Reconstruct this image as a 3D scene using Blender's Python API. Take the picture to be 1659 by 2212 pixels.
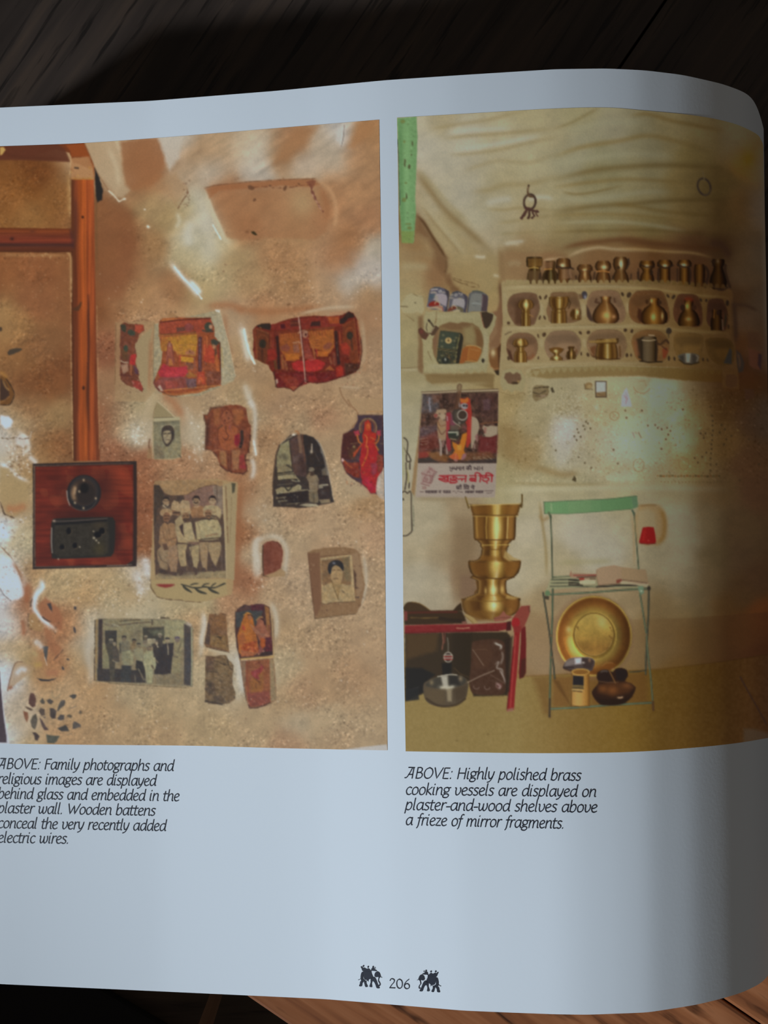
import bpy, math, random
import numpy as np
from mathutils import Vector, Matrix
from mathutils.geometry import tessellate_polygon

for o in list(bpy.data.objects): bpy.data.objects.remove(o, do_unlink=True)
scene = bpy.context.scene
COL = scene.collection
CAM_Z = 1.10                       # the camera looks straight down from here; the table top is at 0.75

# ---------------------------------------------------------------- camera
cam_data = bpy.data.cameras.new('camera'); cam = bpy.data.objects.new('camera', cam_data); COL.objects.link(cam)
cam.location = (0, 0, CAM_Z); cam.rotation_euler = (0, 0, 0)
cam_data.sensor_fit = 'AUTO'; cam_data.sensor_width = 36.0; cam_data.lens = 36.0*2125.0/2212.0
cam_data.clip_start = 0.01; cam_data.clip_end = 20
scene.camera = cam

# ---------------------------------------------------------------- light: one cool window low on the left, an added weak fill on the right, dim room light all round
world = bpy.data.worlds.new('room'); scene.world = world; world.use_nodes = True
bg = world.node_tree.nodes['Background']; bg.inputs[0].default_value = (1.0, 0.95, 0.88, 1); bg.inputs[1].default_value = 0.066
win = bpy.data.lights.new('window_daylight', 'AREA'); win.shape = 'RECTANGLE'; win.size = 0.548; win.size_y = 0.084
win.spread = 0.177; win.energy = 0.385; win.color = (0.82, 0.99, 1.18)
wo = bpy.data.objects.new('window_daylight', win); COL.objects.link(wo)
wo.location = (-1.416, -0.996, CAM_Z+0.443)
wo.rotation_euler = (Vector((-0.038, -0.029, CAM_Z-0.30))-wo.location).to_track_quat('-Z', 'Y').to_euler()

far = bpy.data.lights.new('gutter_fill_light', 'AREA'); far.shape = 'RECTANGLE'; far.size = 0.6; far.size_y = 0.5; far.spread = 0.5; far.energy = 0.045; far.color = (0.9, 1.0, 1.12)  # added fill, no real window: brightens the dark page slope by the gutter
fo = bpy.data.objects.new('gutter_fill_light', far); COL.objects.link(fo); fo.location = (1.55, -1.15, CAM_Z+0.12)
fo.rotation_euler = (Vector((0.10, -0.16, CAM_Z-0.30))-fo.location).to_track_quat('-Z', 'Y').to_euler()

vs = scene.view_settings
scene.display_settings.display_device = 'sRGB'
vs.view_transform = 'Standard'; vs.look = 'None'; vs.gamma = 1.0; vs.use_curve_mapping = False; vs.exposure = 0.0

# ---------------------------------------------------------------- helpers
def link(name, me, parent=None, mat=None):
    o = bpy.data.objects.new(name, me); COL.objects.link(o)
    if parent: o.parent = parent
    if mat: me.materials.append(mat)
    return o
def thing(name, label, cat, loc=(0, 0, 0)):
    o = bpy.data.objects.new(name, None); COL.objects.link(o); o.empty_display_size = .05; o.location = loc
    o['label'] = label; o['category'] = cat
    return o
def mesh_from(name, V, F):
    me = bpy.data.meshes.new(name); me.from_pydata([tuple(v) for v in V], [], [tuple(f) for f in F]); me.update(); return me
def fast_mesh(name, V, Q):
    """large quad meshes straight from arrays"""
    me = bpy.data.meshes.new(name); V = np.asarray(V, np.float32); Q = np.asarray(Q, np.int32); n = len(Q)
    me.vertices.add(len(V)); me.vertices.foreach_set('co', V.ravel())
    me.loops.add(n*4); me.loops.foreach_set('vertex_index', Q.ravel())
    me.polygons.add(n); me.polygons.foreach_set('loop_start', np.arange(n, dtype=np.int32)*4)
    try: me.polygons.foreach_set('loop_total', np.full(n, 4, np.int32))
    except Exception: pass
    me.update(calc_edges=True); me.validate(); return me
def box_mesh(name, x0, y0, z0, x1, y1, z1, bevel=0):
    import bmesh
    bm = bmesh.new(); r = bmesh.ops.create_cube(bm, size=1)
    for v in r['verts']: v.co = ((x0+x1)/2+v.co.x*(x1-x0), (y0+y1)/2+v.co.y*(y1-y0), (z0+z1)/2+v.co.z*(z1-z0))
    if bevel: bmesh.ops.bevel(bm, geom=bm.edges[:], offset=bevel, segments=2, affect='EDGES', profile=.6)
    me = bpy.data.meshes.new(name); bm.to_mesh(me); bm.free(); return me
def mat(name, color, rough=.5, spec=.3):
    m = bpy.data.materials.new(name); m.use_nodes = True; b = m.node_tree.nodes['Principled BSDF']
    b.inputs['Base Color'].default_value = (*color, 1); b.inputs['Roughness'].default_value = rough; b.inputs['Specular IOR Level'].default_value = spec
    return m
def wood(name, dark, base, light, grain, scale=1.0, rough=.35, pores=.5, spec=.35):
    """boards whose grain runs along the object's own X axis"""
    m = mat(name, base, rough, spec); nt = m.node_tree; N = nt.nodes; L = nt.links; b = N['Principled BSDF']
    tc = N.new('ShaderNodeTexCoord'); mp = N.new('ShaderNodeMapping'); L.new(tc.outputs['Object'], mp.inputs[0]); mp.inputs['Scale'].default_value = (6*scale, 90*scale, 40)
    n1 = N.new('ShaderNodeTexNoise'); n1.inputs['Scale'].default_value = 1.0; n1.inputs['Detail'].default_value = 5; n1.inputs['Distortion'].default_value = .6; L.new(mp.outputs[0], n1.inputs['Vector'])
    r1 = N.new('ShaderNodeValToRGB'); e = r1.color_ramp.elements; e[0].position = .3; e[0].color = (*dark, 1); e[1].position = .72; e[1].color = (*light, 1); k = e.new(.5); k.color = (*base, 1); L.new(n1.outputs['Fac'], r1.inputs[0])
    mp2 = N.new('ShaderNodeMapping'); L.new(tc.outputs['Object'], mp2.inputs[0]); mp2.inputs['Scale'].default_value = (grain[0], grain[1], 60)
    n2 = N.new('ShaderNodeTexNoise'); n2.inputs['Scale'].default_value = 1.0; n2.inputs['Detail'].default_value = 3; n2.inputs['Distortion'].default_value = .35; L.new(mp2.outputs[0], n2.inputs['Vector'])
    r2 = N.new('ShaderNodeValToRGB'); e = r2.color_ramp.elements; e[0].position = .56; e[0].color = (0, 0, 0, 1); e[1].position = .66; e[1].color = (1, 1, 1, 1); L.new(n2.outputs['Fac'], r2.inputs[0])
    mx = N.new('ShaderNodeMixRGB'); mx.blend_type = 'MIX'; mx.inputs[2].default_value = (dark[0]*.28, dark[1]*.28, dark[2]*.28, 1)
    mu = N.new('ShaderNodeMath'); mu.operation = 'MULTIPLY'; mu.inputs[1].default_value = pores; L.new(r2.outputs[0], mu.inputs[0]); L.new(mu.outputs[0], mx.inputs[0]); L.new(r1.outputs[0], mx.inputs[1])
    n3 = N.new('ShaderNodeTexNoise'); n3.inputs['Scale'].default_value = 14; n3.inputs['Detail'].default_value = 2; L.new(tc.outputs['Object'], n3.inputs['Vector'])
    m2 = N.new('ShaderNodeMixRGB'); m2.blend_type = 'MULTIPLY'; m2.inputs[0].default_value = .55; r3 = N.new('ShaderNodeValToRGB'); e = r3.color_ramp.elements; e[0].position = .3; e[0].color = (.45, .42, .40, 1); e[1].position = .7; e[1].color = (1, 1, 1, 1); L.new(n3.outputs['Fac'], r3.inputs[0]); L.new(mx.outputs[0], m2.inputs[1]); L.new(r3.outputs[0], m2.inputs[2]); L.new(m2.outputs[0], b.inputs['Base Color'])
    bp = N.new('ShaderNodeBump'); bp.inputs['Strength'].default_value = .15; bp.inputs['Distance'].default_value = .0004; inv = N.new('ShaderNodeMath'); inv.operation = 'SUBTRACT'; inv.inputs[0].default_value = 1; L.new(mu.outputs[0], inv.inputs[1]); L.new(inv.outputs[0], bp.inputs['Height']); L.new(bp.outputs[0], b.inputs['Normal'])
    return m

# ---------------------------------------------------------------- setting: floor, mat, chair, table
fl = link('floor', box_mesh('floor', -3, -3, -.05, 3, 3, 0), None, wood('floor_wood', (.07, .046, .032), (.12, .08, .055), (.16, .11, .075), (8, 160), .5, .5, .4)); fl['kind'] = 'structure'
def px(x, y, d): return ((x-829.5)*d/2125.0, -(y-1106.0)*d/2125.0)
a = px(185, 2118, 1.09); b_ = px(420, 2255, 1.09); dx, dy = b_[0]-a[0], b_[1]-a[1]; ln = math.hypot(dx, dy); dx /= ln; dy /= ln
rug = box_mesh('mat', -.9, -1.2, 0, .9, 0, .012, .004)
ro = link('floor_mat', rug, None, mat('black_mat', (.035, .031, .031), .9, .1)); ro.location = ((a[0]+b_[0])/2, (a[1]+b_[1])/2, 0); ro.rotation_euler = (0, 0, math.atan2(dy, dx)); ro['label'] = 'black mat lying on the dark floor left of the chair leg'; ro['category'] = 'mat'
TZ = 0.75
EDGE = math.atan2(-(2212-2147), 620-525.0)      # direction of the table's front edge
tb = thing('table', 'dark wooden table with a browner edge board, under the open book', 'table', (*px(572, 2179.5, CAM_Z-TZ), 0)); tb.rotation_euler = (0, 0, EDGE)
brown = wood('brown_wood', (.20, .062, .024), (.40, .135, .048), (.52, .20, .082), (28, 200), 2.2, .42, .92)
darkw = wood('dark_wood', (.036, .024, .018), (.062, .041, .030), (.10, .062, .040), (26, 330), 1.4, .45, .75)
for k, (y0, y1) in enumerate(((0, .0945), (.0951, .156))):
    o = link('edge_board', box_mesh('edge_board', -.50, y0, TZ-.028, .95, y1, TZ, .0012), tb, brown)
    if k == 0: o['label'] = 'brown edge board'
# the middle boards run across the edge boards
for k in range(7):
    me = box_mesh('top_board', .1566, -.95+k*.207+.0003, TZ-.028, 1.0, -.95+(k+1)*.207-.0003, TZ, .0012)
    o = link('top_board', me, tb, darkw); o.rotation_euler = (0, 0, math.pi/2)
for lx in (-.44, .89):
    for ly in (.07, .94): link('leg', box_mesh('leg', lx-.03, ly-.03, 0, lx+.03, ly+.03, TZ-.028, .004), tb, brown)
# a chair pushed back from the table: only one of its legs is in the picture
lg = px(484, 2100, 1.10)
ch = thing('wooden_chair', 'brown wooden chair of which one leg shows beside the table edge', 'chair', (lg[0], lg[1], 0))
cw = mat('chair_wood', (.46, .25, .15), .5, .3)
def taper(name, x, y, z0, z1, r0, r1):
    V = []; n = 10
    for z, r in ((z0, r0), ((z0+z1)/2, (r0+r1)/2), (z1, r1)): V += [(x+r*math.cos(2*math.pi*i/n), y+r*math.sin(2*math.pi*i/n), z) for i in range(n)]
    F = [(k*n+i, k*n+(i+1) % n, (k+1)*n+(i+1) % n, (k+1)*n+i) for k in range(2) for i in range(n)]+[tuple(range(n))[::-1], tuple(range(2*n, 3*n))]
    return mesh_from(name, V, F)
for x, y in ((0, 0), (-.36, 0), (0, -.36), (-.36, -.36)): link('leg', taper('leg', x, y, 0, .43, .0062, .0105), ch, cw)
link('seat', box_mesh('seat', -.40, -.40, .43, .04, .04, .455, .008), ch, cw)
for x in (-.36, 0): link('back_post', taper('back_post', x, -.385, .455, .86, .011, .008), ch, cw)
link('back_rail', box_mesh('back_rail', -.37, -.395, .78, .01, -.375, .85, .004), ch, cw)
# ---------------------------------------------------------------- page surface
FPX, CX, CY, LEAN = 2125.0, 829.5, 1106.0, 0.0132      # lens in pixels of the 1659x2212 frame, centre, lean of the spine
PAGE_H = 0.28                                            # printed page height in metres
_T = np.array([(-170,240),(0,232.5),(325,218),(600,196),(830,173.5),(1000,162),(1200,149.5),(1311,148),(1394,152),(1476,162),(1560,181),(1609.5,199),(1637,218.6),(1645.5,238),(1649.6,262)], float)
_B = np.array([(-170,2113),(0,2125.7),(250,2137),(700,2158),(870,2172),(1000,2183),(1100,2187.2),(1200,2191),(1270,2192),(1400,2187),(1504,2170.6),(1560,2157),(1605,2143.7),(1652.6,2120),(1664,2108),(1674,2084)], float)
def _sm(x, y, xx, w):
    """piecewise-linear curve, smoothed"""
    pad = np.arange(xx[0] - 3*w, xx[-1] + 3*w + 1)
    v = np.interp(pad, x, y)
    v[pad < x[0]] = y[0] + (pad[pad < x[0]] - x[0])*(y[1]-y[0])/(x[1]-x[0])
    v[pad > x[-1]] = y[-1] + (pad[pad > x[-1]] - x[-1])*(y[-1]-y[-2])/(x[-1]-x[-2])
    k = np.exp(-np.linspace(-3, 3, 6*w+1)**2/2); k /= k.sum()
    return np.convolve(v, k, 'valid')
_xx = np.arange(-170, 1662.0)
def _rot(P): return P[:, 0] - LEAN*(P[:, 1]-CY), P[:, 1] + LEAN*(P[:, 0]-CX)
_tx, _ty = _rot(_T); _bx, _by = _rot(_B)
_ty = _sm(_tx, _ty, _xx, 14); _by = _sm(_bx, _by, _xx, 14)
_hh = _sm(_xx, _by - _ty, _xx, 16)
_dd = FPX*PAGE_H/_hh
# beyond the crest the sheet dives into the gutter, then the facing page rises out of it
def depth(xr):
    return np.interp(xr, _xx, _dd)
def page_at(x, y, lift=0.0):
    """point of the curved sheet seen at photograph position x, y (arrays)"""
    x = np.asarray(x, float); y = np.asarray(y, float)
    d = depth(x - LEAN*(y-CY)) - lift
    return np.stack([(x-CX)*d/FPX, -(y-CY)*d/FPX, -d], -1)
def from_rot(xr, yr):
    xr = np.asarray(xr, float); yr = np.asarray(yr, float); k = 1/(1+LEAN*LEAN)
    # inverse of x' = x - L(y-CY), y' = y + L(x-CX)
    a, b = xr-CX, yr-CY
    return CX + (a + LEAN*b)*k, CY + (b - LEAN*a)*k
# ---------------------------------------------------------------- ink: drawing tools for what is printed on the page
def lin(c):
    c = np.asarray(c, float)/255.0
    return np.where(c <= .04045, c/12.92, ((np.clip(c, 0, 9)+.055)/1.055)**2.4)
def unlin(v):
    v = np.clip(v, 0, None)
    return 255*np.where(v <= .0031308, v*12.92, 1.055*v**(1/2.4)-.055)
_LX = np.array([0, 300, 700, 848, 1000, 1200, 1311, 1394, 1450, 1520, 1560, 1610, 1660], float)
_LV = np.array([.44, .47, .53, .545, .53, .44, .345, .26, .195, .135, .105, .068, .06])/.58
def level(x, y):
    """how bright white paper stands at a place of the page, relative to its brightest part"""
    x = np.asarray(x, float); y = np.asarray(y, float)
    return np.interp(x, _LX, _LV)*np.interp(y, [230, 800, 1300, 1650, 2100], [.72, .95, 1.04, 1.06, .98])
def ink(x, y, c):
    """a colour as seen at x, y -> the same ink on the brightest part of the paper"""
    return unlin(lin(c)/np.asarray(level(x, y))[..., None])
def _hash(ix, iy, s):
    n = (ix.astype(np.int64)*374761393 + iy.astype(np.int64)*668265263 + s*974634541) & 0x7fffffff
    n = ((n ^ (n >> 13))*1274126177) & 0x7fffffff
    return ((n ^ (n >> 16)) & 0xffff)/65535.0
def vnoise(x, y, s):
    ix = np.floor(x); iy = np.floor(y); fx = x-ix; fy = y-iy
    fx = fx*fx*(3-2*fx); fy = fy*fy*(3-2*fy)
    a = _hash(ix, iy, s); b = _hash(ix+1, iy, s); c = _hash(ix, iy+1, s); d = _hash(ix+1, iy+1, s)
    return (a*(1-fx)+b*fx)*(1-fy) + (c*(1-fx)+d*fx)*fy - .5
def fbm(x, y, sc, octs=3, s=1, ang=0, stretch=1):
    if ang or stretch != 1:
        ca, sa = math.cos(ang), math.sin(ang); x, y = (x*ca + y*sa)/stretch, -x*sa + y*ca
    v = 0; a = 1; t = 0
    for i in range(octs):
        v = v + a*vnoise(x/sc+13.7*i, y/sc+7.1*i, s+i*17); t += a; a *= .55; sc *= .5
    return v/t*2
def crop(x0, y0, s):
    def f(txt):
        a = np.array(txt.split() if isinstance(txt, str) else txt, float).reshape(-1, 2)
        return a/s + (x0, y0)
    f.s = s
    return f
def smooth(P, closed=True, n=6):
    P = np.asarray(P, float); m = len(P); out = []
    for i in range(m if closed else m-1):
        p0, p1, p2, p3 = (P[(i-1) % m], P[i], P[(i+1) % m], P[(i+2) % m]) if closed else (P[max(i-1, 0)], P[i], P[i+1], P[min(i+2, m-1)])
        for k in range(n):
            t = k/n
            out.append(.5*(2*p1+(p2-p0)*t+(2*p0-5*p1+4*p2-p3)*t*t+(3*p1-p0-3*p2+p3)*t**3))
    if not closed: out.append(P[-1])
    return np.array(out)
def seg_dist(P, x, y, closed=True):
    d = np.full(x.shape, 1e9); tt = np.zeros(x.shape); m = len(P)
    for i in range(m if closed else m-1):
        a = P[i]; b = P[(i+1) % m]; vx, vy = b-a; l2 = vx*vx+vy*vy+1e-9
        t = np.clip(((x-a[0])*vx+(y-a[1])*vy)/l2, 0, 1)
        q = (x-a[0]-t*vx)**2+(y-a[1]-t*vy)**2
        tt = np.where(q < d, (i+t)/max(m-1, 1), tt); d = np.minimum(d, q)
    return np.sqrt(d), tt
def inside(P, x, y):
    r = np.zeros(x.shape, bool); m = len(P)
    for i in range(m):
        (ax, ay), (bx, by) = P[i], P[(i+1) % m]
        if ay == by: continue
        c = ((ay > y) != (by > y)) & (x < (bx-ax)*(y-ay)/(by-ay)+ax)
        r ^= c
    return r
def tone(stops, t):
    k = [s[0] for s in stops]; a = np.array([s[1] for s in stops], float)
    return np.stack([np.interp(t, k, a[:, i]) for i in range(3)], -1)
class Print:
    """a printed picture: a fine net of points on the page, each carrying its ink colour"""
    def __init__(s, top, bottom, left, right, g):
        s.names = ['']; s.notes = ['']
        top, bottom, left, right = (np.array(q, float) for q in (top, bottom, left, right))
        nu = int((top[-1, 0]-top[0, 0])/g)+1; nv = int((left[-1, 1]-left[0, 1])/g)+1
        u = np.linspace(0, 1, nu); v = np.linspace(0, 1, nv)
        def par(C, t, ax):
            q = (C[:, ax]-C[0, ax])/(C[-1, ax]-C[0, ax]); return np.stack([np.interp(t, q, C[:, i]) for i in (0, 1)], -1)
        if len(top) > 4: top = smooth(top, False, 8); bottom = smooth(bottom, False, 8)
        Tn, Bn = par(top, u, 0), par(bottom, u, 0); Ln, Rn = par(left, v, 1), par(right, v, 1)
        U, V = u[None, :, None], v[:, None, None]
        G = (1-V)*Tn[None]+V*Bn[None]+(1-U)*Ln[:, None]+U*Rn[:, None] - ((1-U)*(1-V)*Tn[0]+U*(1-V)*Tn[-1]+(1-U)*V*Bn[0]+U*V*Bn[-1])
        s.X, s.Y = G[..., 0], G[..., 1]; s.C = np.zeros(s.X.shape+(3,)); s.id = np.zeros(s.X.shape, np.int16)
    def part(s, name, note=''):
        s.names.append(name); s.notes.append(note); return len(s.names)-1
    def box(s, x0, y0, x1, y1):
        c = np.where((s.X.max(0) >= x0) & (s.X.min(0) <= x1))[0]; r = np.where((s.Y.max(1) >= y0) & (s.Y.min(1) <= y1))[0]
        if not len(c) or not len(r): return None
        return slice(r[0], r[-1]+1), slice(c[0], c[-1]+1)
    def col(s, c, x, y):
        if callable(c): return c(x, y)
        c = np.asarray(c, float)
        if c.ndim == 1: c = ink(x.mean(), y.mean(), c).reshape(1, 1, 3)
        return c
    def put(s, sl, m, c, L=None):
        x, y = s.X[sl], s.Y[sl]; c = s.col(c, x, y)
        s.C[sl] = s.C[sl]*(1-m[..., None])+c*m[..., None]
        if L: s.id[sl] = np.where(m > .5, L, s.id[sl])
    def poly(s, P, c, soft=1.6, rag=0, rs=6, a=1, L=None, sm=0, dx=0, dy=0, grain=0):
        P = np.asarray(P, float)+(dx, dy)
        if sm: P = smooth(P, True, sm)
        e = soft+rag*2+2; sl = s.box(P[:, 0].min()-e, P[:, 1].min()-e, P[:, 0].max()+e, P[:, 1].max()+e)
        if sl is None: return
        x, y = s.X[sl], s.Y[sl]; d, _ = seg_dist(P, x, y); d = np.where(inside(P, x, y), -d, d)
        if rag: d = d + rag*fbm(x, y, rs, 3, int(P[0, 0])+3)
        m = np.clip(.5-d/soft, 0, 1)*a
        cc = s.col(c, x, y)
        if grain: cc = cc + (grain*fbm(x, y, 5, 3, 71))[..., None]
        s.put(sl, m, cc, L)
    def line(s, P, w, c, a=1, soft=1.4, taper=0, L=None, sm=0, rag=0, dx=0, dy=0):
        P = np.asarray(P, float)+(dx, dy)
        if sm: P = smooth(P, False, sm)
        e = w+soft+rag; sl = s.box(P[:, 0].min()-e, P[:, 1].min()-e, P[:, 0].max()+e, P[:, 1].max()+e)
        if sl is None: return
        x, y = s.X[sl], s.Y[sl]; d, t = seg_dist(P, x, y, False)
        if rag: d = d + rag*fbm(x, y, 5, 2, int(P[0, 0]))
        ww = w/2*(1-taper*np.abs(2*t-1)**2)
        s.put(sl, np.clip(.5-(d-ww)/soft, 0, 1)*a, c, L)
    def ring(s, cx, cy, rx, ry, w, c, a=1, rot=0, soft=1.4, L=None, t0=0, t1=360):
        t = np.radians(np.linspace(t0, t1, 40)); r = math.radians(rot)
        px, py = rx*np.cos(t), ry*np.sin(t)
        s.line(np.stack([cx+px*math.cos(r)-py*math.sin(r), cy+px*math.sin(r)+py*math.cos(r)], -1), w, c, a, soft, L=L)
    def ell(s, cx, cy, rx, ry, c, a=1, rot=0, soft=1.5, L=None, rag=0):
        t = np.linspace(0, 2*np.pi, 28)[:-1]; r = math.radians(rot); px, py = rx*np.cos(t), ry*np.sin(t)
        s.poly(np.stack([cx+px*math.cos(r)-py*math.sin(r), cy+px*math.sin(r)+py*math.cos(r)], -1), c, soft, rag, 6, a, L)
    def blob(s, cx, cy, sx, sy, c, a=1, rot=0):
        e = 2.6*max(sx, sy); sl = s.box(cx-e, cy-e, cx+e, cy+e)
        if sl is None: return
        x, y = s.X[sl]-cx, s.Y[sl]-cy; r = math.radians(rot); u = (x*math.cos(r)+y*math.sin(r))/sx; v = (-x*math.sin(r)+y*math.cos(r))/sy
        s.put(sl, np.exp(-(u*u+v*v)*.9)*a, c)
    def wash(s, P, w, c, a=1, sm=5):
        """soft streak along a line"""
        P = smooth(np.asarray(P, float), False, sm); e = 2.2*w
        sl = s.box(P[:, 0].min()-e, P[:, 1].min()-e, P[:, 0].max()+e, P[:, 1].max()+e)
        if sl is None: return
        x, y = s.X[sl], s.Y[sl]; d, t = seg_dist(P, x, y, False)
        s.put(sl, np.exp(-(d/w)**2)*a*np.clip(4*np.minimum(t, 1-t)+.25, 0, 1), c)
    def field(s, pts, sig, warp=0, ws=30, mid=.03):
        pts = np.array(pts, float); st = 5
        x, y = s.X[::st, ::st], s.Y[::st, ::st]
        if warp: x, y = x+warp*fbm(x, y, ws, 3, 5), y+warp*fbm(x, y, ws, 3, 9)
        cc = ink(pts[:, 0], pts[:, 1], pts[:, 2:5])
        n = 0; w = 0
        for (px, py), q in zip(pts[:, :2], cc):
            r2 = ((x-px)**2+(y-py)**2)/(sig*sig); k = np.exp(-r2)+mid*np.exp(-r2/8)+1e-3/(1+r2)**2; n = n+k[..., None]*q; w = w+k
        F = n/w[..., None]; ny, nx = s.X.shape
        ry = np.minimum(np.arange(ny)/st, F.shape[0]-1.001); rx = np.minimum(np.arange(nx)/st, F.shape[1]-1.001)
        iy, ix = ry.astype(int), rx.astype(int); fy, fx = (ry-iy)[:, None, None], (rx-ix)[None, :, None]
        g = lambda a, b: F[np.minimum(iy+a, F.shape[0]-1)][:, np.minimum(ix+b, F.shape[1]-1)]
        s.C[:] = (g(0, 0)*(1-fx)+g(0, 1)*fx)*(1-fy)+(g(1, 0)*(1-fx)+g(1, 1)*fx)*fy
    def tint(s, P, k, soft=12, rag=3, sm=4):
        """a stain or worn patch: the ground colour times k"""
        P = smooth(np.asarray(P, float), True, sm); e = soft+rag*2; sl = s.box(P[:, 0].min()-e, P[:, 1].min()-e, P[:, 0].max()+e, P[:, 1].max()+e)
        x, y = s.X[sl], s.Y[sl]; d, _ = seg_dist(P, x, y); d = np.where(inside(P, x, y), -d, d) + rag*fbm(x, y, 9, 3, int(P[0, 0]))
        m = np.clip(.5-d/soft, 0, 1)[..., None]; s.C[sl] = s.C[sl]*(1+(np.asarray(k)-1)*m)
    def grit(s, amp, sc, seed, sl=None, where=None, ang=.8, octs=2):
        sl = sl or (slice(None), slice(None)); x, y = s.X[sl], s.Y[sl]; dx, dy = 1.6*math.cos(ang), 1.6*math.sin(ang)
        b = fbm(x-dx, y-dy, sc, octs, seed)-fbm(x+dx, y+dy, sc, octs, seed)
        k = amp*b
        if where is not None: k = k*where(x, y)
        s.C[sl] = s.C[sl]*(1+k[..., None])
    def specks(s, n, bx, r, cols, a, seed, dens=None):
        rr = random.Random(seed)
        for i in range(n):
            x = rr.uniform(bx[0], bx[2]); y = rr.uniform(bx[1], bx[3])
            if dens and rr.random() > dens(x, y): continue
            q = rr.uniform(r[0], r[1]); s.blob(x, y, q, q*rr.uniform(.5, 1), cols[rr.randrange(len(cols))], a*rr.uniform(.5, 1), rr.uniform(0, 180))
    def lathe(s, cx, prof, stops, L=None, bands=(), lean=0, cap=None, soft=1.5, bulge=0):
        """a turned vessel drawn from its outline (y, half width); tones run across it"""
        prof = np.array(prof, float); y0, y1 = prof[0, 0], prof[-1, 0]; hw = prof[:, 1].max()
        sl = s.box(cx-hw-3-abs(lean)*(y1-y0), y0-4, cx+hw+3+abs(lean)*(y1-y0), y1+4+bulge)
        x, y = s.X[sl], s.Y[sl]; c0 = cx+lean*(y-y0)
        yb = y - bulge*np.sqrt(np.clip(1-((x-c0)/hw)**2, 0, 1))
        h = np.interp(yb, prof[:, 0], prof[:, 1]); u = (x-c0)/np.maximum(h, .5)
        d = np.maximum(np.abs(x-c0)-h, np.maximum(y0-yb, yb-y1)); m = np.clip(.5-d/soft, 0, 1)
        c = tone(stops, np.clip(u, -1, 1))
        for by, bw, k in bands: c = c*(1+k*np.exp(-((yb-by)/bw)**2))[..., None]
        s.put(sl, m, lambda X, Y: c, L)
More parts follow.
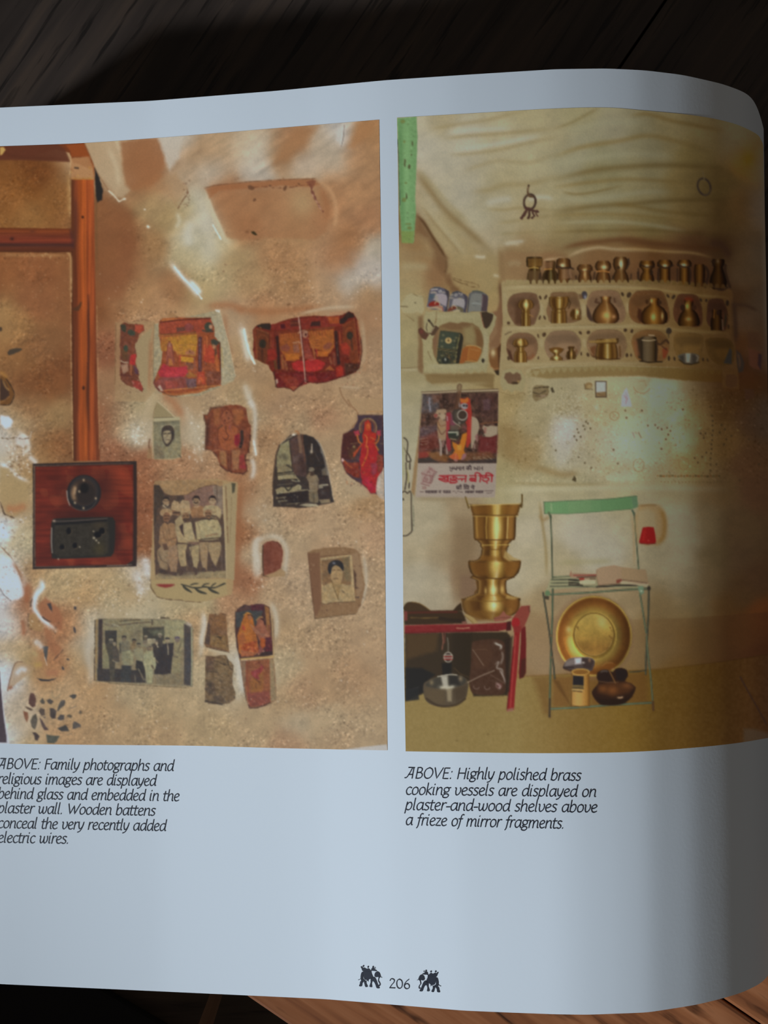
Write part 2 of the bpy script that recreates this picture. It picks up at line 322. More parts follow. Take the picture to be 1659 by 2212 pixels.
# ---------------------------------------------------------------- the left printed photograph: plaster wall with pictures set into it
NET = 1.75
def paint_wall():
    s = Print([(-60,317),(0,316),(90,313),(175,309.5),(300,301),(415,292),(620,275),(819,258.5)], [(-60,1605.5),(0,1606.5),(200,1609),(420,1611),(600,1616),(837,1621)],
              [(-60,317),(-60,1605.5)], [(819,258.5),(824.5,648),(827,880),(831,1120),(833,1360),(837,1621)], NET)
    A, B, C, D, E = crop(0,250,3.95), crop(420,250,3.77), crop(0,600,4.879), crop(0,950,4.879), crop(0,1250,5.671)
    F, G, H, I, J = crop(220,650,5.184), crop(510,650,4.74), crop(280,840,5.53), crop(560,860,5.53), crop(290,1020,5.925)
    K, Lc, M = crop(540,1120,5.184), crop(180,1310,6.381), crop(420,1280,7.541)
    fld = """195 325 150 118 85 235 330 158 138 108 202 326 142 110 78 240 316 165 145 118 243 376 152 130 100 256 392 152 138 112 291 351 128 85 52 329 339 132 86 54 367 326 165 158 146
    380 300 165 160 150 395 326 140 110 80 360 345 130 85 52 380 371 142 120 94 291 412 130 90 58 330 380 128 82 50 316 447 140 114 78 266 478 120 77 46 278 528 116 72 44 329 528 132 97 62 367 478 138 112 74
    405 503 165 156 132 405 554 158 142 108 380 617 132 92 60 253 604 117 74 46 228 528 113 73 43 215 450 110 72 42 215 560 108 68 38 60 400 105 63 27 75 380 90 50 22 60 470 118 80 42 110 430 112 72 36 20 440 112 70 34
    75 580 116 70 40 75 650 120 75 45 30 700 124 88 52 10 690 140 105 65 100 750 117 78 47 100 830 105 63 33 130 800 104 62 34 60 820 108 66 36 40 790 118 80 46 60 880 122 85 52 120 900 132 102 66 40 910 150 125 92 100 970 120 82 47 130 960 118 76 44 60 960 130 95 60
    215 650 112 66 36 225 760 122 75 50 250 650 132 92 60 300 640 140 103 68 260 900 142 118 88 310 880 152 133 100 290 940 162 148 122 250 980 132 84 57 230 900 128 80 52 222 830 135 98 68 310 700 150 115 82 330 660 150 112 78
    440 330 142 112 82 480 300 150 122 92 520 300 160 140 115 555 330 165 152 132 640 300 142 102 70 605 340 140 104 72 700 310 160 142 120 735 290 165 158 150 715 330 158 140 118 790 290 150 108 70 800 340 150 112 78 770 320 150 112 80 660 360 162 143 122 560 370 165 153 138 450 375 152 138 120 400 385 145 122 98
    480 410 138 94 62 560 430 142 102 68 660 420 156 128 92 530 490 138 92 58 640 480 150 114 78 600 450 148 112 78 500 450 142 100 66 705 450 150 106 72 715 420 150 108 74 780 420 150 110 76 790 480 150 106 73 760 520 146 100 64 740 560 148 103 69 795 575 168 155 142 760 600 162 150 135 810 540 165 152 132 820 590 166 156 145
    600 560 148 108 73 500 560 152 124 86 480 590 155 132 96 540 600 150 118 82 640 620 150 112 76 700 630 155 123 92 800 640 150 115 80 430 610 150 126 86 440 480 165 158 142 450 540 165 157 134 425 440 165 155 127 470 520 160 145 112 400 470 152 130 92 440 590 160 145 112
    560 670 150 108 74 650 660 155 116 82 800 680 152 114 82 810 760 152 120 90 545 820 152 120 88 530 850 156 130 95 570 850 150 116 82 700 860 156 123 90 780 860 158 126 94 760 830 158 128 96 620 880 155 122 90 520 680 155 125 95 505 700 158 130 100 530 760 158 128 92 510 780 155 122 88
    300 930 165 150 125 400 900 158 131 100 420 930 164 148 122 390 1000 150 110 78 440 1010 152 116 84 560 900 155 128 96 570 950 150 112 78 330 1010 140 94 64 400 870 150 120 88 430 870 158 130 98 350 1020 150 115 82 280 1000 125 80 52
    600 880 155 121 90 700 900 152 112 82 650 920 158 130 98 580 980 155 123 90 760 1050 165 140 108 800 1090 156 120 82 720 960 158 130 98 640 1110 162 130 98 740 930 156 124 92 760 870 158 126 92 575 1060 158 128 95 780 1000 158 128 95 820 1100 160 128 95
    305 1100 126 77 50 305 1180 120 74 45 520 1080 142 94 60 525 1150 137 88 55 530 1250 140 92 62 545 1100 165 140 110 575 1130 162 138 108 545 1200 160 135 105 300 1240 172 160 145 320 1290 165 147 115 315 1050 135 86 56 310 1020 132 84 54 535 1030 150 105 72 560 1020 158 125 90
    640 1160 165 138 106 700 1150 165 136 104 800 1150 165 131 100 640 1250 160 133 104 600 1290 162 133 101 800 1250 165 136 104 820 1330 165 136 104 720 1180 162 130 98 760 1160 165 135 102 640 1320 163 135 104
    195 1350 165 150 125 190 1400 168 156 136 430 1400 160 131 96 430 1340 158 126 90 300 1320 165 150 122 300 1500 158 135 102 400 1500 160 136 102 250 1310 165 145 112 380 1290 160 140 105 350 1540 160 134 98 250 1560 160 130 94 350 1580 158 128 92 450 1580 160 134 98
    435 1300 165 147 110 500 1300 152 114 82 620 1350 162 132 97 610 1450 165 143 110 620 1520 158 130 96 430 1450 163 143 110 500 1450 172 160 140 700 1400 160 130 97 760 1450 157 124 91 650 1500 156 122 90 700 1560 163 139 107 640 1560 166 146 117 800 1580 162 136 104 620 1600 158 123 92 800 1400 162 132 100 720 1600 160 132 100 560 1570 162 136 102 700 1480 158 126 92
    20 1270 192 196 202 25 1350 188 188 188 20 1450 192 194 198 45 1560 172 152 126 100 1280 165 138 100 180 1280 165 131 90 150 1350 155 112 74 60 1300 135 86 55 100 1330 150 102 66 130 1350 150 97 62 50 1350 142 98 62 100 1450 152 112 72 60 1430 160 130 84 35 1410 165 140 105 110 1420 152 98 62 150 1500 165 133 97 200 1550 160 126 88 60 1600 166 138 100 20 1590 190 188 182 190 1480 160 125 86 170 1420 160 128 88 120 1510 162 130 92 130 1590 160 124 86
    20 1040 150 125 88 40 1060 152 127 84 30 1090 150 116 78 10 1140 188 190 192 55 1165 168 152 118 40 1200 165 150 125 15 1230 190 190 190 65 1230 150 112 72 100 1270 160 135 97 150 1260 165 140 102 220 1260 165 138 100 270 1260 166 142 104 310 1000 132 82 57 310 1060 130 80 52 290 1280 160 131 92 40 980 170 160 145 15 950 172 165 155 50 1000 150 115 75 65 1000 140 105 65 10 1010 160 150 130 65 1080 150 125 92 60 1130 160 138 105
    10 560 118 72 40 10 480 115 74 36 -40 450 112 70 34 -40 600 118 72 40 -40 760 135 95 55 -40 950 170 162 150 -40 1100 165 150 130 -40 1300 190 192 198 -40 1500 190 190 194"""
    s.field(np.array(fld.split(), float).reshape(-1, 5), 27, 7, 26)
    # the plaster's own tooth
    x, y = s.X, s.Y
    mott = fbm(x, y, 22, 3, 31); s.C *= (1+.075*mott)[..., None]*np.array([1, 1, 1])
    s.C += (fbm(x, y, 38, 2, 77)*6)[..., None]*np.array([1, .75, .5])
    rough = lambda x, y: np.clip(.2+1.5*fbm(x, y, 46, 2, 12)+np.clip((y-600)/500, 0, .6)+np.where((x < 155) & (y > 340), .3, 0), .04, 1.2)*np.clip((y-380)/240+np.where(x < 155, 1, 0), .12, 1)
    s.grit(.05, 6, 3, where=rough); s.C *= (1+rough(x, y)[..., None]*(.10*fbm(x, y, 3.6, 2, 8, -.7, 1.6)+.05*fbm(x, y, 9, 2, 18, -.6, 2))[..., None])
    s.C *= np.array([1.0, 1.012, 1.025])
    sp = vnoise(x/2.3, y/2.0, 311)+.6*vnoise(x/3.7, y/3.1, 313); k_ = rough(x, y)*np.where(x < 155, .6, 1)
    s.C += (np.clip(sp-.30, 0, 1)*k_*120)[..., None]*np.array([1, .95, .85]) - (np.clip(-sp-.32, 0, 1)*k_*125)[..., None]*np.array([1, .9, .75])
    sw_ = fbm(x, y, 12, 3, 331, -.55, 5)*np.clip((700-y)/260, 0, 1)*(x > 205); s.C *= (1+.10*sw_)[..., None]
    s.C *= (1+.035*vnoise(x/2, y/2, 341))[..., None]
    dn = lambda x, y: float(np.clip(.15+1.5*fbm(np.array([x]), np.array([y]), 60, 2, 4)[0]+(y-500)/1100, .03, 1))
    s.specks(1150, (210,560,832,1612), (.8,1.9), [(215,205,190),(200,180,150),(190,160,125)], .75, 5, dn)
    s.specks(900, (210,560,832,1612), (.8,1.8), [(95,62,40),(110,75,50),(80,55,40)], .6, 6, dn)
    s.specks(200, (0,560,152,990), (.8,1.7), [(160,125,88),(76,46,24),(165,130,95)], .6, 7)
    s.specks(90, (0,370,150,490), (.8,1.6), [(165,120,75),(70,40,18)], .7, 8)
    s.specks(60, (420,380,700,640), (.9,2.0), [(95,62,45),(110,72,50)], .8, 9)
    s.specks(160, (60,1240,330,1330), (.8,2.0), [(215,205,190),(100,70,45)], .7, 10)
    # ceiling shadows and the recess at the top
    A2, B2 = crop(0,250,2.267), crop(420,250,2.164)
    s.poly(A2("412 130 560 118 592 210 606 320 640 365 600 400 560 398 535 372 495 310 462 250"), (150,127,99), 5, 1, a=.8); s.poly(A2("590 125 770 108 812 200 800 262 720 325 650 368 612 335 600 230"), (126,84,54), 9, 2, a=.85); s.wash(A2("530 160 570 250 580 340"), 6, (164,146,118), .7)
    s.poly(A2("780 108 890 100 880 200 830 270 806 210"), (160,150,136), 9, 2, a=.85); s.line(A2("413 132 440 190 465 258 500 318 545 385"), 1.8, (104,68,42), .6); s.poly(A2("470 300 500 320 560 400 640 470 660 560 650 700 600 900 470 900"), (113,70,43), 18, 4, a=.55)
    s.poly(B2("46 336 200 318 400 300 570 293 606 345 628 430 616 540 560 580 480 575 330 570 220 580 150 570 100 470 62 376"), (140,96,64), 6, 1.5, a=.55); s.blob(*B2("505 410")[0], 26, 28, (156,128,92), .7); s.wash(B2("50 340 80 430 110 500 140 565"), 3.5, (176,164,138), .8)
    s.poly(B("640 395 720 235 830 100 1010 85 880 250 760 370"), (140,100,67), 16, 2, a=.75)
    s.poly(B("1255 255 1330 60 1500 35 1420 170 1300 260"), (148,106,70), 14, 2, a=.8)
    s.wash(B("1215 75 1205 160 1195 250"), 5, (176,172,166), .9); s.line(B("1222 75 1212 180 1197 250"), 1.5, (80,62,50), .8, taper=.5)
    s.wash(B("1180 90 1165 220"), 5, (172,166,158), .8)
    s.poly(B("90 600 160 568 470 535 760 518 960 515 1020 560 960 580 700 570 470 590 200 610 120 680"), (134,86,54), 5, 1, a=.8)
    s.line(B("80 590 170 566 480 535 760 519 980 513"), 1.6, (96,62,40), .8, rag=1)
    s.line(B("460 590 530 575 640 585 740 590 850 570 950 560"), 1.8, (98,58,38), .65, rag=2)
    for q in ("460 585 30 20", "740 590 14 22", "490 685 10 14", "615 570 12 9", "850 555 10 8"):
        a, b, c_, d_ = map(float, q.split()); p = B([a, b])[0]; s.ell(p[0], p[1], c_/4, d_/4, (88,58,40), .8, 20, rag=1.5)
    s.line(B("945 570 960 620 985 680 1015 735 1045 780"), 4.6, (92,50,42), .8, rag=2.2, taper=.4)
    s.line(B("960 640 990 690 1030 760"), 1.5, (190,150,125), .6, rag=1.5)
    s.poly(B("905 540 960 520 990 530 960 590 930 570"), (105,60,45), 2, 2, a=.7)
    s.wash(B("1010 530 1100 600 1150 720 1150 860 1130 900"), 5, (168,128,92), .8); s.wash(B("1030 600 1080 720 1080 860"), 9, (138,92,60), .6)
    s.poly(B("460 945 485 938 512 972 500 976 470 962"), (52,42,24), 1.5, .6); s.blob(*B("430 945")[0], 4, 3, (100,65,42), .7)
    s.wash(B("90 640 120 760 190 880 240 1000 300 1040"), 6, (172,160,132), .7)
    s.line(B("150 890 190 960 215 1005"), 3.6, (205,205,205), .85, rag=1); s.wash(B("-20 560 60 700 90 860 130 1000 110 1150"), 16, (168,160,142), .55)
    s.wash(A("1460 1260 1530 1350 1640 1470 1700 1540"), 6, (185,180,172), .9); s.line(A("1490 1290 1560 1380 1650 1470 1720 1560"), 4, (205,203,200), .8, rag=1.2, sm=4)
    s.wash(B("-40 1340 20 1400 50 1450"), 5, (200,198,195), .9)
    s.line(B("430 610 415 570 410 540") , .1, (150,140,110), 0)
    s.wash(A("1510 830 1530 900 1500 960"), 5, (175,168,145), .6); s.wash(A("1640 900 1600 1000 1620 1120"), 12, (172,168,155), .6)
    s.line(A("1595 620 1605 660 1560 720 1520 790"), 1.8, (90,58,38), .7, rag=1.5); s.specks(24, (396,390,410,450), (.9,2), [(85,52,35)], .7, 20)
    s.line(A("930 640 980 690 1015 730 1060 710"), 3.4, (190,180,160), .75, rag=1.5)
    for q in ("1265 950 3.2", "1065 710 2.4", "1235 800 2", "1260 940 2"):
        a, b, r = map(float, q.split()); p = A([a, b])[0]; s.blob(p[0], p[1], r, r*.8, (205,200,188), .9)
    s.wash(A("1130 640 1230 590 1340 530 1400 500"), 9, (130,86,54), .6)
    s.poly(A("1400 510 1500 500 1560 570 1600 610 1570 690 1500 770 1400 640 1300 610"), (140,108,76), 10, 3, a=.5)
    # edges and hollows between the pictures
    s.wash(H("1440 0 1440 120 1490 250 1500 400 1490 600 1500 760 1480 800"), 5.5, (178,170,155), .8); s.line(H("1480 620 1495 700 1510 790"), 4, (208,205,200), .8, rag=1.5)
    s.wash(H("1450 830 1480 900 1480 1000 1450 1080"), 5.5, (188,180,168), .8)
    s.wash(F("1560 280 1590 400 1620 560 1650 680"), 8, (192,184,170), .85); s.line(G("80 290 110 430 140 540 190 640"), 5, (212,208,200), .85, rag=1.5, sm=4)
    s.wash(G("90 850 110 940 130 1010"), 7, (182,170,150), .8); s.wash(G("130 1020 180 1090"), 7, (186,178,165), .8)
    s.wash(F("1180 60 1450 50 1600 130"), 9, (142,92,60), .6); s.wash(F("1380 130 1390 420 1440 620"), 7, (140,96,66), .55)
    s.wash(G("0 80 300 110 600 90 900 70"), 9, (142,92,58), .6); s.wash(G("660 130 960 70 1220 60"), 4, (175,155,128), .7)
    s.wash(G("1300 120 1330 300 1320 640 1310 740"), 6, (150,112,80), .5); s.wash(G("1290 200 1320 500 1300 650"), 4, (172,150,120), .5)
    s.line(G("1060 890 1180 895 1290 905"), 1.6, (120,92,66), .7); s.line(G("1060 890 1090 980 1170 1085"), 1.8, (112,78,52), .75, sm=4)
    s.wash(G("1080 880 1280 895"), 3, (182,158,128), .6)
    s.poly(I("1050 0 1480 0 1480 155 1390 160 1230 180 1150 130 1090 70"), (160,130,96), 4, 1, a=.8); s.line(I("1060 20 1100 90 1160 150 1180 200 1175 270 1110 350"), 2.2, (120,82,55), .7, sm=4)
    s.poly(I("990 780 1040 900 1130 980 1240 1040 1300 1100 1340 1190 1200 1180 1040 1100 960 980 960 850"), (165,142,112), 8, 2, a=.7)
    s.wash(J("1180 0 1300 60 1420 40"), 6, (150,100,68), .5); s.wash(J("1360 150 1340 500 1330 900 1290 1500"), 8, (138,90,58), .65)
    s.wash(J("1590 850 1560 1000 1590 1150 1580 1350"), 7, (186,176,160), .8); s.specks(60, (545,1090,575,1270), (1,2.6), [(205,200,190),(180,165,140)], .6, 21)
    s.wash(J("120 1100 150 1180 170 1350"), 7, (185,180,175), .9); s.wash(J("20 1260 60 1400 110 1560"), 10, (185,178,170), .85); s.specks(60, (291,1210,322,1300), (1,3), [(210,205,200),(150,125,95)], .7, 22)
    s.wash(H("620 180 700 330 780 520 820 700 850 850"), 10, (170,155,132), .55); s.specks(70, (395,880,440,1000), (1,2.3), [(208,203,195),(180,160,130)], .75, 23)
    s.wash(H("90 450 60 560 130 590"), 12, (178,166,145), .6); s.specks(46, (282,910,316,960), (1,2.4), [(210,205,198)], .7, 24)
    s.wash(H("200 0 230 180 180 330 170 480"), 8, (168,148,118), .6); s.wash(H("400 80 520 160 640 340"), 10, (148,100,68), .7)
    s.wash(K("160 225 60 260 55 420 60 660"), 6, (182,172,155), .8); s.wash(K("140 215 260 200 350 240 410 360 395 560 380 640"), 6, (180,170,152), .7)
    s.wash(Lc("100 180 120 400 60 640 110 900 90 1080"), 9, (176,166,150), .6); s.wash(Lc("1640 120 1640 500 1600 700"), 6, (178,168,150), .6)
    s.wash(M("140 330 170 520 110 760 130 880"), 5, (184,176,162), .85); s.wash(M("200 915 380 960 570 985"), 4, (176,160,132), .8)
    s.wash(M("650 1020 720 1160 760 1440 800 1640"), 6.5, (184,176,162), .85); s.wash(M("620 1180 660 1440 690 1640 740 1760"), 5, (172,158,132), .7)
    s.wash(M("1240 160 1320 340 1340 560 1320 760"), 6, (182,172,152), .75); s.wash(M("1320 1080 1340 1300 1350 1500"), 6, (172,155,125), .5)
    s.wash(K("1270 400 1300 620 1290 800 1220 1020"), 4, (178,166,146), .7)
    s.poly([(737,1620),(790,1613),(836,1608),(838,1622)], (178,172,166), 2, .5)
    # lime-washed rubble edge at the far left
    for q, w, c_ in (("0 250 60 280 120 340 190 400 290 440", 5, (196,198,205)), ("0 890 40 950 70 1000 60 1040", 8, (190,192,200)), ("60 1240 110 1300 170 1400 220 1520 250 1610", 8, (194,198,206)), ("430 1480 450 1560 380 1640 360 1700", 5, (205,206,210))):
        s.wash(D(q), w, c_, .9)
    s.poly(D("0 900 30 930 80 1010 60 1050 0 1030"), (192,194,202), 4, 2); s.poly(D("30 1210 90 1270 160 1380 230 1540 268 1620 200 1680 110 1690 0 1580 0 1210"), (188,190,196), 4, 2, a=.9)
    s.poly(D("0 290 90 290 180 390 290 450 300 600 280 720 200 790 120 830 50 780 20 680 0 640"), (150,126,88), 7, 2, a=.85); s.wash(D("60 720 160 730 280 690"), 9, (155,100,66), .7)
    s.line(D("0 650 25 720 45 780 90 800 150 825"), 2, (62,46,36), .85, rag=1, sm=4)
    s.line(D("15 1130 70 1190 140 1270 200 1400 250 1560"), 1.7, (110,80,55), .7, rag=1.2, sm=4); s.wash(D("110 1130 160 1040 230 930"), 7, (172,156,124), .6)
    s.wash(D("130 1290 220 1430 260 1600"), 5, (140,90,55), .6); s.wash(D("280 1500 310 1600 270 1700"), 7, (138,85,52), .6)
    s.specks(130, (0,1100,72,1300), (.8,2.2), [(95,70,52),(205,205,208),(120,92,66)], .65, 30)
    s.specks(90, (14,955,66,1030), (1,2.6), [(210,208,205),(95,62,38),(200,195,185)], .75, 31)
    s.poly(C("0 1450 90 1460 140 1510 120 1570 60 1590 0 1540"), (188,192,202), 5, 2, a=.9); s.poly(C("160 1680 250 1640 320 1690 330 1620 300 1740 250 1790 170 1750"), (186,182,178), 5, 3, a=.7)
    s.wash(C("190 1620 280 1700 300 1800 230 1860"), 5, (190,186,178), .7); s.wash(C("300 1880 360 1930 380 1960"), 6, (196,195,195), .7)
    s.line(C("20 1690 90 1700 160 1680 230 1700 300 1690"), 1.6, (80,55,35), .7, rag=1.5)
    s.wash(C("0 1330 60 1340 140 1350"), 5, (150,120,85), .5)
    s.wash(E("0 20 60 30 200 60 260 160"), 12, (192,196,204), .6); s.line(E("0 120 40 190 80 230 130 268"), 1.8, (75,60,52), .8, rag=1)
    s.wash(E("520 50 450 180 420 330 440 400 520 500 600 560 680 620"), 5.5, (198,198,202), .92, 6)
    s.wash(E("330 80 320 190 330 300"), 6, (140,85,55), .8); s.line(E("395 250 380 290 375 335"), 2.4, (62,48,42), .8, rag=1)
    s.poly(E("480 300 560 230 650 300 720 360 770 500 750 640 690 600 600 530 520 470 480 400"), (140,88,58), 5, 2, a=.8)
    s.poly(E("580 310 620 290 640 360 640 410 600 360"), (64,54,52), 2, 1); s.line(E("520 470 560 500 605 525"), 3, (70,52,44), .85, rag=1)
    s.wash(E("270 500 290 600 290 700"), 5, (142,88,58), .75); s.line(E("350 430 345 520 350 590"), 2.2, (78,60,50), .8, rag=1.2)
    s.poly(E("350 440 430 430 470 500 540 580 520 650 430 640 360 620 345 540"), (150,118,76), 4, 2, a=.7)
    s.specks(60, (60,1335,130,1400), (.9,2.4), [(205,190,165),(85,60,42),(130,85,55)], .75, 33)
    s.poly(E("540 600 600 620 640 700 690 780 760 860 700 950 600 860 570 740"), (142,92,60), 5, 2, a=.7)
    s.poly(E("525 830 590 830 580 900 572 1020 550 960"), (70,68,66), 1.6, .8); s.line(E("545 960 575 1060"), 1.6, (190,185,178), .7)
    s.line(E("775 870 740 910 700 950 660 998"), 1.8, (70,50,40), .85, rag=.8)
    s.wash(E("420 760 480 800 520 860"), 6, (188,186,184), .7); s.wash(E("400 900 460 950"), 5, (165,145,100), .6); s.wash(E("420 1060 520 1050"), 6, (165,138,70), .5)
    s.poly(E("90 1380 120 1240 180 1040 270 1020 380 1060 420 1100 330 1180 200 1290 150 1330"), (158,128,95), 3, 1.5, a=.7); s.line(E("92 1375 120 1240 185 1040 270 1020"), 2, (98,66,48), .8, sm=3)
    s.wash(E("190 1180 260 1110 330 1130"), 6, (186,184,184), .9); s.wash(E("110 1350 150 1320"), 4, (125,72,50), .7)
    s.wash(E("560 1170 640 1150 720 1170"), 8, (150,98,68), .7)
    s.poly(E("450 1218 520 1232 600 1236 660 1226 708 1210 660 1240 580 1258 500 1252"), (44,40,40), 1.4, .3)
    for q in ("920 360 22 16 65", "915 630 14 40 -12", "833 988 18 9 10", "770 1095 14 26 -20", "620 340 8 8 0"):
        a, b, r1, r2, an = map(float, q.split()); p = E([a, b])[0]; s.ell(p[0], p[1], r1/5.671, r2/5.671, (62,56,56), .95, an, rag=.8)
    st = s.part('stone_patch', 'dark stone chips set in pale plaster')
    stones = ["360 1430 380 1400 420 1410 440 1470 435 1560 400 1580 350 1530", "490 1500 520 1460 550 1510 545 1535 510 1530", "570 1490 610 1470 660 1505 625 1540 590 1525", "850 1440 890 1415 935 1420 930 1460 900 1475",
              "700 1610 720 1540 750 1490 800 1490 790 1550 740 1590 710 1625", "610 1590 650 1585 690 1620 680 1710 640 1715 612 1680", "470 1620 500 1580 545 1600 550 1670 510 1680", "710 1700 740 1665 785 1670 785 1725 745 1738 710 1725",
              "375 1740 400 1680 440 1655 460 1720 450 1790 425 1850 385 1810", "485 1700 520 1740 560 1810 595 1850 545 1860 510 1800", "705 1835 800 1790 820 1810 848 1868 750 1870", "890 1780 910 1745 990 1785 990 1815 890 1845",
              "390 1880 440 1885 490 1930 460 1985 430 1975 420 1920", "565 1905 620 1920 730 1925 700 1990 660 2022 580 2010", "305 1565 340 1570 410 1605 380 1618 330 1595", "285 1620 340 1640 350 1700 330 1760 300 1700", "810 1680 850 1660 885 1680 870 1710", "960 1640 985 1610 1010 1640 985 1665", "525 1690 560 1690 550 1715"]
    cols = [(78,50,42),(66,60,50),(68,60,54),(60,56,52),(76,70,64),(62,52,48),(76,62,52),(64,58,56),(78,70,58),(72,54,50),(54,50,46),(76,68,62),(60,46,42),(72,72,60),(82,64,52),(116,72,48),(84,72,56),(92,78,62),(66,56,52)]
    for q, c_ in zip(stones, cols): s.poly(E(q), c_, 1.6, .6, a=.95, L=st, grain=16)
    s.line(E("850 1590 900 1575 938 1560"), 1.6, (95,82,70), .7, rag=.7); s.line(E("815 1910 885 1900"), 1.3, (110,95,78), .6)
    s.line(E("640 1390 650 1450 690 1465 745 1410"), 1.3, (120,112,90), .6, sm=3)
    # page shows past the torn left edge, and the dark door behind it
    s.poly([(-70,1440),(1,1456),(4,1500),(12,1560),(20,1606),(24,1612),(-70,1612)], (178,180,188), 3)
    s.poly([(-70,1430),(-1,1450),(2,1490),(8,1550),(13.5,1588),(14.5,1604),(-70,1603)], (62,48,52), 1.6, .3, grain=8)
    # holes in the plaster on the left panel
    s.poly(C("75 790 100 760 160 742 215 742 235 755 200 780 140 805 90 818"), (64,52,40), 1.6, .8); s.ell(1, 711, 4, 5, (60,46,34), .9)
    s.poly(C("0 1030 60 1040 110 1110 140 1190 150 1240 110 1330 50 1345 0 1340"), (96,62,30), 3, 1); s.poly(C("0 1060 60 1100 90 1180 100 1240 60 1290 0 1290"), (58,40,30), 3, 1)
    s.line(C("60 1060 110 1130 140 1190 150 1240 110 1330 50 1342 0 1338"), 2, (42,30,22), .8, rag=.8, sm=3); s.wash(C("30 1080 60 1150 100 1190"), 2.2, (150,110,60), .7); s.line(C("0 1320 50 1290 100 1250"), 3, (130,90,50), .6)
    s.wash(C("0 1000 30 1010 80 1060"), 4, (150,105,50), .7)
    # ---- timber: the beam in the corner and the two battens
    bt = s.part('wooden_beam', 'dark reddish wooden beam end')
    s.poly([(-70,310),(0,312),(180,305),(202,355),(196,366),(156,348),(150,330),(120,322),(60,340),(-70,345)], (92,45,22), 2, L=bt); s.poly([(-70,310),(120,308),(140,322),(152,350),(60,346),(-70,346)], (76,40,26), 4, a=.9)
    s.poly(A("700 235 715 235 808 450 805 560 770 360 700 350 610 350 600 300 560 250"), (118,58,26), 3, L=bt)
    s.wash(A("0 300 150 350 560 370"), 4, (70,36,22), .5); s.poly(A("0 268 30 265 48 290 20 330 0 340"), (160,125,70), 2)
    s.poly(A("600 360 760 352 800 450 805 545 740 540 610 545"), (146,104,68), 4, 2, a=.85); s.specks(26, (152,340,203,390), (1,2.6), [(170,130,60),(120,66,34),(150,110,80)], .7, 40)
    s.line(A("640 445 668 447"), 3.4, (48,36,30), .9); s.wash(A("610 545 700 548 800 545"), 4, (140,92,30), .6)
    s.line(A("585 330 605 350 600 420 588 560 600 700 598 860"), 2, (172,140,100), .65, rag=1.2); s.wash(A("580 500 585 700 590 850"), 3.5, (150,112,66), .5)
    bv = s.part('wooden_batten', 'upright red-brown batten above the switchboard')
    def wood(x, y):
        k = fbm(x*1.0, y*.03, 3.2, 3, 51); t = (x-155-(y-390)*.006)/52
        c = tone([(0,(74,38,20)),(.18,(100,48,26)),(.3,(132,62,26)),(.55,(140,68,28)),(.64,(118,54,26)),(.74,(138,66,30)),(.9,(126,60,30)),(1,(100,50,28))], t)
        return ink(x, y, np.clip(c*(1+.22*k)[..., None]*(1+.10*fbm(x, y, 70, 2, 3))[..., None], 5, 255))
    s.poly([(154,388),(203,388),(205,560),(208,760),(212,900),(216,995),(159,996),(156,800),(153.5,600),(154,430)], wood, 1.6, .4, L=bv)
    s.wash(C("940 180 930 400 935 700 930 1000 925 1300 935 1600"), 3, (62,32,22), .75); s.line(C("925 180 938 420 930 700 925 960"), 2.2, (66,34,24), .5, rag=1)
    s.poly(C("765 330 820 300 850 255 862 260 850 310 830 350 780 345"), (66,42,26), 3, 1, a=.8); s.ell(180.5, 838, 3, 4.5, (58,30,18), .95); s.ell(178.5, 469, 2.6, 3, (50,26,16), .95)
    s.wash(A("640 700 650 900 640 1100"), 5, (70,38,30), .55); s.wash(C("1030 1640 1045 1800 1040 1900"), 4, (78,42,24), .4)
    s.line(C("752 0 748 500 752 1000 762 1500 770 1900"), 1.3, (176,140,100), .7, rag=1.4); s.wash(A("560 1150 600 1200 606 1300 605 1550"), 3, (160,124,82), .7)
    s.line(C("1020 300 1030 900 1042 1500 1045 1800"), 1.4, (165,122,84), .6, rag=1.2); s.wash(A("830 560 820 900 830 1300"), 3, (92,60,34), .5)
    bh = s.part('wooden_batten', 'level dark red batten')
    def woodh(x, y):
        k = fbm(x*.03, y, 3.0, 3, 53); t = (y-493-(x)*.005)/50
        c = tone([(0,(84,40,18)),(.1,(104,50,24)),(.35,(92,42,26)),(.52,(106,46,28)),(.62,(88,38,26)),(.7,(60,34,28)),(.86,(82,40,24)),(1,(70,36,20))], t)
        return ink(x, y, np.clip(c*(1+.18*k)[..., None], 5, 255))
    s.poly([(-70,491),(0,492),(154,494),(160,520),(158,545),(100,545),(0,544),(-70,543)], woodh, 1.6, .4, L=bh); s.blob(26, 516, 4, 3.4, (44,24,20), .9); s.blob(70, 500, 6, 3, (70,36,24), .6)
    s.wash(A("600 960 620 1060 625 1140"), 4, (60,34,30), .6); s.line(A("0 1160 200 1165 400 1168 560 1175"), 1.6, (60,34,18), .6, rag=.8)
    s.wash(A("0 1185 250 1190 560 1190"), 4, (145,105,66), .6); s.specks(30, (0,546,150,560), (.9,2.2), [(180,150,105),(80,48,26)], .7, 41)
    s.poly(A("808 445 850 540 880 640 870 720 830 738 818 680 812 560"), (34,30,28), 2.5, 1)
    # ---- the switchboard
    sb = s.part('electric_switchboard', 'dark red wooden board with switch and socket')
    s.poly(D("345 252 700 242 1440 225 1444 700 1440 1335 345 1365 348 800"), (44,34,30), 1.6, .4, L=sb)
    def board(x, y):
        k = fbm(x*.06, y, 4, 3, 61); m = fbm(x, y, 30, 2, 63); return ink(x, y, np.clip(np.array([98., 34, 21])*(1+.22*k+.22*m)[..., None]+np.array([6., 8, 4])*(m > .1)[..., None], 0, 255))
    s.poly(D("375 285 800 272 1405 262 1412 700 1400 1270 1330 1315 900 1325 378 1335 372 800"), board, 3, .4, L=sb)
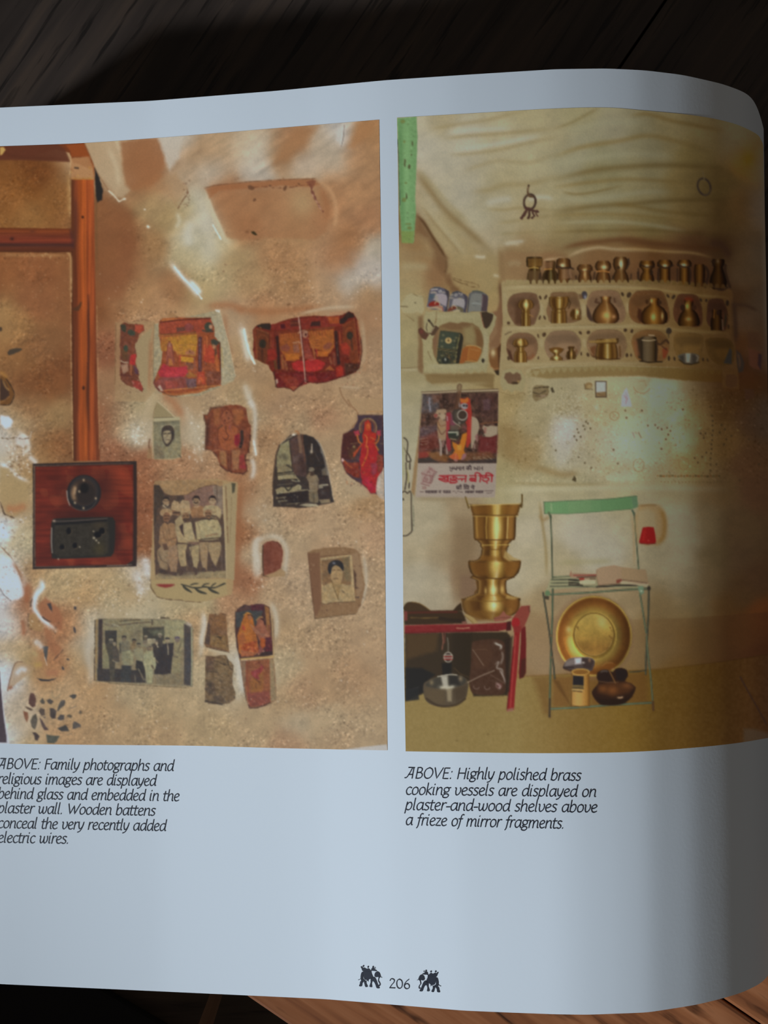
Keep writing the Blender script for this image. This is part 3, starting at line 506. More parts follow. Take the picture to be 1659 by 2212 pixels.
    s.line(D("362 275 366 700 362 1000 370 1330"), 1.8, (150,115,90), .6, rag=.6); s.line(D("1130 1328 1290 1322 1390 1316"), 1.6, (170,150,130), .6, rag=.5); s.line(D("355 1338 600 1338 1000 1332"), 1.4, (110,95,85), .45)
    s.line(D("372 275 580 270 900 258 1390 250"), 1.2, (140,112,95), .45, rag=.5); s.wash(D("1418 300 1420 700 1418 1290"), 4, (48,30,26), .7)
    s.blob(*D("880 560")[0], 50, 40, (52,26,20), .75); s.blob(*D("1090 480")[0], 22, 30, (60,26,20), .7); s.blob(*D("1180 1000")[0], 24, 44, (46,24,20), .7); s.blob(*D("800 790")[0], 60, 9, (46,22,18), .6)
    sw = s.part('round_switch', 'black domed switch'); p = D("885 550")[0]
    s.ell(p[0], p[1]+2, 37, 39, (34,30,30), L=sw, soft=2); s.ell(p[0], p[1]-2, 31, 33, (44,38,36), soft=3); s.ell(p[0]-1, p[1], 26, 28, (54,40,32), soft=6); s.ell(p[0]+2, p[1]+3, 22, 24, (40,32,28), soft=6)
    s.ell(p[0]+1, p[1]-8, 9, 11, (24,20,18), soft=4); s.wash(D("800 480 770 560 790 640"), 5, (128,100,72), .9); s.wash(D("795 500 785 580"), 2.6, (165,135,105), .7); s.line(D("705 540 712 620 735 690"), 2.6, (140,128,118), .85, sm=4)
    s.line(D("730 690 800 730 880 745 960 720 1020 640"), 2, (70,62,56), .7, sm=4)
    for q in ("882 425", "880 720", "835 545", "1010 618", "790 665"): t_ = D(q)[0]; s.blob(t_[0], t_[1], 2, 2.4, (190,165,130), .85)
    so = s.part('socket_plate', 'black moulded socket plate')
    s.poly(D("555 845 620 828 1130 812 1200 840 1215 900 1205 1150 1180 1215 1110 1235 600 1255 545 1215 530 1080 540 900"), (36,32,28), 2, .3, L=so, sm=3); s.poly(D("580 905 1130 870 1150 1000 1140 1190 1090 1215 620 1235 570 1190 565 1000"), (46,40,32), 5, grain=10)
    s.line(D("560 860 700 858 900 845 1130 828"), 2, (98,82,76), .7); s.line(D("590 888 800 875 1120 850"), 3.4, (22,18,18), .85); s.line(D("545 930 542 1080 550 1190"), 2.6, (140,128,118), .8); s.blob(*D("570 855")[0], 3, 2.4, (165,140,120), .9)
    s.blob(*D("1050 1150")[0], 12, 14, (66,56,32), .7); s.blob(*D("1050 900")[0], 14, 8, (64,52,36), .6)
    for q in ("725 960 5.4 7.4", "655 1130 5.4 5.4", "790 1115 5.2 6", "1030 1000 8 6.6", "1075 960 6.5 7"):
        a, b, r1, r2 = map(float, q.split()); t_ = D([a, b])[0]; s.ell(t_[0], t_[1], r1, r2, (16,12,12), soft=3); s.ring(t_[0]+.8, t_[1]+1, r1, r2, 1.4, (92,76,54), .6, t0=-40, t1=100)
    for q in ("990 1035 2.4", "1015 1060 2", "1040 1085 1.6", "985 965 1.4", "615 1258 1.6", "840 1130 1.6"): a, b, r = map(float, q.split()); t_ = D([a, b])[0]; s.blob(t_[0], t_[1], r, r, (190,175,150), .85)
    # ---- pictures set in the wall
    def picture(note): return s.part('wall_picture', note)
    # torn strip
    pa = picture('torn strip of a coloured print')
    s.poly(F("150 240 600 230 600 1000 480 1130 140 1130"), (146,118,84), 3, 2, a=.55); s.poly(F("370 480 420 420 560 300 530 700 500 1030 455 1020 380 700"), (140,122,90), 2, .6, a=.8)
    s.poly(F("205 280 250 235 300 262 380 255 465 270 478 330 420 380 400 450 370 490 385 590 395 620 372 660 385 730 415 790 410 850 435 930 465 990 455 1020 400 985 340 965 280 940 205 880"), (104,56,38), 1.6, 1.6, 5, L=pa, grain=14)
    s.poly(F("370 265 460 270 475 325 420 360 370 340"), (155,62,40), 2, 1, a=.9); s.poly(F("290 330 330 320 375 350 370 385 320 390 290 365"), (58,60,46), 1.5); s.poly(F("205 270 260 262 275 310 265 355 225 330"), (56,52,38), 1.5, 1)
    s.ell(*F("268 535")[0], 5, 8, (58,62,46)); s.poly(F("215 540 260 560 300 600 290 660 230 660"), (92,60,34), 2, 1, a=.8); s.line(F("300 400 340 420 350 560 330 800"), 5, (118,62,38), .6); s.poly(F("330 600 385 595 380 650 370 720 310 720 310 640"), (160,42,36), 2, 1)
    s.line(F("210 670 250 690 290 690"), 2.4, (180,160,130), .8); s.poly(F("210 720 290 700 300 780 240 820"), (152,118,92), 2, 1, a=.8); s.poly(F("355 720 400 760 410 820 370 820"), (82,50,58), 2, 1); s.line(F("325 720 325 830"), 4, (150,88,52), .8)
    s.poly(F("330 890 420 900 455 960 450 1010 360 960"), (140,52,40), 2, 1.2); s.line(F("205 830 300 835 330 845"), 3, (90,44,36), .8); s.specks(40, (258,820,310,850), (.8,1.8), [(175,150,130),(70,46,38)], .7, 43)
    s.line(F("160 250 155 500 150 800 145 930"), 1.6, (92,66,42), .6, rag=1); s.line(F("235 215 310 245 370 225 460 205 520 220"), 1.4, (95,65,45), .6, rag=1.5); s.line(F("180 1135 245 1140"), 3, (100,82,60), .6, rag=1.5)
    s.line(F("560 470 550 620 570 760 580 900"), 1.4, (120,88,60), .6); s.wash(F("540 420 535 700 530 1000"), 3.5, (138,98,68), .6)
    # glass with the temple scene
    pb = picture('orange and red print of a temple scene behind glass')
    s.poly(F("590 260 1320 100 1420 480 1498 850 1470 900 1330 960 1100 1060 800 1075 640 1030 575 900 580 650"), (148,132,100), 1.8, .8, L=pb); s.poly(F("1220 170 1310 110 1400 460 1490 850 1460 900 1340 920 1325 500 1265 400 1260 300"), (156,142,112), 2, .5); s.line(F("1325 130 1420 480 1496 845"), 1.6, (178,165,138), .8); s.line(F("585 260 575 500 580 760 590 900"), 1.4, (112,96,70), .7)
    s.poly(F("1265 100 1325 100 1320 130 1280 120"), (200,192,178), 1.5, .6)
    art = F("650 215 700 195 840 185 1215 190 1260 300 1262 390 1300 450 1325 470 1335 850 1330 950 1160 985 1090 1030 930 1040 800 1065 700 1040 640 1010 610 960 580 910 640 760 665 700 680 560 655 480 640 350 635 280")
    s.poly(art, (136,66,36), 1.6, .8, L=pb, grain=12)
    s.poly(F("650 240 1215 195 1230 260 1240 350 650 370"), (142,60,38), 2); s.poly(F("680 195 850 190 840 205 660 235"), (160,90,45), 2); s.line(F("650 240 900 212 1220 192"), 2, (66,26,20), .9, rag=.5)
    s.poly(F("835 300 1025 280 1030 320 840 350"), (92,54,42), 2); s.ell(*F("975 295")[0], 9, 9, (125,58,50), .9); s.line(F("640 390 850 380 1050 355"), 4, (132,80,40), .7); s.line(F("660 370 860 365 1050 345"), 1.5, (70,50,30), .6)
    s.poly(F("690 410 1065 370 1070 440 1050 620 860 600 840 560 700 560"), (160,108,36), 2.5, 1); s.poly(F("670 400 750 430 760 460 700 560 665 560 660 480"), (150,92,38), 2, 1)
    for k in range(8): a = 690+k*26; s.line(F([a, 395, a+4, 455-(k % 3)*20]), 2, (160,80,40), .7)
    s.ell(*F("1195 290")[0], 9, 10, (58,58,46)); s.ell(*F("1220 290")[0], 4, 5, (170,118,85)); s.line(F("1130 330 1180 345 1240 340"), 4, (56,54,42), .8)
    s.poly(F("1220 440 1260 425 1310 455 1310 480 1270 510 1230 490"), (62,60,48), 1.6); s.line(F("1270 500 1275 560 1272 630"), 4, (70,50,38), .8); s.poly(F("1240 480 1280 500 1270 540 1240 530"), (165,112,75), 2, a=.8)
    s.poly(F("1135 480 1220 500 1260 560 1262 700 1140 680"), (158,58,36), 2, 1); s.line(F("1145 400 1150 600"), 3, (170,82,40), .8); s.line(F("1175 400 1178 520"), 3, (175,90,45), .8)
    s.line(F("1100 420 1098 560 1100 780"), 8, (74,44,46), .9); s.line(F("1095 430 1100 560 1095 740"), 2, (128,92,96), .6, rag=2); s.line(F("1320 460 1325 650 1332 850"), 2, (56,30,22), .8); s.line(F("1285 620 1300 800"), 7, (165,86,40), .8); s.line(F("1300 500 1308 640"), 3, (120,40,28), .8)
    s.line(F("1340 520 1350 640 1350 740"), 3, (160,125,60), .5)
    # figure at the left, throne, animals
    s.poly(F("755 450 790 490 800 560 810 640 815 720 720 720 720 640 725 560 735 490"), (140,74,54), 1.6, .5); s.line(F("757 450 735 500 725 600"), 1.6, (96,42,30), .8); s.line(F("757 450 785 510 800 600 805 715"), 1.6, (96,42,30), .8); s.blob(*F("760 490")[0], 3, 4, (150,110,90), .7); s.line(F("740 620 730 700"), 3, (110,50,36), .7); s.poly(F("755 650 775 650 800 720 750 725"), (170,100,50), 2, .5)
    for k in range(4): s.line(F([865, 500+k*30, 905, 495+k*30]), 1.6, (130,70,45), .7)
    s.line(F("800 480 830 560 850 600"), 3, (175,120,50), .7); s.line(F("925 560 980 520 1020 490"), 3, (165,105,45), .7); s.line(F("940 490 1000 480 1050 500"), 1.5, (120,70,40), .6)
    s.poly(F("935 570 990 540 1040 570 1045 610 980 600 930 600"), (150,92,60), 2, .6); s.ell(*F("985 568")[0], 1.4, 1.4, (60,34,28)); s.poly(F("880 620 1000 630 1040 640 1020 690 890 680"), (176,120,36), 1.8); s.poly(F("945 690 1010 690 1040 720 1020 780 960 760"), (120,72,50), 2, 1); s.line(F("880 610 870 680 880 730"), 3, (165,66,40), .8); s.line(F("1030 640 1045 720 1060 770"), 3, (125,72,55), .8)
    s.poly(F("690 700 760 740 860 740 950 730 960 800 920 850 760 860 650 850 630 800 660 750"), (160,44,48), 2.4, 1); s.wash(F("690 800 780 830 900 820"), 4, (178,56,58), .7); s.wash(F("650 870 780 870 900 860"), 3, (120,60,70), .8)
    s.poly(F("600 910 640 870 860 860 950 850 950 970 900 985 700 1000 630 985"), (124,62,52), 2.5, 1.2, grain=16); s.poly(F("700 900 840 900 870 960 720 985"), (150,64,50), 3, 1.5, a=.8)
    s.poly(F("945 830 985 790 1050 830 1060 850 960 855"), (150,92,40), 2, .8); s.poly(F("940 870 1060 870 1060 975 960 985"), (104,72,72), 2, 1.5, grain=20); s.poly(F("1070 790 1150 790 1160 930 1070 930"), (160,60,38), 3, 1.2, grain=14); s.ell(*F("1110 890")[0], 6, 7, (180,80,40), .8); s.poly(F("1160 780 1330 790 1330 950 1180 960"), (118,64,44), 3, 2, grain=24)
    s.specks(70, (400,780,478,838), (.9,2.2), [(70,36,32),(175,110,80),(92,60,66),(180,90,45)], .75, 44); s.line(F("700 1000 900 985 1170 960 1330 945"), 2, (176,110,52), .8, rag=.6); s.line(F("690 1040 850 1050 1090 1015 1180 985"), 5, (160,92,46), .7); s.line(F("600 960 680 1020 760 1062 840 1068"), 1.6, (70,42,30), .7, rag=.8)
    s.poly(F("625 965 650 940 690 1010 660 1010"), (170,140,118), 1.6, .6); s.line(F("590 890 585 920 610 970 640 1000"), 3.4, (92,44,40), .8); s.poly(F("720 180 770 130 810 140 850 185 790 180"), (130,95,62), 2, 1.5, a=.6); s.specks(10, (358,670,386,686), (1,2), [(80,58,42)], .8, 45)
    # double glass at the right
    pc = picture('dark red print split by a pale vertical crack')
    fr = G("170 300 200 260 260 235 340 230 380 250 440 215 540 185 650 165 800 150 960 160 1060 150 1110 130 1150 108 1200 125 1240 190 1260 300 1280 400 1292 510 1270 640 1260 690 1220 730 1130 765 1040 790 930 830 820 845 740 830 700 820 640 880 590 925 550 900 480 885 420 890 395 800 380 730 345 700 335 660 260 620 190 590 172 500 180 400")
    s.poly(fr, (102,36,22), 1.8, 1.0, L=pc, grain=10)
    s.poly(G("205 285 340 330 345 480 320 560 300 650 215 600"), (96,46,24), 2, .6); s.poly(G("1090 260 1210 190 1230 300 1250 640 1180 640 1090 420"), (112,50,26), 2, .6)
    s.poly(G("355 240 440 225 640 180 1060 150 1080 250 900 290 430 300 350 290"), (118,40,28), 2, 1, grain=10); s.poly(G("930 165 1050 160 1060 230 960 235"), (150,66,30), 2.5); s.poly(G("450 240 500 235 505 280 460 285"), (70,24,28), 2); s.poly(G("555 200 640 195 640 260 560 262"), (82,36,26), 2); s.poly(G("770 215 860 205 865 255 760 260"), (60,32,26), 2); s.line(G("560 230 640 225"), 1.6, (140,70,40), .6)
    s.poly(G("440 340 640 320 680 560 600 620 520 610 450 500"), (142,72,30), 3, 1); s.poly(G("740 310 1000 290 1005 470 960 540 850 500 760 480"), (150,80,32), 3, 1); s.line(G("430 320 640 305"), 4, (110,46,24), .8); s.line(G("720 300 1000 270"), 4, (112,56,28), .8)
    for k in range(7): s.line(G([455+k*28, 330, 458+k*28, 370]), 1.6, (118,46,26), .7)
    for k in range(6): s.line(G([760+k*30, 310, 764+k*30, 360-(k % 2)*15]), 1.8, (120,46,28), .7)
    s.poly(G("500 540 640 545 650 600 510 610"), (166,90,30), 1.8); s.poly(G("830 510 950 520 940 570 830 570"), (166,86,30), 1.8); s.line(G("785 470 800 550 810 600"), 3, (168,100,50), .7); s.line(G("825 500 830 570"), 3, (150,44,30), .8)
    for q in ("820 405", "835 430", "830 455"): t_ = G(q)[0]; s.line([t_+(-4, 0), t_+(5, 0)], 1.6, (112,56,34), .8)
    s.poly(G("890 460 950 420 990 440 960 490 900 500"), (128,66,42), 2, .8); s.poly(G("450 470 520 440 560 480 530 520 470 510"), (126,62,42), 2, .8); s.poly(G("580 450 640 440 650 530 590 530"), (130,76,54), 2, .8, grain=10)
    s.line(G("420 370 430 500 440 690"), 6, (48,26,22), .9); s.line(G("1022 320 1030 450 1050 640"), 7, (52,30,26), .9); s.line(G("1030 420 1040 560"), 1.8, (120,84,70), .6, rag=1); s.line(G("375 330 380 480"), 4, (128,48,30), .8); s.line(G("355 330 360 470"), 2, (150,70,40), .7); s.line(G("1060 320 1070 450"), 3, (150,62,32), .8); s.line(G("390 560 410 690"), 6, (88,60,28), .7)
    s.poly(G("320 500 400 490 420 560 400 610 325 610"), (132,38,26), 3, 1); s.poly(G("1070 440 1130 420 1170 490 1160 560 1080 540"), (140,44,28), 3, 1)
    s.ell(*G("272 440")[0], 7.5, 9.5, (50,40,28), soft=2.4); s.ring(*G("272 420")[0], 11, 15, 2, (128,66,34), .6, t0=180, t1=360); s.ell(*G("1165 355")[0], 7, 8.5, (54,42,30), soft=2.4); s.ring(*G("1165 340")[0], 10, 14, 2, (140,76,38), .6, t0=180, t1=360); s.line(G("1180 400 1190 500"), 4, (70,44,30), .7); s.line(G("265 500 270 620"), 5, (70,36,22), .6); s.line(G("210 285 330 330"), 3, (122,66,34), .7); s.line(G("1090 250 1205 190"), 3, (130,62,32), .7); s.line(G("1212 190 1235 420 1250 620"), 1.6, (140,72,36), .7); s.line(G("190 300 205 450 212 590"), 5, (130,66,34), .6); s.line(G("1245 200 1262 360 1280 500 1262 620"), 4, (150,92,58), .6)
    s.poly(G("205 255 260 232 345 232 358 270 350 300 260 280"), (46,34,28), 2, 1); s.poly(G("1060 190 1100 165 1140 112 1200 128 1215 165 1150 180 1110 230 1060 240"), (50,32,26), 2, 1); s.line(G("245 270 255 278"), 3, (130,86,40), .7); s.poly(G("960 120 1080 105 1140 112 1090 145 960 150"), (160,118,88), 2, .8, a=.8)
    # seated figure and lotus
    s.poly(G("660 330 715 320 740 370 735 420 760 500 800 590 690 600 690 500 665 430"), (128,52,38), 2, .8, grain=12); s.ell(*G("705 345")[0], 6, 7, (150,100,76), soft=2); s.ell(*G("714 345")[0], 2, 3, (70,30,24)); s.line(G("640 330 660 310 700 305 730 320"), 4, (160,118,90), .7); s.line(G("590 430 640 420 660 430"), 4, (160,112,82), .7); s.line(G("700 400 740 400"), 3, (92,34,28), .7); s.line(G("740 380 790 500 830 560"), 1.6, (168,96,50), .7)
    s.poly(G("565 640 640 610 700 620 760 590 850 600 915 640 880 700 800 725 650 725 590 700"), (158,36,32), 2.4, 1); s.wash(G("600 690 740 700 870 680"), 4, (176,44,38), .7); s.line(G("750 605 800 600"), 2, (150,100,72), .6)
    s.poly(G("390 735 640 730 900 735 1100 700 1130 765 930 830 740 840 640 880 480 885 420 885"), (104,30,26), 3, 1.5, grain=16); s.poly(G("430 760 500 740 620 790 640 860 520 870"), (124,44,30), 3, 1.5, grain=18); s.poly(G("905 710 960 660 1010 710"), (150,76,36), 1.8); s.line(G("470 560 480 690"), 6, (140,80,40), .8); s.line(G("500 620 520 700"), 6, (134,76,42), .7); s.line(G("960 580 975 640"), 5, (132,72,46), .8); s.line(G("1000 540 1010 650"), 6, (118,60,42), .8)
    s.poly(G("740 770 800 765 830 800 790 840 740 830"), (140,36,28), 3, 1, a=.8); s.poly(G("1020 680 1090 660 1100 760 1030 780"), (150,40,26), 3, 1.2); s.poly(G("1110 640 1260 640 1250 700 1210 730 1120 760"), (74,40,28), 2.4, 1.6, grain=22); s.specks(80, (590,785,780,832), (.8,2), [(60,26,22),(150,100,78),(140,62,40)], .65, 46)
    s.poly(G("550 880 610 870 640 885 590 925"), (140,66,42), 1.8, 1); s.poly(G("400 810 425 795 430 840 405 860"), (176,140,118), 1.6, .8); s.line(G("390 730 400 800 410 880"), 2.4, (60,34,28), .7, rag=1)
    s.line(G("640 165 655 280 670 420 690 600 712 830"), 3.2, (176,132,110), .95); s.line(G("650 170 668 300 684 470 704 650 716 820"), 1.6, (60,30,26), .7); s.line(fr[16:34], 1.8, (52,30,24), .6, rag=1)
    # face photograph
    pd = picture('small grey portrait of a woman in a head scarf')
    s.poly(H("335 140 520 310 605 355 610 540 615 820 500 850 290 840 270 600 280 340"), (150,130,98), 1.8, .8); s.poly(H("340 165 520 325 285 352 300 230"), (132,116,84), 1.8, .6); s.line(H("335 150 440 240 530 330"), 2, (178,162,130), .7)
    s.poly(H("285 395 600 375 605 560 615 640 610 815 500 830 295 838 285 600"), (122,112,84), 1.8, .5, L=pd, grain=12); s.wash(H("300 410 450 400 600 390"), 5, (104,96,74), .7); s.poly(H("290 345 600 335 600 370 290 392"), (156,144,112), 1.8); s.line(H("290 348 520 338"), 1.5, (84,72,54), .7)
    s.poly(H("300 740 400 690 440 690 540 640 610 660 612 815 300 836"), (132,120,88), 4, 1, a=.9, grain=12); s.poly(H("295 660 370 680 400 740 420 830 298 838"), (118,102,76), 4, 1, a=.9); s.line(H("540 600 600 610"), 2, (140,130,100), .6)
    s.poly(H("378 520 385 470 430 438 490 438 525 470 532 540 522 600 490 650 455 682 420 665 392 610"), (66,54,46), 2.2, .3, sm=3); s.poly(H("396 540 410 510 450 495 490 510 500 560 490 610 460 650 430 650 405 600"), (146,128,98), 2.4, sm=3); s.line(H("375 520 383 462 430 432 495 432 530 470"), 1.6, (160,146,116), .6, sm=3); s.line(H("392 545 400 600 430 655 458 670 500 640"), 1.3, (48,40,36), .8, sm=3)
    s.line(H("405 540 435 532"), 2.2, (52,44,38), .95); s.line(H("455 535 490 528"), 2.2, (52,44,38), .95); s.line(H("448 540 450 575 435 585"), 1.3, (104,88,66), .8); s.line(H("435 612 455 606 475 610"), 1.9, (80,66,52), .9); s.blob(*H("425 600")[0], 4, 8, (120,104,80), .6); s.wash(H("505 500 520 560 510 610"), 3, (54,44,40), .8)
    s.poly(H("410 645 460 680 480 665 470 690 430 690"), (60,52,46), 2, a=.8); s.line(H("355 770 380 790 400 830"), 3, (100,86,66), .6); s.line(H("480 700 490 820"), 2, (112,98,74), .6); s.line(H("590 790 615 820"), 2.5, (70,60,48), .7)
    s.line(H("240 600 230 680 245 760"), 3, (90,60,42), .7, rag=1); s.poly(H("215 720 270 700 270 830 205 830"), (134,108,74), 3, 1, a=.6); s.line(H("275 560 272 700 275 830"), 2.4, (165,148,116), .7); s.line(H("330 165 290 270 280 340"), 1.5, (110,86,58), .6); s.blob(*H("615 862")[0], 5, 2, (100,70,48), .7)
    # red idol print
    pe = picture('worn red print of a seated figure')
    fr = H("885 312 930 310 970 230 1080 215 1190 190 1310 195 1390 230 1410 330 1420 400 1450 440 1445 560 1425 690 1420 760 1380 800 1390 900 1405 985 1350 1015 1230 1000 1140 965 1080 915 1055 840 1040 800 990 740 905 715 915 600 920 440")
    s.poly(fr, (118,60,38), 2, 1.4, L=pe, grain=12); s.wash(H("940 350 930 560 920 700"), 5, (72,40,30), .8); s.wash(H("960 240 1020 225 1120 210"), 3, (84,56,40), .7); s.line(fr[10:20], 3, (62,32,26), .65, rag=2); s.line(np.vstack([fr[21:], fr[:3]]), 3, (70,42,32), .65, rag=2)
    s.poly(H("1000 250 1080 230 1080 420 1010 440"), (142,80,44), 6, 1, a=.9); s.poly(H("1230 240 1340 240 1370 330 1290 440 1240 400"), (148,84,46), 6, 1, a=.9)
    s.poly(H("1085 330 1120 260 1160 245 1205 265 1235 340 1225 420 1200 440 1130 440 1095 400"), (140,76,48), 2.4, .5, sm=2); s.line(H("1090 330 1125 260 1160 245 1205 265 1232 330"), 2, (92,42,28), .8); s.blob(*H("1158 285")[0], 1.8, 2.4, (70,34,26), .9); s.blob(*H("1185 350")[0], 2, 1.6, (60,34,28), .8); s.blob(*H("1135 380")[0], 2, 2.4, (72,34,28), .8); s.line(H("1100 350 1130 420 1180 400 1230 380"), 1.4, (100,48,32), .7)
    s.poly(H("1060 460 1130 430 1200 430 1290 470 1310 600 1290 680 1220 730 1150 735 1080 680 1050 580"), (146,76,44), 3, .6, sm=2); s.line(H("1145 440 1155 520 1180 560 1160 605 1130 595"), 2, (84,44,36), .75, sm=3); s.line(H("1110 570 1150 620 1210 600"), 1.6, (104,50,34), .7, sm=3); s.line(H("1060 480 1050 580 1080 680"), 2, (88,40,30), .7); s.poly(H("1255 560 1310 530 1320 650 1280 690 1250 650"), (126,32,40), 3, 1); s.line(H("1340 510 1345 600 1325 690"), 6.5, (50,38,34), .9); s.line(H("1200 440 1190 480"), 3, (120,60,62), .7); s.line(H("1060 470 1110 440"), 3, (74,52,36), .7)
    s.poly(H("1080 740 1150 740 1160 940 1090 900 1070 820"), (140,92,56), 3, 1); s.poly(H("1220 730 1320 730 1300 960 1230 970"), (142,92,58), 3, 1); s.line(H("1175 770 1180 960"), 2.4, (80,44,32), .8); s.line(H("1210 770 1205 960"), 2.4, (86,48,34), .8); s.poly(H("1310 800 1360 780 1390 920 1390 970 1310 950"), (134,50,42), 3, 1); s.wash(H("1320 930 1390 930"), 2.5, (140,40,50), .7); s.line(H("990 740 1060 730 1130 750"), 2.4, (160,100,64), .6); s.specks(50, (448,880,540,1015), (.8,1.7), [(165,105,70),(82,42,32)], .55, 47)
    s.blob(*H("1410 850")[0], 4, 2, (80,52,40), .8)
    # arched station photograph
    pf = picture('arched black and white photograph of a man at a carriage')
    fr = I("165 1295 165 1150 160 1030 185 820 210 640 245 555 320 490 400 450 470 430 560 435 650 470 720 540 760 640 790 740 825 900 850 1040 865 1160 885 1230 860 1255 760 1270 640 1300 480 1312 330 1300 210 1300")
    s.poly(fr, (60,48,42), 2, .7, L=pf); s.poly(I("215 680 250 560 360 500 390 790 380 800 240 790 205 820"), (134,122,86), 2.4, .8); s.wash(I("230 720 280 690 340 740"), 6, (96,86,66), .8); s.poly(I("215 780 400 800 400 860 440 930 460 960 230 990 215 900"), (128,112,80), 2, .5)
    s.poly(I("365 500 470 440 500 440 560 700 560 940 440 930 400 860 390 700"), (82,58,50), 2.4, .5); s.poly(I("400 700 470 690 480 750 410 770"), (104,82,74), 4, a=.7); s.line(I("470 430 490 540 495 640"), 7, (124,92,68), .85); s.line(I("515 440 530 600 545 760"), 3.4, (104,66,46), .85); s.line(I("360 510 380 690 400 880"), 2, (52,38,34), .8); s.wash(I("480 700 520 780 530 920"), 6, (56,38,34), .7)
    s.line(I("215 900 330 885 400 880"), 2.6, (44,38,34), .9); s.line(I("215 925 330 905 420 905"), 2.2, (52,44,38), .8); s.line(I("220 960 350 935 440 930"), 1.4, (80,70,54), .7); s.poly(I("220 930 400 910 420 950 230 980"), (144,128,92), 2, .3); s.line(I("220 985 330 970 470 980"), 2.6, (48,42,38), .9); s.line(I("330 800 380 830 400 850"), 4, (62,52,42), .8); s.line(I("430 935 480 990"), 3, (150,135,100), .7); s.line(I("390 980 440 995 480 990"), 3, (150,140,110), .7)
    s.poly(I("195 1095 260 1060 330 1070 400 1060 500 1050 500 1090 330 1130 210 1150"), (138,122,88), 2, .6); s.line(I("310 1065 345 1105 375 1080 390 1060"), 3, (48,42,36), .9, sm=3); s.line(I("430 1060 470 1040 495 1060 480 1090"), 3, (150,138,104), .9, sm=3); s.line(I("215 1040 300 1030 400 1020"), 2, (110,98,74), .6); s.poly(I("210 1150 330 1130 580 1095 580 1240 420 1250 240 1240"), (46,36,34), 2); s.line(I("215 1140 400 1115 580 1095"), 2.4, (150,136,102), .8)
    s.line(I("200 1200 320 1180"), 2.4, (130,116,86), .7); s.line(I("230 1230 330 1225"), 2.6, (142,128,96), .7); s.line(I("330 1270 480 1250"), 2, (110,96,70), .7); s.specks(40, (593,1060,650,1092), (.8,1.9), [(150,135,105),(40,34,30)], .7, 48)
    s.poly(I("520 440 640 470 720 560 760 700 800 840 820 930 700 930 660 900 580 850 560 700 530 560"), (50,40,36), 3, .5); s.line(I("630 550 625 650"), 3, (150,132,110), .9); s.blob(*I("622 640")[0], 3, 3.6, (165,148,125), .85); s.line(I("660 640 720 760"), 1.6, (84,70,62), .6)
    s.poly(I("745 860 790 820 830 900 825 930 750 920"), (112,98,80), 3, .5, a=.8); s.line(I("690 500 740 590 775 720 810 860 840 1000"), 2.6, (128,120,110), .7, rag=1.2); s.line(I("735 590 745 650"), 4, (120,112,100), .5)
    s.poly(I("700 930 825 930 850 1050 845 1210 720 1215 700 1100"), (58,44,40), 2); s.line(I("715 1045 815 1035"), 4, (150,138,112), .9); s.line(I("715 1070 755 1065"), 3, (150,138,112), .85); s.line(I("710 935 820 930"), 1.6, (40,32,30), .7); s.blob(*I("760 1130")[0], 4, 5, (96,84,76), .6)
    s.poly(I("560 940 600 900 690 920 712 970 700 1090 690 1110 600 1110 590 1000"), (128,108,82), 2, .4); s.ell(*I("628 895")[0], 5.4, 6.6, (70,52,42)); s.poly(I("590 860 600 830 640 826 660 850 650 870 600 878"), (120,104,82), 1.6, sm=2); s.line(I("570 950 600 900"), 4, (120,98,72), .8); s.line(I("695 980 705 1090"), 3, (92,74,58), .6); s.line(I("600 1000 690 1005"), 1.2, (100,82,62), .5)
    s.poly(I("590 1105 690 1100 712 1210 700 1250 660 1250 600 1240"), (112,96,72), 2, .4); s.line(I("645 1130 655 1240"), 2, (72,60,48), .7); s.line(I("590 1105 690 1100"), 1.8, (140,122,92), .7); s.poly(I("480 1280 560 1258 680 1265 720 1290 600 1300"), (158,142,112), 2, .6); s.poly(I("715 1215 840 1205 850 1245 740 1262"), (140,120,88), 2, .5, a=.85); s.line(I("850 1050 860 1170 882 1235"), 5, (54,46,42), .85); s.line(I("720 540 770 650 800 760 830 900 850 1040 880 1210"), 1.8, (178,164,140), .6, dx=1.5); s.line(I("165 1290 330 1300 480 1310 640 1298"), 1.4, (70,54,40), .7, rag=.7)
    s.poly(I("380 450 410 420 440 430 420 450"), (200,188,172), 1.5, .5); s.line(I("335 480 380 440"), 3, (62,50,44), .8); s.line(I("245 555 320 492 400 455"), 1.8, (165,150,120), .6); s.line(I("430 395 460 400 470 430"), 3, (150,100,62), .8); s.line(I("240 560 205 660 180 830 165 1000 165 1150"), 3.4, (74,56,44), .8, rag=.8)
    # red goddess print at the page's middle edge
    pg = picture('bright red print of a standing figure')
    s.poly(I("1175 205 1480 205 1500 860 1500 1160 1480 1205 1420 1160 1385 1140 1330 1140 1290 1075 1235 1030 1160 990 1090 945 1040 890 1000 800 978 760 985 600 1005 430 1050 410 1130 350 1180 260"), (70,50,56), 2, .8, L=pg)
    s.poly(I("1005 430 1080 400 1130 380 1190 400 1190 640 1100 740 980 730 985 600"), (74,36,32), 4, 1); s.poly(I("1060 640 1140 560 1180 620 1140 740 1070 700"), (84,52,34), 4, 1, a=.8); s.line(I("1090 545 1180 535"), 1.6, (150,120,72), .6); s.blob(*I("1132 580")[0], 2.4, 2.4, (165,150,90), .8); s.blob(*I("1062 600")[0], 2, 2, (120,90,62), .7); s.line(I("1440 545 1490 545"), 1.6, (150,120,72), .5)
    s.ring(*I("1300 355")[0], 18, 20, 2.6, (150,112,66), .85, t0=150, t1=390); s.ring(*I("1300 350")[0], 14, 16, 2, (170,80,40), .6, t0=150, t1=390)
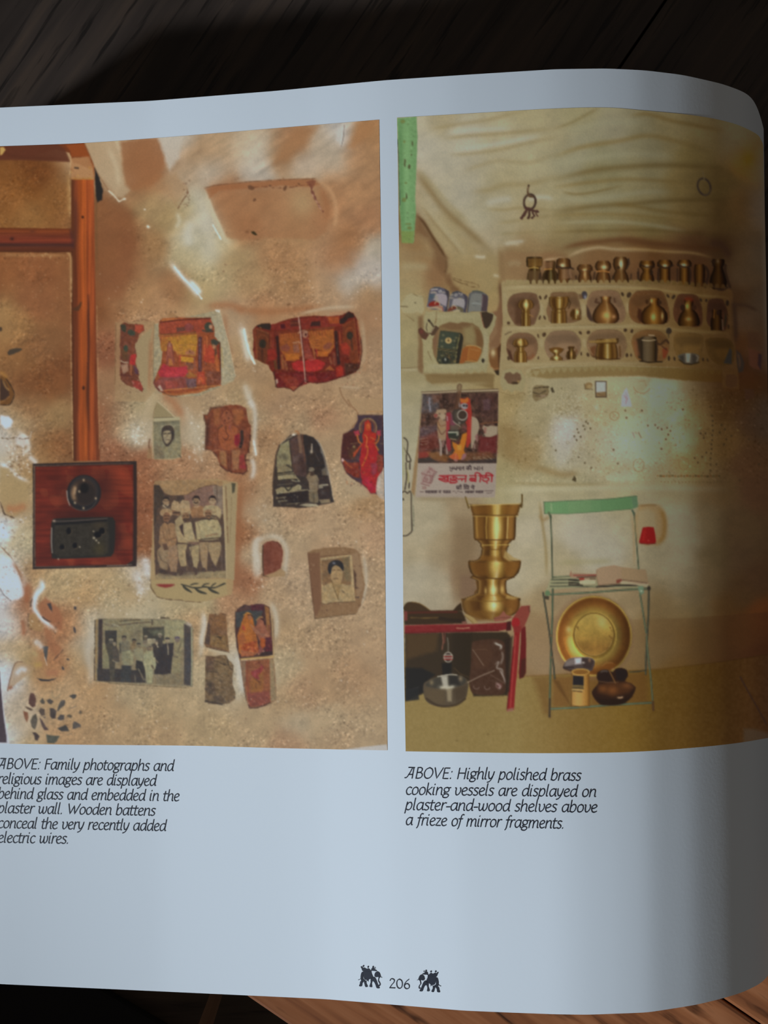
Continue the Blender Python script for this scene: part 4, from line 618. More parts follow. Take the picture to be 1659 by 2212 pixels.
    s.poly(I("1130 400 1190 380 1200 440 1150 450"), (165,52,62), 2, 1); s.poly(I("1400 390 1450 385 1455 450 1410 450"), (165,52,62), 2, 1)
    s.poly(I("1260 290 1300 260 1335 300 1340 400 1400 420 1400 470 1380 540 1250 560 1230 450 1250 390"), (168,40,28), 2, .6); s.ell(*I("1300 345")[0], 5.5, 8, (176,66,32)); s.blob(*I("1305 325")[0], 4, 5, (190,90,40), .7)
    s.line(I("1170 440 1190 520 1240 560"), 3.6, (180,96,40), .9, sm=2); s.line(I("1430 450 1420 510 1380 550"), 3.6, (180,96,40), .9, sm=2); s.line(I("1240 540 1190 600 1130 690"), 4, (176,60,30), .9, sm=2); s.line(I("1370 545 1400 590 1420 620"), 4, (180,110,40), .9)
    s.poly(I("1230 540 1380 540 1440 700 1470 860 1410 960 1400 1080 1390 1135 1330 1135 1290 1070 1230 1020 1210 900 1200 720"), (164,34,34), 2.4, 1); s.line(I("1290 570 1295 650 1260 750 1230 810"), 3, (190,100,36), .8, sm=3); s.line(I("1270 590 1290 480 1260 440"), 2.4, (190,120,50), .7, sm=2); s.line(I("1330 470 1390 500"), 2.4, (185,100,44), .7); s.wash(I("1250 950 1330 1050 1370 1100"), 8, (168,34,60), .7); s.poly(I("1330 780 1410 760 1400 900 1350 920"), (120,60,78), 4, 2, a=.6)
    s.poly(I("990 740 1080 770 1200 770 1200 950 1130 940 1040 880"), (120,44,30), 3, 2, grain=18); s.poly(I("1400 680 1480 680 1485 850 1420 900"), (130,54,38), 3, 2, grain=18); s.specks(110, (740,985,828,1050), (.9,2.1), [(185,90,45),(60,34,34),(150,40,36),(120,95,72)], .6, 49)
    s.line(I("1020 750 1060 800 1110 830"), 3, (170,84,40), .7); s.line(I("1130 660 1170 620"), 4, (168,70,36), .7); s.poly(I("978 720 1000 715 1020 745 995 770 980 760"), (190,150,140), 1.6, .8); s.line(I("1005 430 985 600 978 740 1040 890 1160 990 1290 1075"), 1.6, (80,42,36), .5, rag=.8)
    s.poly(I("1500 840 1470 870 1420 940 1400 1030 1395 1120 1420 1170 1465 1205 1510 1200"), (172,152,132), 2, .5, sm=2); s.wash(I("1440 960 1430 1080 1460 1160"), 4, (190,176,160), .7); s.line(I("1180 200 1480 203"), 1.6, (62,44,42), .7); s.line(I("1280 165 1480 158"), 2, (165,120,72), .6)
    # wedding-party photograph
    ph = picture('sepia group photograph of seven men')
    s.poly(J("205 1370 260 130 560 100 1060 90 1330 130 1300 700 1270 1400 1250 1560 1100 1610 850 1665 600 1640 310 1610 230 1530"), (152,126,88), 2, 1, a=.9); s.poly(J("250 170 270 110 600 100 1130 110 1130 700 1175 1360 270 1370 250 800"), (148,114,76), 2, .8, L=ph)
    s.poly(J("250 160 320 170 390 270 470 300 680 290 760 240 890 185 1040 160 1110 190 1140 560 1160 800 1175 1260 1175 1300 270 1330 250 700"), (82,62,50), 2, .6, L=ph); s.poly(J("250 170 325 175 385 290 360 420 300 460 280 620 250 680"), (66,52,42), 2.4); s.poly(J("640 300 880 190 1040 160 1060 260 1060 560 900 520 640 500"), (120,88,72), 3, .6); s.poly(J("1000 170 1130 180 1140 540 1070 540"), (124,104,86), 3); s.line(J("1010 180 1015 330"), 2, (150,120,100), .6); s.line(J("1055 170 1060 400"), 2.4, (88,66,56), .6)
    s.poly(J("1140 160 1250 130 1310 200 1300 700 1280 1380 1180 1360 1165 800"), (148,128,94), 2.4, .8); s.line(J("1170 180 1185 500 1200 900"), 2.2, (100,70,48), .7, rag=1); s.line(J("1140 190 1155 600 1170 1000 1180 1360"), 2.6, (170,150,116), .8); s.poly(J("1245 140 1300 140 1285 250 1255 275"), (72,66,50), 2, .8); s.line(J("1245 330 1240 600 1220 900"), 1.6, (118,96,68), .6, rag=1)
    s.line(J("330 190 390 280 480 300 680 290 760 235 880 185 1000 160"), 1.4, (86,58,42), .7, rag=1)
    # back row
    def man(hx, hy, r, hair, skin, shirt, body):
        s.poly(J(body), shirt, 2, .3); s.ell(*J([hx, hy+4])[0], r, r*1.25, skin); s.poly(J([hx-r*6.2, hy-r*1.5, hx-r*4.5, hy-r*6.5, hx, hy-r*8.6, hx+r*5, hy-r*6.5, hx+r*6.4, hy-r*.5, hx+r*4.6, hy-r*1.2, hx+r*3.4, hy-r*3.6, hx-r*3.6, hy-r*3.6, hx-r*4.8, hy-r*.5]), hair, 1.6, sm=2)
        s.line(J([hx-r*3, hy-1, hx-r*1, hy-2]), 1.5, (62,44,34), .8); s.line(J([hx+r*1, hy-2, hx+r*3.4, hy-1]), 1.5, (62,44,34), .8); s.blob(*J([hx+r*.3, hy+r*1.5])[0], 1.4, 2.6, (136,104,74), .5)
    man(405, 370, 7, (52,40,36), (140,110,78), (98,80,64), "350 470 375 420 440 420 470 470 470 560 350 560"); s.line(J("370 425 400 450 440 415"), 3, (165,145,112), .8); s.line(J("395 425 430 450 450 420"), 2, (60,46,40), .8)
    s.poly(J("480 400 510 360 570 380 600 350 700 370 720 440 700 520 600 520 570 560 480 540 470 470"), (156,128,92), 2, .4); s.poly(J("550 300 620 300 625 340 600 370 565 370 550 340"), (70,54,46), 2); s.line(J("570 370 580 400 600 360"), 2, (66,50,42), .8); s.poly(J("485 480 590 510 590 550 500 550 480 520"), (108,76,54), 2, .4, a=.9); s.line(J("500 520 580 515"), 3, (62,46,38), .8)
    man(792, 365, 8, (48,36,32), (140,112,82), (140,100,66), "720 470 760 430 850 430 930 460 930 570 740 590 720 530"); s.line(J("765 385 790 395 815 385"), 2.4, (48,36,32), .9); s.line(J("770 440 800 450 830 430"), 2, (172,146,112), .7); s.line(J("750 575 820 565 920 570"), 4, (120,84,58), .8)
    man(1000, 360, 7.5, (46,34,32), (152,124,92), (158,136,98), "880 470 910 430 990 420 1060 430 1110 480 1115 560 1090 610 1030 590 890 560"); s.line(J("890 500 960 520 1040 510"), 3, (120,96,68), .6)
    # front row with turbans
    def elder(hx, hy, r, turban, tc, skin):
        s.poly(J(turban), tc, 2, .4, sm=2); s.ell(*J([hx, hy])[0], r, r*1.3, skin); s.line(J([hx-r*4, hy-r*2, hx-r*1, hy-r*2.2]), 1.8, (66,46,34), .8); s.line(J([hx+r*1, hy-r*2.2, hx+r*4, hy-r*2]), 1.8, (66,46,34), .8); s.line(J([hx-r*3, hy+r*3.4, hx, hy+r*2.6, hx+r*3, hy+r*3.4]), 2.2, (60,44,36), .85)
    s.poly(J("315 900 330 700 390 640 440 640 520 660 540 800 540 900 520 980 400 1000 330 930"), (140,104,70), 2, .4); s.line(J("425 660 450 760 460 840"), 1.8, (108,76,50), .7); s.line(J("370 760 380 840 420 880"), 2, (104,72,48), .7); s.line(J("440 870 500 850 540 830"), 3, (112,78,54), .8); elder(415, 575, 8, "330 540 340 490 390 468 450 470 485 510 470 560 420 530 370 560", (152,120,84), (124,84,58)); s.line(J("400 640 430 660 455 640"), 3, (70,48,38), .8)
    s.poly(J("520 620 600 540 620 600 640 660 720 640 760 780 830 880 800 920 560 900 530 760"), (152,128,90), 2, .4); s.poly(J("575 690 625 655 630 760 640 830 600 770"), (64,48,42), 2); s.poly(J("640 650 690 640 740 640 760 860 660 880 630 760"), (156,136,98), 2, .4); s.line(J("740 640 770 760 790 850"), 3.4, (70,56,48), .8); elder(660, 575, 8, "595 530 600 480 650 460 710 470 730 520 700 540 660 515 610 560", (156,126,88), (126,92,62)); s.line(J("630 610 665 625 700 600"), 3.4, (66,50,42), .85)
    s.poly(J("780 640 880 610 980 600 1070 610 1110 700 1120 790 1090 850 1000 870 850 870 800 850"), (158,140,100), 2, .4); s.line(J("800 640 830 700 850 860"), 2, (128,106,76), .7); s.line(J("920 820 1000 800 1060 790"), 4, (136,104,74), .8); s.line(J("850 860 960 850 1090 840"), 3, (62,46,38), .7); s.line(J("990 700 1030 698"), 3, (126,104,74), .6); elder(945, 540, 7.5, "895 530 900 490 950 470 1000 490 1010 530 960 510", (140,112,80), (128,92,64)); s.line(J("1000 560 1050 570 1080 600"), 5, (74,54,44), .7); s.line(J("930 590 960 610 990 590"), 3, (60,46,40), .7)
    # legs and robes
    s.poly(J("290 1010 340 950 440 950 440 1000 430 1240 410 1260 330 1220 300 1120"), (134,108,78), 2, .5); s.poly(J("440 950 550 930 560 1100 540 1280 470 1270 430 1150"), (140,108,78), 2, .4); s.line(J("310 1030 350 1130 420 1160"), 1.8, (92,70,52), .7, sm=2); s.poly(J("360 920 410 910 440 990 380 1000"), (92,66,50), 2, .4)
    s.poly(J("550 920 680 920 660 1020 670 1200 600 1210 570 1120"), (150,126,88), 2, .4); s.poly(J("700 960 830 920 830 1120 800 1230 760 1220 740 1090"), (150,128,90), 2, .4); s.poly(J("830 900 950 890 940 1080 930 1260 890 1270 850 1120"), (146,118,84), 2, .4); s.poly(J("950 900 1100 890 1120 960 1090 1080 1040 1210 990 1120 950 1000"), (148,122,86), 2, .4)
    s.poly(J("690 890 830 895 820 930 700 920"), (112,84,66), 2, .3); s.line(J("735 920 730 1000 690 1150 670 1250"), 1.8, (104,84,66), .9); s.poly(J("660 1000 700 1050 720 1100 690 1180 660 1080"), (70,54,46), 2); s.line(J("1110 960 1125 1250"), 2, (100,80,66), .8)
    s.poly(J("270 1320 320 1290 420 1300 600 1290 900 1270 1175 1260 1175 1355 275 1370"), (138,118,84), 3, .6); s.wash(J("330 1320 500 1300 700 1300 900 1260"), 4, (84,66,54), .7)
    for q in ("380 1260 480 1300 530 1310", "600 1220 640 1250 590 1310", "770 1230 790 1270 790 1300", "890 1240 910 1260", "1010 1200 1040 1230 1020 1260"): s.line(J(q), 6, (78,58,50), .85)
    s.poly(J("320 1240 370 1250 450 1290 380 1310 320 1290"), (62,48,42), 2, a=.8); s.poly(J("220 1380 1180 1370 1190 1560 850 1660 600 1640 320 1610 230 1530"), (152,132,92), 2.4, .8, a=.8)
    s.line(J("205 1380 215 1480 290 1590 330 1610 450 1630 600 1638 660 1655 850 1665"), 1.6, (88,68,48), .8, rag=1)
    s.poly(J("280 1440 380 1435 520 1438 470 1468 400 1480 330 1465"), (120,52,42), 3, .5); s.wash(J("300 1442 400 1450 510 1442"), 2.4, (120,40,38), .8)
    lf = (50,48,40); s.line(J("600 1435 660 1450 740 1475 820 1480 900 1468 960 1475 1020 1480 1080 1460 1165 1425"), 3, lf, .95, sm=3, taper=.3)
    for q in ("615 1440 660 1490 740 1540", "770 1480 840 1530 930 1555", "940 1478 1000 1520 1090 1555", "710 1450 760 1430 830 1425", "860 1475 900 1435 970 1425", "980 1470 1010 1440 1050 1418", "1080 1455 1120 1440 1160 1415"): s.line(J(q), 5.6 if q[:3] in ("615","770","940") else 3, lf, .92, taper=.8, sm=3)
    # brown niche
    pn = s.part('small_niche', 'small brown niche'); fr = K("150 290 190 260 250 250 310 262 350 300 370 370 360 470 345 560 270 600 160 640 148 560 143 420"); s.poly(K("150 620 350 560 400 600 390 650 170 655"), (148,118,82), 2, 1, a=.8)
    s.poly(fr, (112,62,46), 2.4, 1, L=pn, grain=16); s.wash(K("200 340 190 450 240 520"), 6, (92,48,36), .6); s.wash(K("290 400 310 480"), 8, (124,70,52), .6); s.line(K("145 300 142 450 150 640"), 2.6, (60,38,26), .8); s.line(K("150 640 210 655"), 2, (70,50,36), .8, rag=1); s.line(K("170 250 260 245 320 255"), 1.6, (185,160,130), .6); s.line(K("250 256 310 270 350 320"), 2, (80,50,36), .7)
    # portrait in rough recess
    po = picture('sepia portrait of a man in a light jacket')
    s.poly(K("650 380 700 350 880 325 1060 318 1180 345 1230 400 1260 600 1290 740 1240 980 1190 1065 960 1090 730 1122 700 900"), (128,98,68), 2, 1.2, grain=10); s.poly(K("650 390 780 380 800 960 740 1110 700 900"), (110,76,54), 4, 1.5, a=.85); s.poly(K("1130 400 1210 380 1250 620 1270 780 1200 900 1180 600"), (140,112,84), 4, 1.5, a=.8); s.specks(70, (668,1185,785,1335), (.8,2), [(80,52,40),(175,150,118),(70,46,38)], .65, 50)
    s.line(K("650 385 670 600 700 880 728 1120"), 1.8, (84,56,40), .8); s.line(K("730 1122 960 1092 1185 1068"), 1.8, (86,66,44), .8, rag=.5); s.line(K("790 430 900 415 1100 405"), 1.6, (80,54,38), .7, rag=.6); s.poly(K("1155 560 1190 620 1190 760 1220 780 1170 800"), (70,50,40), 3, 1.5, a=.8); s.line(K("1175 880 1215 885"), 4, (70,54,46), .7, rag=1.5)
    s.poly(K("790 445 1110 405 1140 410 1160 640 1178 930 1020 938 900 945 850 960 808 950 800 700"), (168,140,98), 1.6, .5, L=po); s.poly(K("795 470 1110 428 1125 620 1135 740 1060 760 830 770 808 730"), (124,92,60), 3); s.poly(K("1030 440 1110 430 1130 700 1060 700"), (116,98,68), 6, a=.8)
    s.poly(K("810 760 900 720 1040 730 1140 760 1172 925 1020 935 850 945 815 900"), (160,132,90), 2, .4); s.poly(K("905 560 960 520 1020 540 1040 600 1030 690 1000 730 930 720 905 650"), (158,126,84), 2.4, sm=2); s.poly(K("872 580 880 510 920 475 980 465 1030 490 1052 550 1040 590 1010 550 960 522 920 550 905 620 890 620"), (44,40,40), 1.8, sm=2); s.blob(*K("940 500")[0], 3, 2, (140,140,150), .8)
    s.line(K("925 582 955 576"), 1.8, (92,68,44), .8); s.line(K("985 576 1015 582"), 1.8, (92,68,44), .8); s.line(K("960 600 955 640 970 648"), 1.2, (128,98,64), .7); s.line(K("935 678 960 670 990 676"), 2.2, (96,70,46), .8); s.line(K("915 700 935 760 990 910"), 1.8, (96,76,46), .8, sm=2); s.line(K("1035 710 1000 780 985 880"), 1.6, (108,84,52), .7); s.line(K("1030 810 1055 830"), 2, (80,62,44), .8); s.line(K("960 830 985 870 995 910"), 1.5, (110,84,52), .7); s.poly(K("920 720 980 730 1020 720 990 860"), (146,112,66), 3, a=.6); s.line(K("800 950 850 962 900 945 1020 938 1175 932"), 1.8, (84,62,42), .8, rag=.6)
    # group of children photograph
    pk = picture('grey group photograph of villagers at a doorway')
    s.poly(Lc("155 185 220 170 520 165 960 170 1330 175 1480 240 1520 300 1510 1110 1200 1100 700 1070 160 1030"), (128,112,84), 2, .8, L=pk, grain=6); s.line(Lc("185 190 180 500 175 760 172 1020"), 3, (150,118,72), .9, rag=.8); s.line(Lc("160 190 158 400 155 700 150 1020"), 1.8, (66,52,40), .8, rag=1); s.poly(Lc("210 175 265 175 262 600 262 1030 195 1020 205 600"), (62,50,46), 2)
    s.poly(Lc("270 180 1400 190 1395 560 480 560 270 320"), (132,120,88), 3); s.poly(Lc("1120 190 1400 200 1395 420 1120 420"), (146,136,98), 5, a=.8); s.poly(Lc("300 330 460 330 460 570 300 560"), (60,54,48), 2); s.poly(Lc("265 520 300 510 300 840 265 850"), (128,118,84), 2); s.poly(Lc("300 520 360 560 365 840 300 850"), (124,114,80), 2); s.line(Lc("480 260 600 245 760 225 960 215"), 3, (96,80,62), .8, rag=.8); s.line(Lc("500 205 640 190 780 185"), 3, (84,72,54), .8); s.line(Lc("950 190 948 250"), 3, (78,66,54), .8); s.poly(Lc("270 220 450 245 480 270 420 290 280 260"), (112,100,80), 3, a=.7); s.line(Lc("400 245 480 270"), 3, (160,150,122), .7)
    s.poly(Lc("820 290 1115 285 1115 470 820 470"), (68,62,52), 2); s.poly(Lc("900 330 1110 320 1110 400 960 400"), (96,94,72), 5, a=.8); s.line(Lc("810 285 1115 278"), 1.6, (100,86,66), .7); s.line(Lc("805 290 800 480"), 2, (150,136,100), .6); s.poly(Lc("640 400 720 300 800 330 800 480 650 480"), (118,104,78), 5, a=.8)
    s.poly(Lc("1385 240 1480 270 1490 700 1485 1090 1385 1080 1390 600"), (74,64,58), 2.2); s.wash(Lc("1440 400 1450 800 1430 1060"), 5, (66,64,68), .6); s.line(Lc("1490 300 1495 700 1490 1090"), 2.4, (150,150,118), .8); s.wash(Lc("1420 220 1490 270"), 4, (178,160,140), .8)
    s.poly(Lc("195 860 480 860 700 880 860 850 860 1050 700 1050 260 1030 195 1020"), (60,52,48), 3); s.poly(Lc("1100 920 1340 930 1385 1080 980 1065 990 1000"), (122,106,78), 3, .6); s.poly(Lc("970 530 1250 500 1230 690 1210 920 1110 940 980 930"), (54,46,44), 3, .5)
    def fig(hx, hy, r, cap, face, coat, body, soft=2):
        s.poly(Lc(body), coat, soft, .3); s.ell(*Lc([hx, hy])[0], r, r*1.2, face); s.poly(Lc([hx-r*6.5, hy-r*2, hx-r*6, hy-r*6.5, hx, hy-r*8, hx+r*6, hy-r*6.5, hx+r*6.5, hy-r*2, hx, hy-r*3.4]), cap, 1.5)
    fig(385, 480, 5, (128,116,92), (86,76,64), (74,66,54), "305 530 360 490 420 500 470 600 480 740 440 760 430 1030 370 1030 350 700")
    fig(430, 520, 3.4, (120,108,86), (128,112,86), (78,68,58), "400 560 450 545 490 620 500 760 420 780"); s.line(Lc("405 745 460 770"), 3, (140,126,98), .7)
    fig(562, 440, 5, (58,52,48), (108,94,74), (112,102,80), "500 500 520 475 620 470 650 520 640 620 540 640 500 620"); s.poly(Lc("530 630 640 600 690 640 690 800 620 810 540 800"), (138,130,96), 2, .3)
    for k in range(5): s.line(Lc([548+k*22, 650, 552+k*22, 800]), 1.6, (96,92,74), .6)
    s.line(Lc("505 520 510 640"), 4, (64,60,54), .7); s.poly(Lc("530 810 660 820 660 1040 520 1040"), (58,56,54), 2); fig(700, 480, 4.4, (56,50,46), (104,84,62), (126,104,72), "650 520 690 500 730 520 720 580 650 590")
    fig(765, 535, 4.4, (70,62,54), (120,104,78), (140,130,98), "700 600 750 570 820 580 830 640 810 780 760 770 710 690"); s.poly(Lc("730 740 810 760 850 830 850 960 760 900 720 850"), (56,50,46), 2); s.line(Lc("760 860 800 940 830 1010"), 3, (120,108,86), .8); s.line(Lc("710 950 720 1040"), 3, (110,98,78), .7); s.line(Lc("850 1000 870 1040"), 3, (120,108,84), .6)
    fig(905, 575, 5, (80,70,62), (116,98,76), (148,142,106), "830 660 870 610 950 605 990 680 1005 800 990 860 960 880 950 1060 880 1060 850 870 830 800"); s.line(Lc("945 820 965 850"), 4, (80,68,54), .8); s.line(Lc("880 870 900 1050"), 1.8, (112,104,78), .5); s.line(Lc("870 620 850 740"), 1.6, (118,110,82), .5)
    fig(915, 480, 5, (160,148,120), (150,136,106), (128,116,90), "800 500 850 460 960 470 950 540 860 560"); fig(860, 430, 4, (140,128,104), (90,78,62), (116,102,82), "830 470 880 460 880 520 820 520"); fig(970, 470, 3.6, (150,138,112), (140,124,98), (70,60,54), "940 520 1000 500 1000 560 950 560"); fig(1015, 500, 4, (90,78,66), (140,122,96), (60,52,48), "960 560 1060 540 1070 700 970 700"); fig(1055, 400, 4, (150,140,114), (112,98,80), (68,60,54), "1020 450 1090 440 1100 560 1040 560"); s.poly(Lc("1005 510 1040 560 1020 570"), (165,152,124), 1.6)
    fig(1160, 465, 5, (54,48,46), (140,122,94), (56,48,46), "1100 560 1140 510 1220 510 1240 680 1110 690"); s.line(Lc("1160 520 1170 600 1170 660"), 2.6, (150,136,108), .8); fig(1295, 455, 5.4, (82,70,84), (108,94,82), (132,118,84), "1250 510 1290 480 1360 500 1350 620 1340 920 1210 920 1230 700 1270 650"); s.line(Lc("1300 640 1330 560 1345 510"), 2, (88,76,58), .7); s.line(Lc("1250 690 1300 700"), 3, (84,70,58), .7)
    s.ell(*Lc("1025 975")[0], 4, 5, (128,114,92), .9); s.line(Lc("1070 960 1110 970"), 3, (110,98,78), .7); s.line(Lc("1000 740 1025 770"), 3.4, (124,110,84), .7); s.line(Lc("160 1030 400 1050 700 1065 1000 1085 1400 1115"), 2.2, (158,140,104), .8, rag=.8); s.line(Lc("170 1022 360 1035"), 2, (70,56,44), .7, rag=.8); s.line(Lc("350 1055 800 1085 1420 1120"), 1.6, (80,66,48), .7, rag=.8); s.line(Lc("1070 155 1120 158 1180 162"), 2.4, (62,52,40), .85, rag=.6)
    # four small pieces
    def piece(q, c_, note, name='wall_picture', **k): i = s.part(name, note); s.poly(M(q), c_, 1.8, k.pop('rag', .8), L=i, **k); return i
    piece("240 345 330 350 380 370 420 330 510 345 520 450 540 700 565 970 380 930 190 880 155 840 190 680 220 480", (118,82,52), 'small brown glazed fragment, upper', grain=14); s.poly(M("225 480 250 520 255 700 250 860 170 830 195 660"), (80,60,48), 2.5, .8); s.poly(M("260 690 530 700 555 940 260 860"), (124,94,54), 3, 1.5, a=.8, grain=18); s.poly(M("300 370 510 380 530 560 290 560"), (130,88,50), 5, 1, a=.6); s.specks(60, (446,1325,494,1400), (.8,1.8), [(64,46,34),(170,130,80),(80,56,40)], .7, 51); s.line(M("195 885 380 935 565 972"), 1.6, (62,46,34), .8); s.line(M("380 720 430 735"), 4, (52,38,28), .8, rag=1)
    piece("180 1020 240 1030 330 1040 440 1015 520 1020 555 1100 600 1130 640 1190 630 1300 620 1480 670 1640 660 1740 560 1810 430 1820 250 1810 170 1770 175 1400", (112,88,60), 'small brown glazed fragment, lower', grain=20)
    s.poly(M("180 1030 330 1050 320 1260 200 1280"), (92,66,50), 4, 2, a=.7, grain=20); s.poly(M("190 1450 320 1480 350 1640 230 1660 180 1600"), (84,66,52), 4, 2, a=.8, grain=20); s.poly(M("370 1080 600 1160 610 1400 400 1400"), (124,98,64), 4, 2, a=.6); s.line(M("330 1110 400 1130 460 1170 540 1180"), 2, (60,46,34), .8, rag=1.2); s.line(M("540 1090 560 1200 610 1260"), 2.2, (54,42,32), .8, rag=1.2); s.line(M("200 1290 320 1290 400 1310"), 2, (62,48,36), .8, rag=1.2); s.line(M("180 1770 330 1800 450 1820"), 4, (58,46,38), .8, rag=1); s.specks(120, (443,1415,508,1522), (.8,2.4), [(62,48,38),(170,140,100),(150,120,82),(74,56,44)], .65, 52); s.poly(M("300 1680 430 1680 520 1790 320 1800"), (78,62,50), 4, 2, a=.7)
    piece("665 310 740 240 820 195 900 210 1000 185 1130 190 1150 200 1220 240 1245 420 1260 620 1280 1020 1020 1045 740 1070 690 900 665 600", (74,46,42), 'orange and yellow print of two women'); s.poly(M("670 320 920 280 1120 270 1080 420 960 560 720 560 680 590"), (64,62,60), 2.4, .6); s.poly(M("920 200 1130 195 1130 290 930 290"), (84,40,44), 3, 1.5, grain=16); s.poly(M("700 270 820 200 890 220 900 260 800 290"), (80,56,50), 3, 1); s.poly(M("1140 210 1215 250 1235 520 1250 800 1190 760 1170 500"), (140,92,50), 2, .6); s.line(M("1210 540 1240 800"), 5, (120,66,46), .8)
    s.poly(M("820 350 880 320 940 370 960 450 1000 660 1020 760 1040 900 1030 980 740 1000 720 880 700 700 760 520"), (164,92,34), 2, .6, sm=2); s.line(M("800 370 860 325 920 350"), 2.4, (178,130,56), .8); s.ell(*M("905 400")[0], 4.6, 6, (150,92,58)); s.line(M("870 370 920 360 950 400"), 2.4, (50,34,30), .8); s.poly(M("720 700 800 640 840 780 800 860 720 850"), (150,80,44), 3, 1, a=.7); s.line(M("760 640 850 680 900 620"), 1.6, (180,120,60), .7); s.poly(M("780 520 820 560 830 620 780 600"), (158,60,40), 2.4)
    for k in range(7): s.line(M([930+k*10, 690+k*30, 1010+k*5, 680+k*40]), 1.5, (100,48,30), .6)
    s.poly(M("760 880 900 800 1010 800 1050 960 960 1030 770 1040"), (158,70,34), 3, 1.2, grain=26); s.specks(70, (522,1385,560,1415), (.8,1.7), [(185,130,50),(120,44,30),(190,110,50)], .7, 53); s.poly(M("740 940 1030 980 960 1040 770 1050"), (150,92,56), 3, 1, a=.6, grain=20)
    s.poly(M("1010 540 1020 440 1090 390 1140 430 1160 540 1190 620 1230 760 1160 760 1060 780 1010 680 940 600"), (140,82,58), 2, .6); s.poly(M("1075 420 1130 420 1160 520 1140 540 1130 470 1080 460"), (60,34,30), 2); s.ell(*M("1092 490")[0], 4.4, 6.4, (150,88,62)); s.line(M("1010 450 1060 395 1110 400"), 2.4, (165,120,62), .8); s.line(M("920 530 970 590 1040 640"), 4, (160,104,72), .8); s.line(M("1000 650 1100 690 1200 700"), 4, (156,104,74), .7, rag=1); s.poly(M("1080 740 1180 760 1170 860 1110 920 1070 850"), (160,76,32), 2.4, 1); s.poly(M("1160 740 1250 720 1270 960 1150 960"), (84,36,40), 2.4, 1, grain=12); s.poly(M("1060 870 1110 920 1120 1000 1040 990"), (130,70,60), 3, 1); s.line(M("1040 1000 1100 990 1130 950"), 3, (165,110,88), .8, sm=2); s.poly(M("1090 970 1270 960 1275 1015 1040 1040"), (60,40,34), 2.4); s.specks(24, (545,1380,585,1412), (.8,1.6), [(165,110,80),(150,50,50)], .7, 54)
    s.line(M("745 1085 1000 1065 1280 1045"), 4.4, (174,138,84), .95); s.line(M("740 1070 1000 1045 1200 1030"), 1.6, (50,34,26), .7); s.line(M("665 330 665 600 700 900 745 1090 800 1500 850 1760"), 1.8, (70,48,38), .8, rag=.6); s.line(M("1255 400 1275 700 1290 1030"), 2.2, (160,130,85), .8); s.line(M("1278 430 1295 700 1300 870"), 1.4, (84,60,42), .7)
    piece("745 1110 1285 1070 1310 1250 1325 1500 1335 1750 1240 1800 1130 1850 900 1900 850 1760 790 1400", (136,92,62), 'faded orange print of a dancing figure'); s.poly(M("1225 1090 1290 1080 1335 1745 1240 1780"), (142,118,84), 2.4, .6); s.poly(M("745 1120 840 1115 850 1500 800 1440"), (128,100,76), 2.4, .6, a=.8); s.poly(M("840 1120 1220 1090 1235 1780 1130 1840 890 1860 830 1500"), (134,76,46), 3, 1, grain=10); s.poly(M("900 1450 1110 1200 1130 1460 1100 1640 920 1640"), (146,92,40), 6, 1.5, a=.7); s.poly(M("850 1640 1220 1600 1235 1780 1130 1840 890 1860"), (132,66,52), 5, 1.2, a=.9)
    s.poly(M("920 1290 990 1260 1050 1240 1090 1180 1130 1210 1100 1290 1040 1350 1060 1420 980 1400 930 1340"), (142,58,52), 3, 1, grain=14); s.line(M("1000 1170 1040 1140 1100 1190 1150 1240"), 2.4, (112,50,40), .7, sm=2, rag=1); s.line(M("960 1380 1040 1440 1080 1510"), 2.2, (104,56,36), .75, rag=1); s.line(M("1000 1480 1010 1560"), 1.8, (92,54,34), .7); s.line(M("1010 1430 1090 1460"), 1.8, (104,60,38), .7); s.line(M("850 1120 860 1500 900 1840"), 2, (124,58,44), .6); s.line(M("860 1790 900 1880 1000 1880 1130 1840 1240 1790"), 2.4, (70,46,38), .8, rag=1.6); s.specks(34, (535,1500,590,1530), (.8,1.8), [(185,165,140),(80,50,44)], .7, 55)
    pic = np.isin(s.id, [i for i, n in enumerate(s.names) if n == 'wall_picture'])[..., None]
    g_ = s.C.mean(-1, keepdims=True); c2 = (g_+(s.C-g_)*.90)*(1+.13*fbm(x, y, 3.4, 2, 301)+.07*fbm(x, y, 8, 2, 303))[..., None]+(3*fbm(x, y, 5, 1, 305))[..., None]*np.array([1, 0, -1])
    s.C = np.clip(np.where(pic, c2*.97, s.C), 6, 250)
    return s
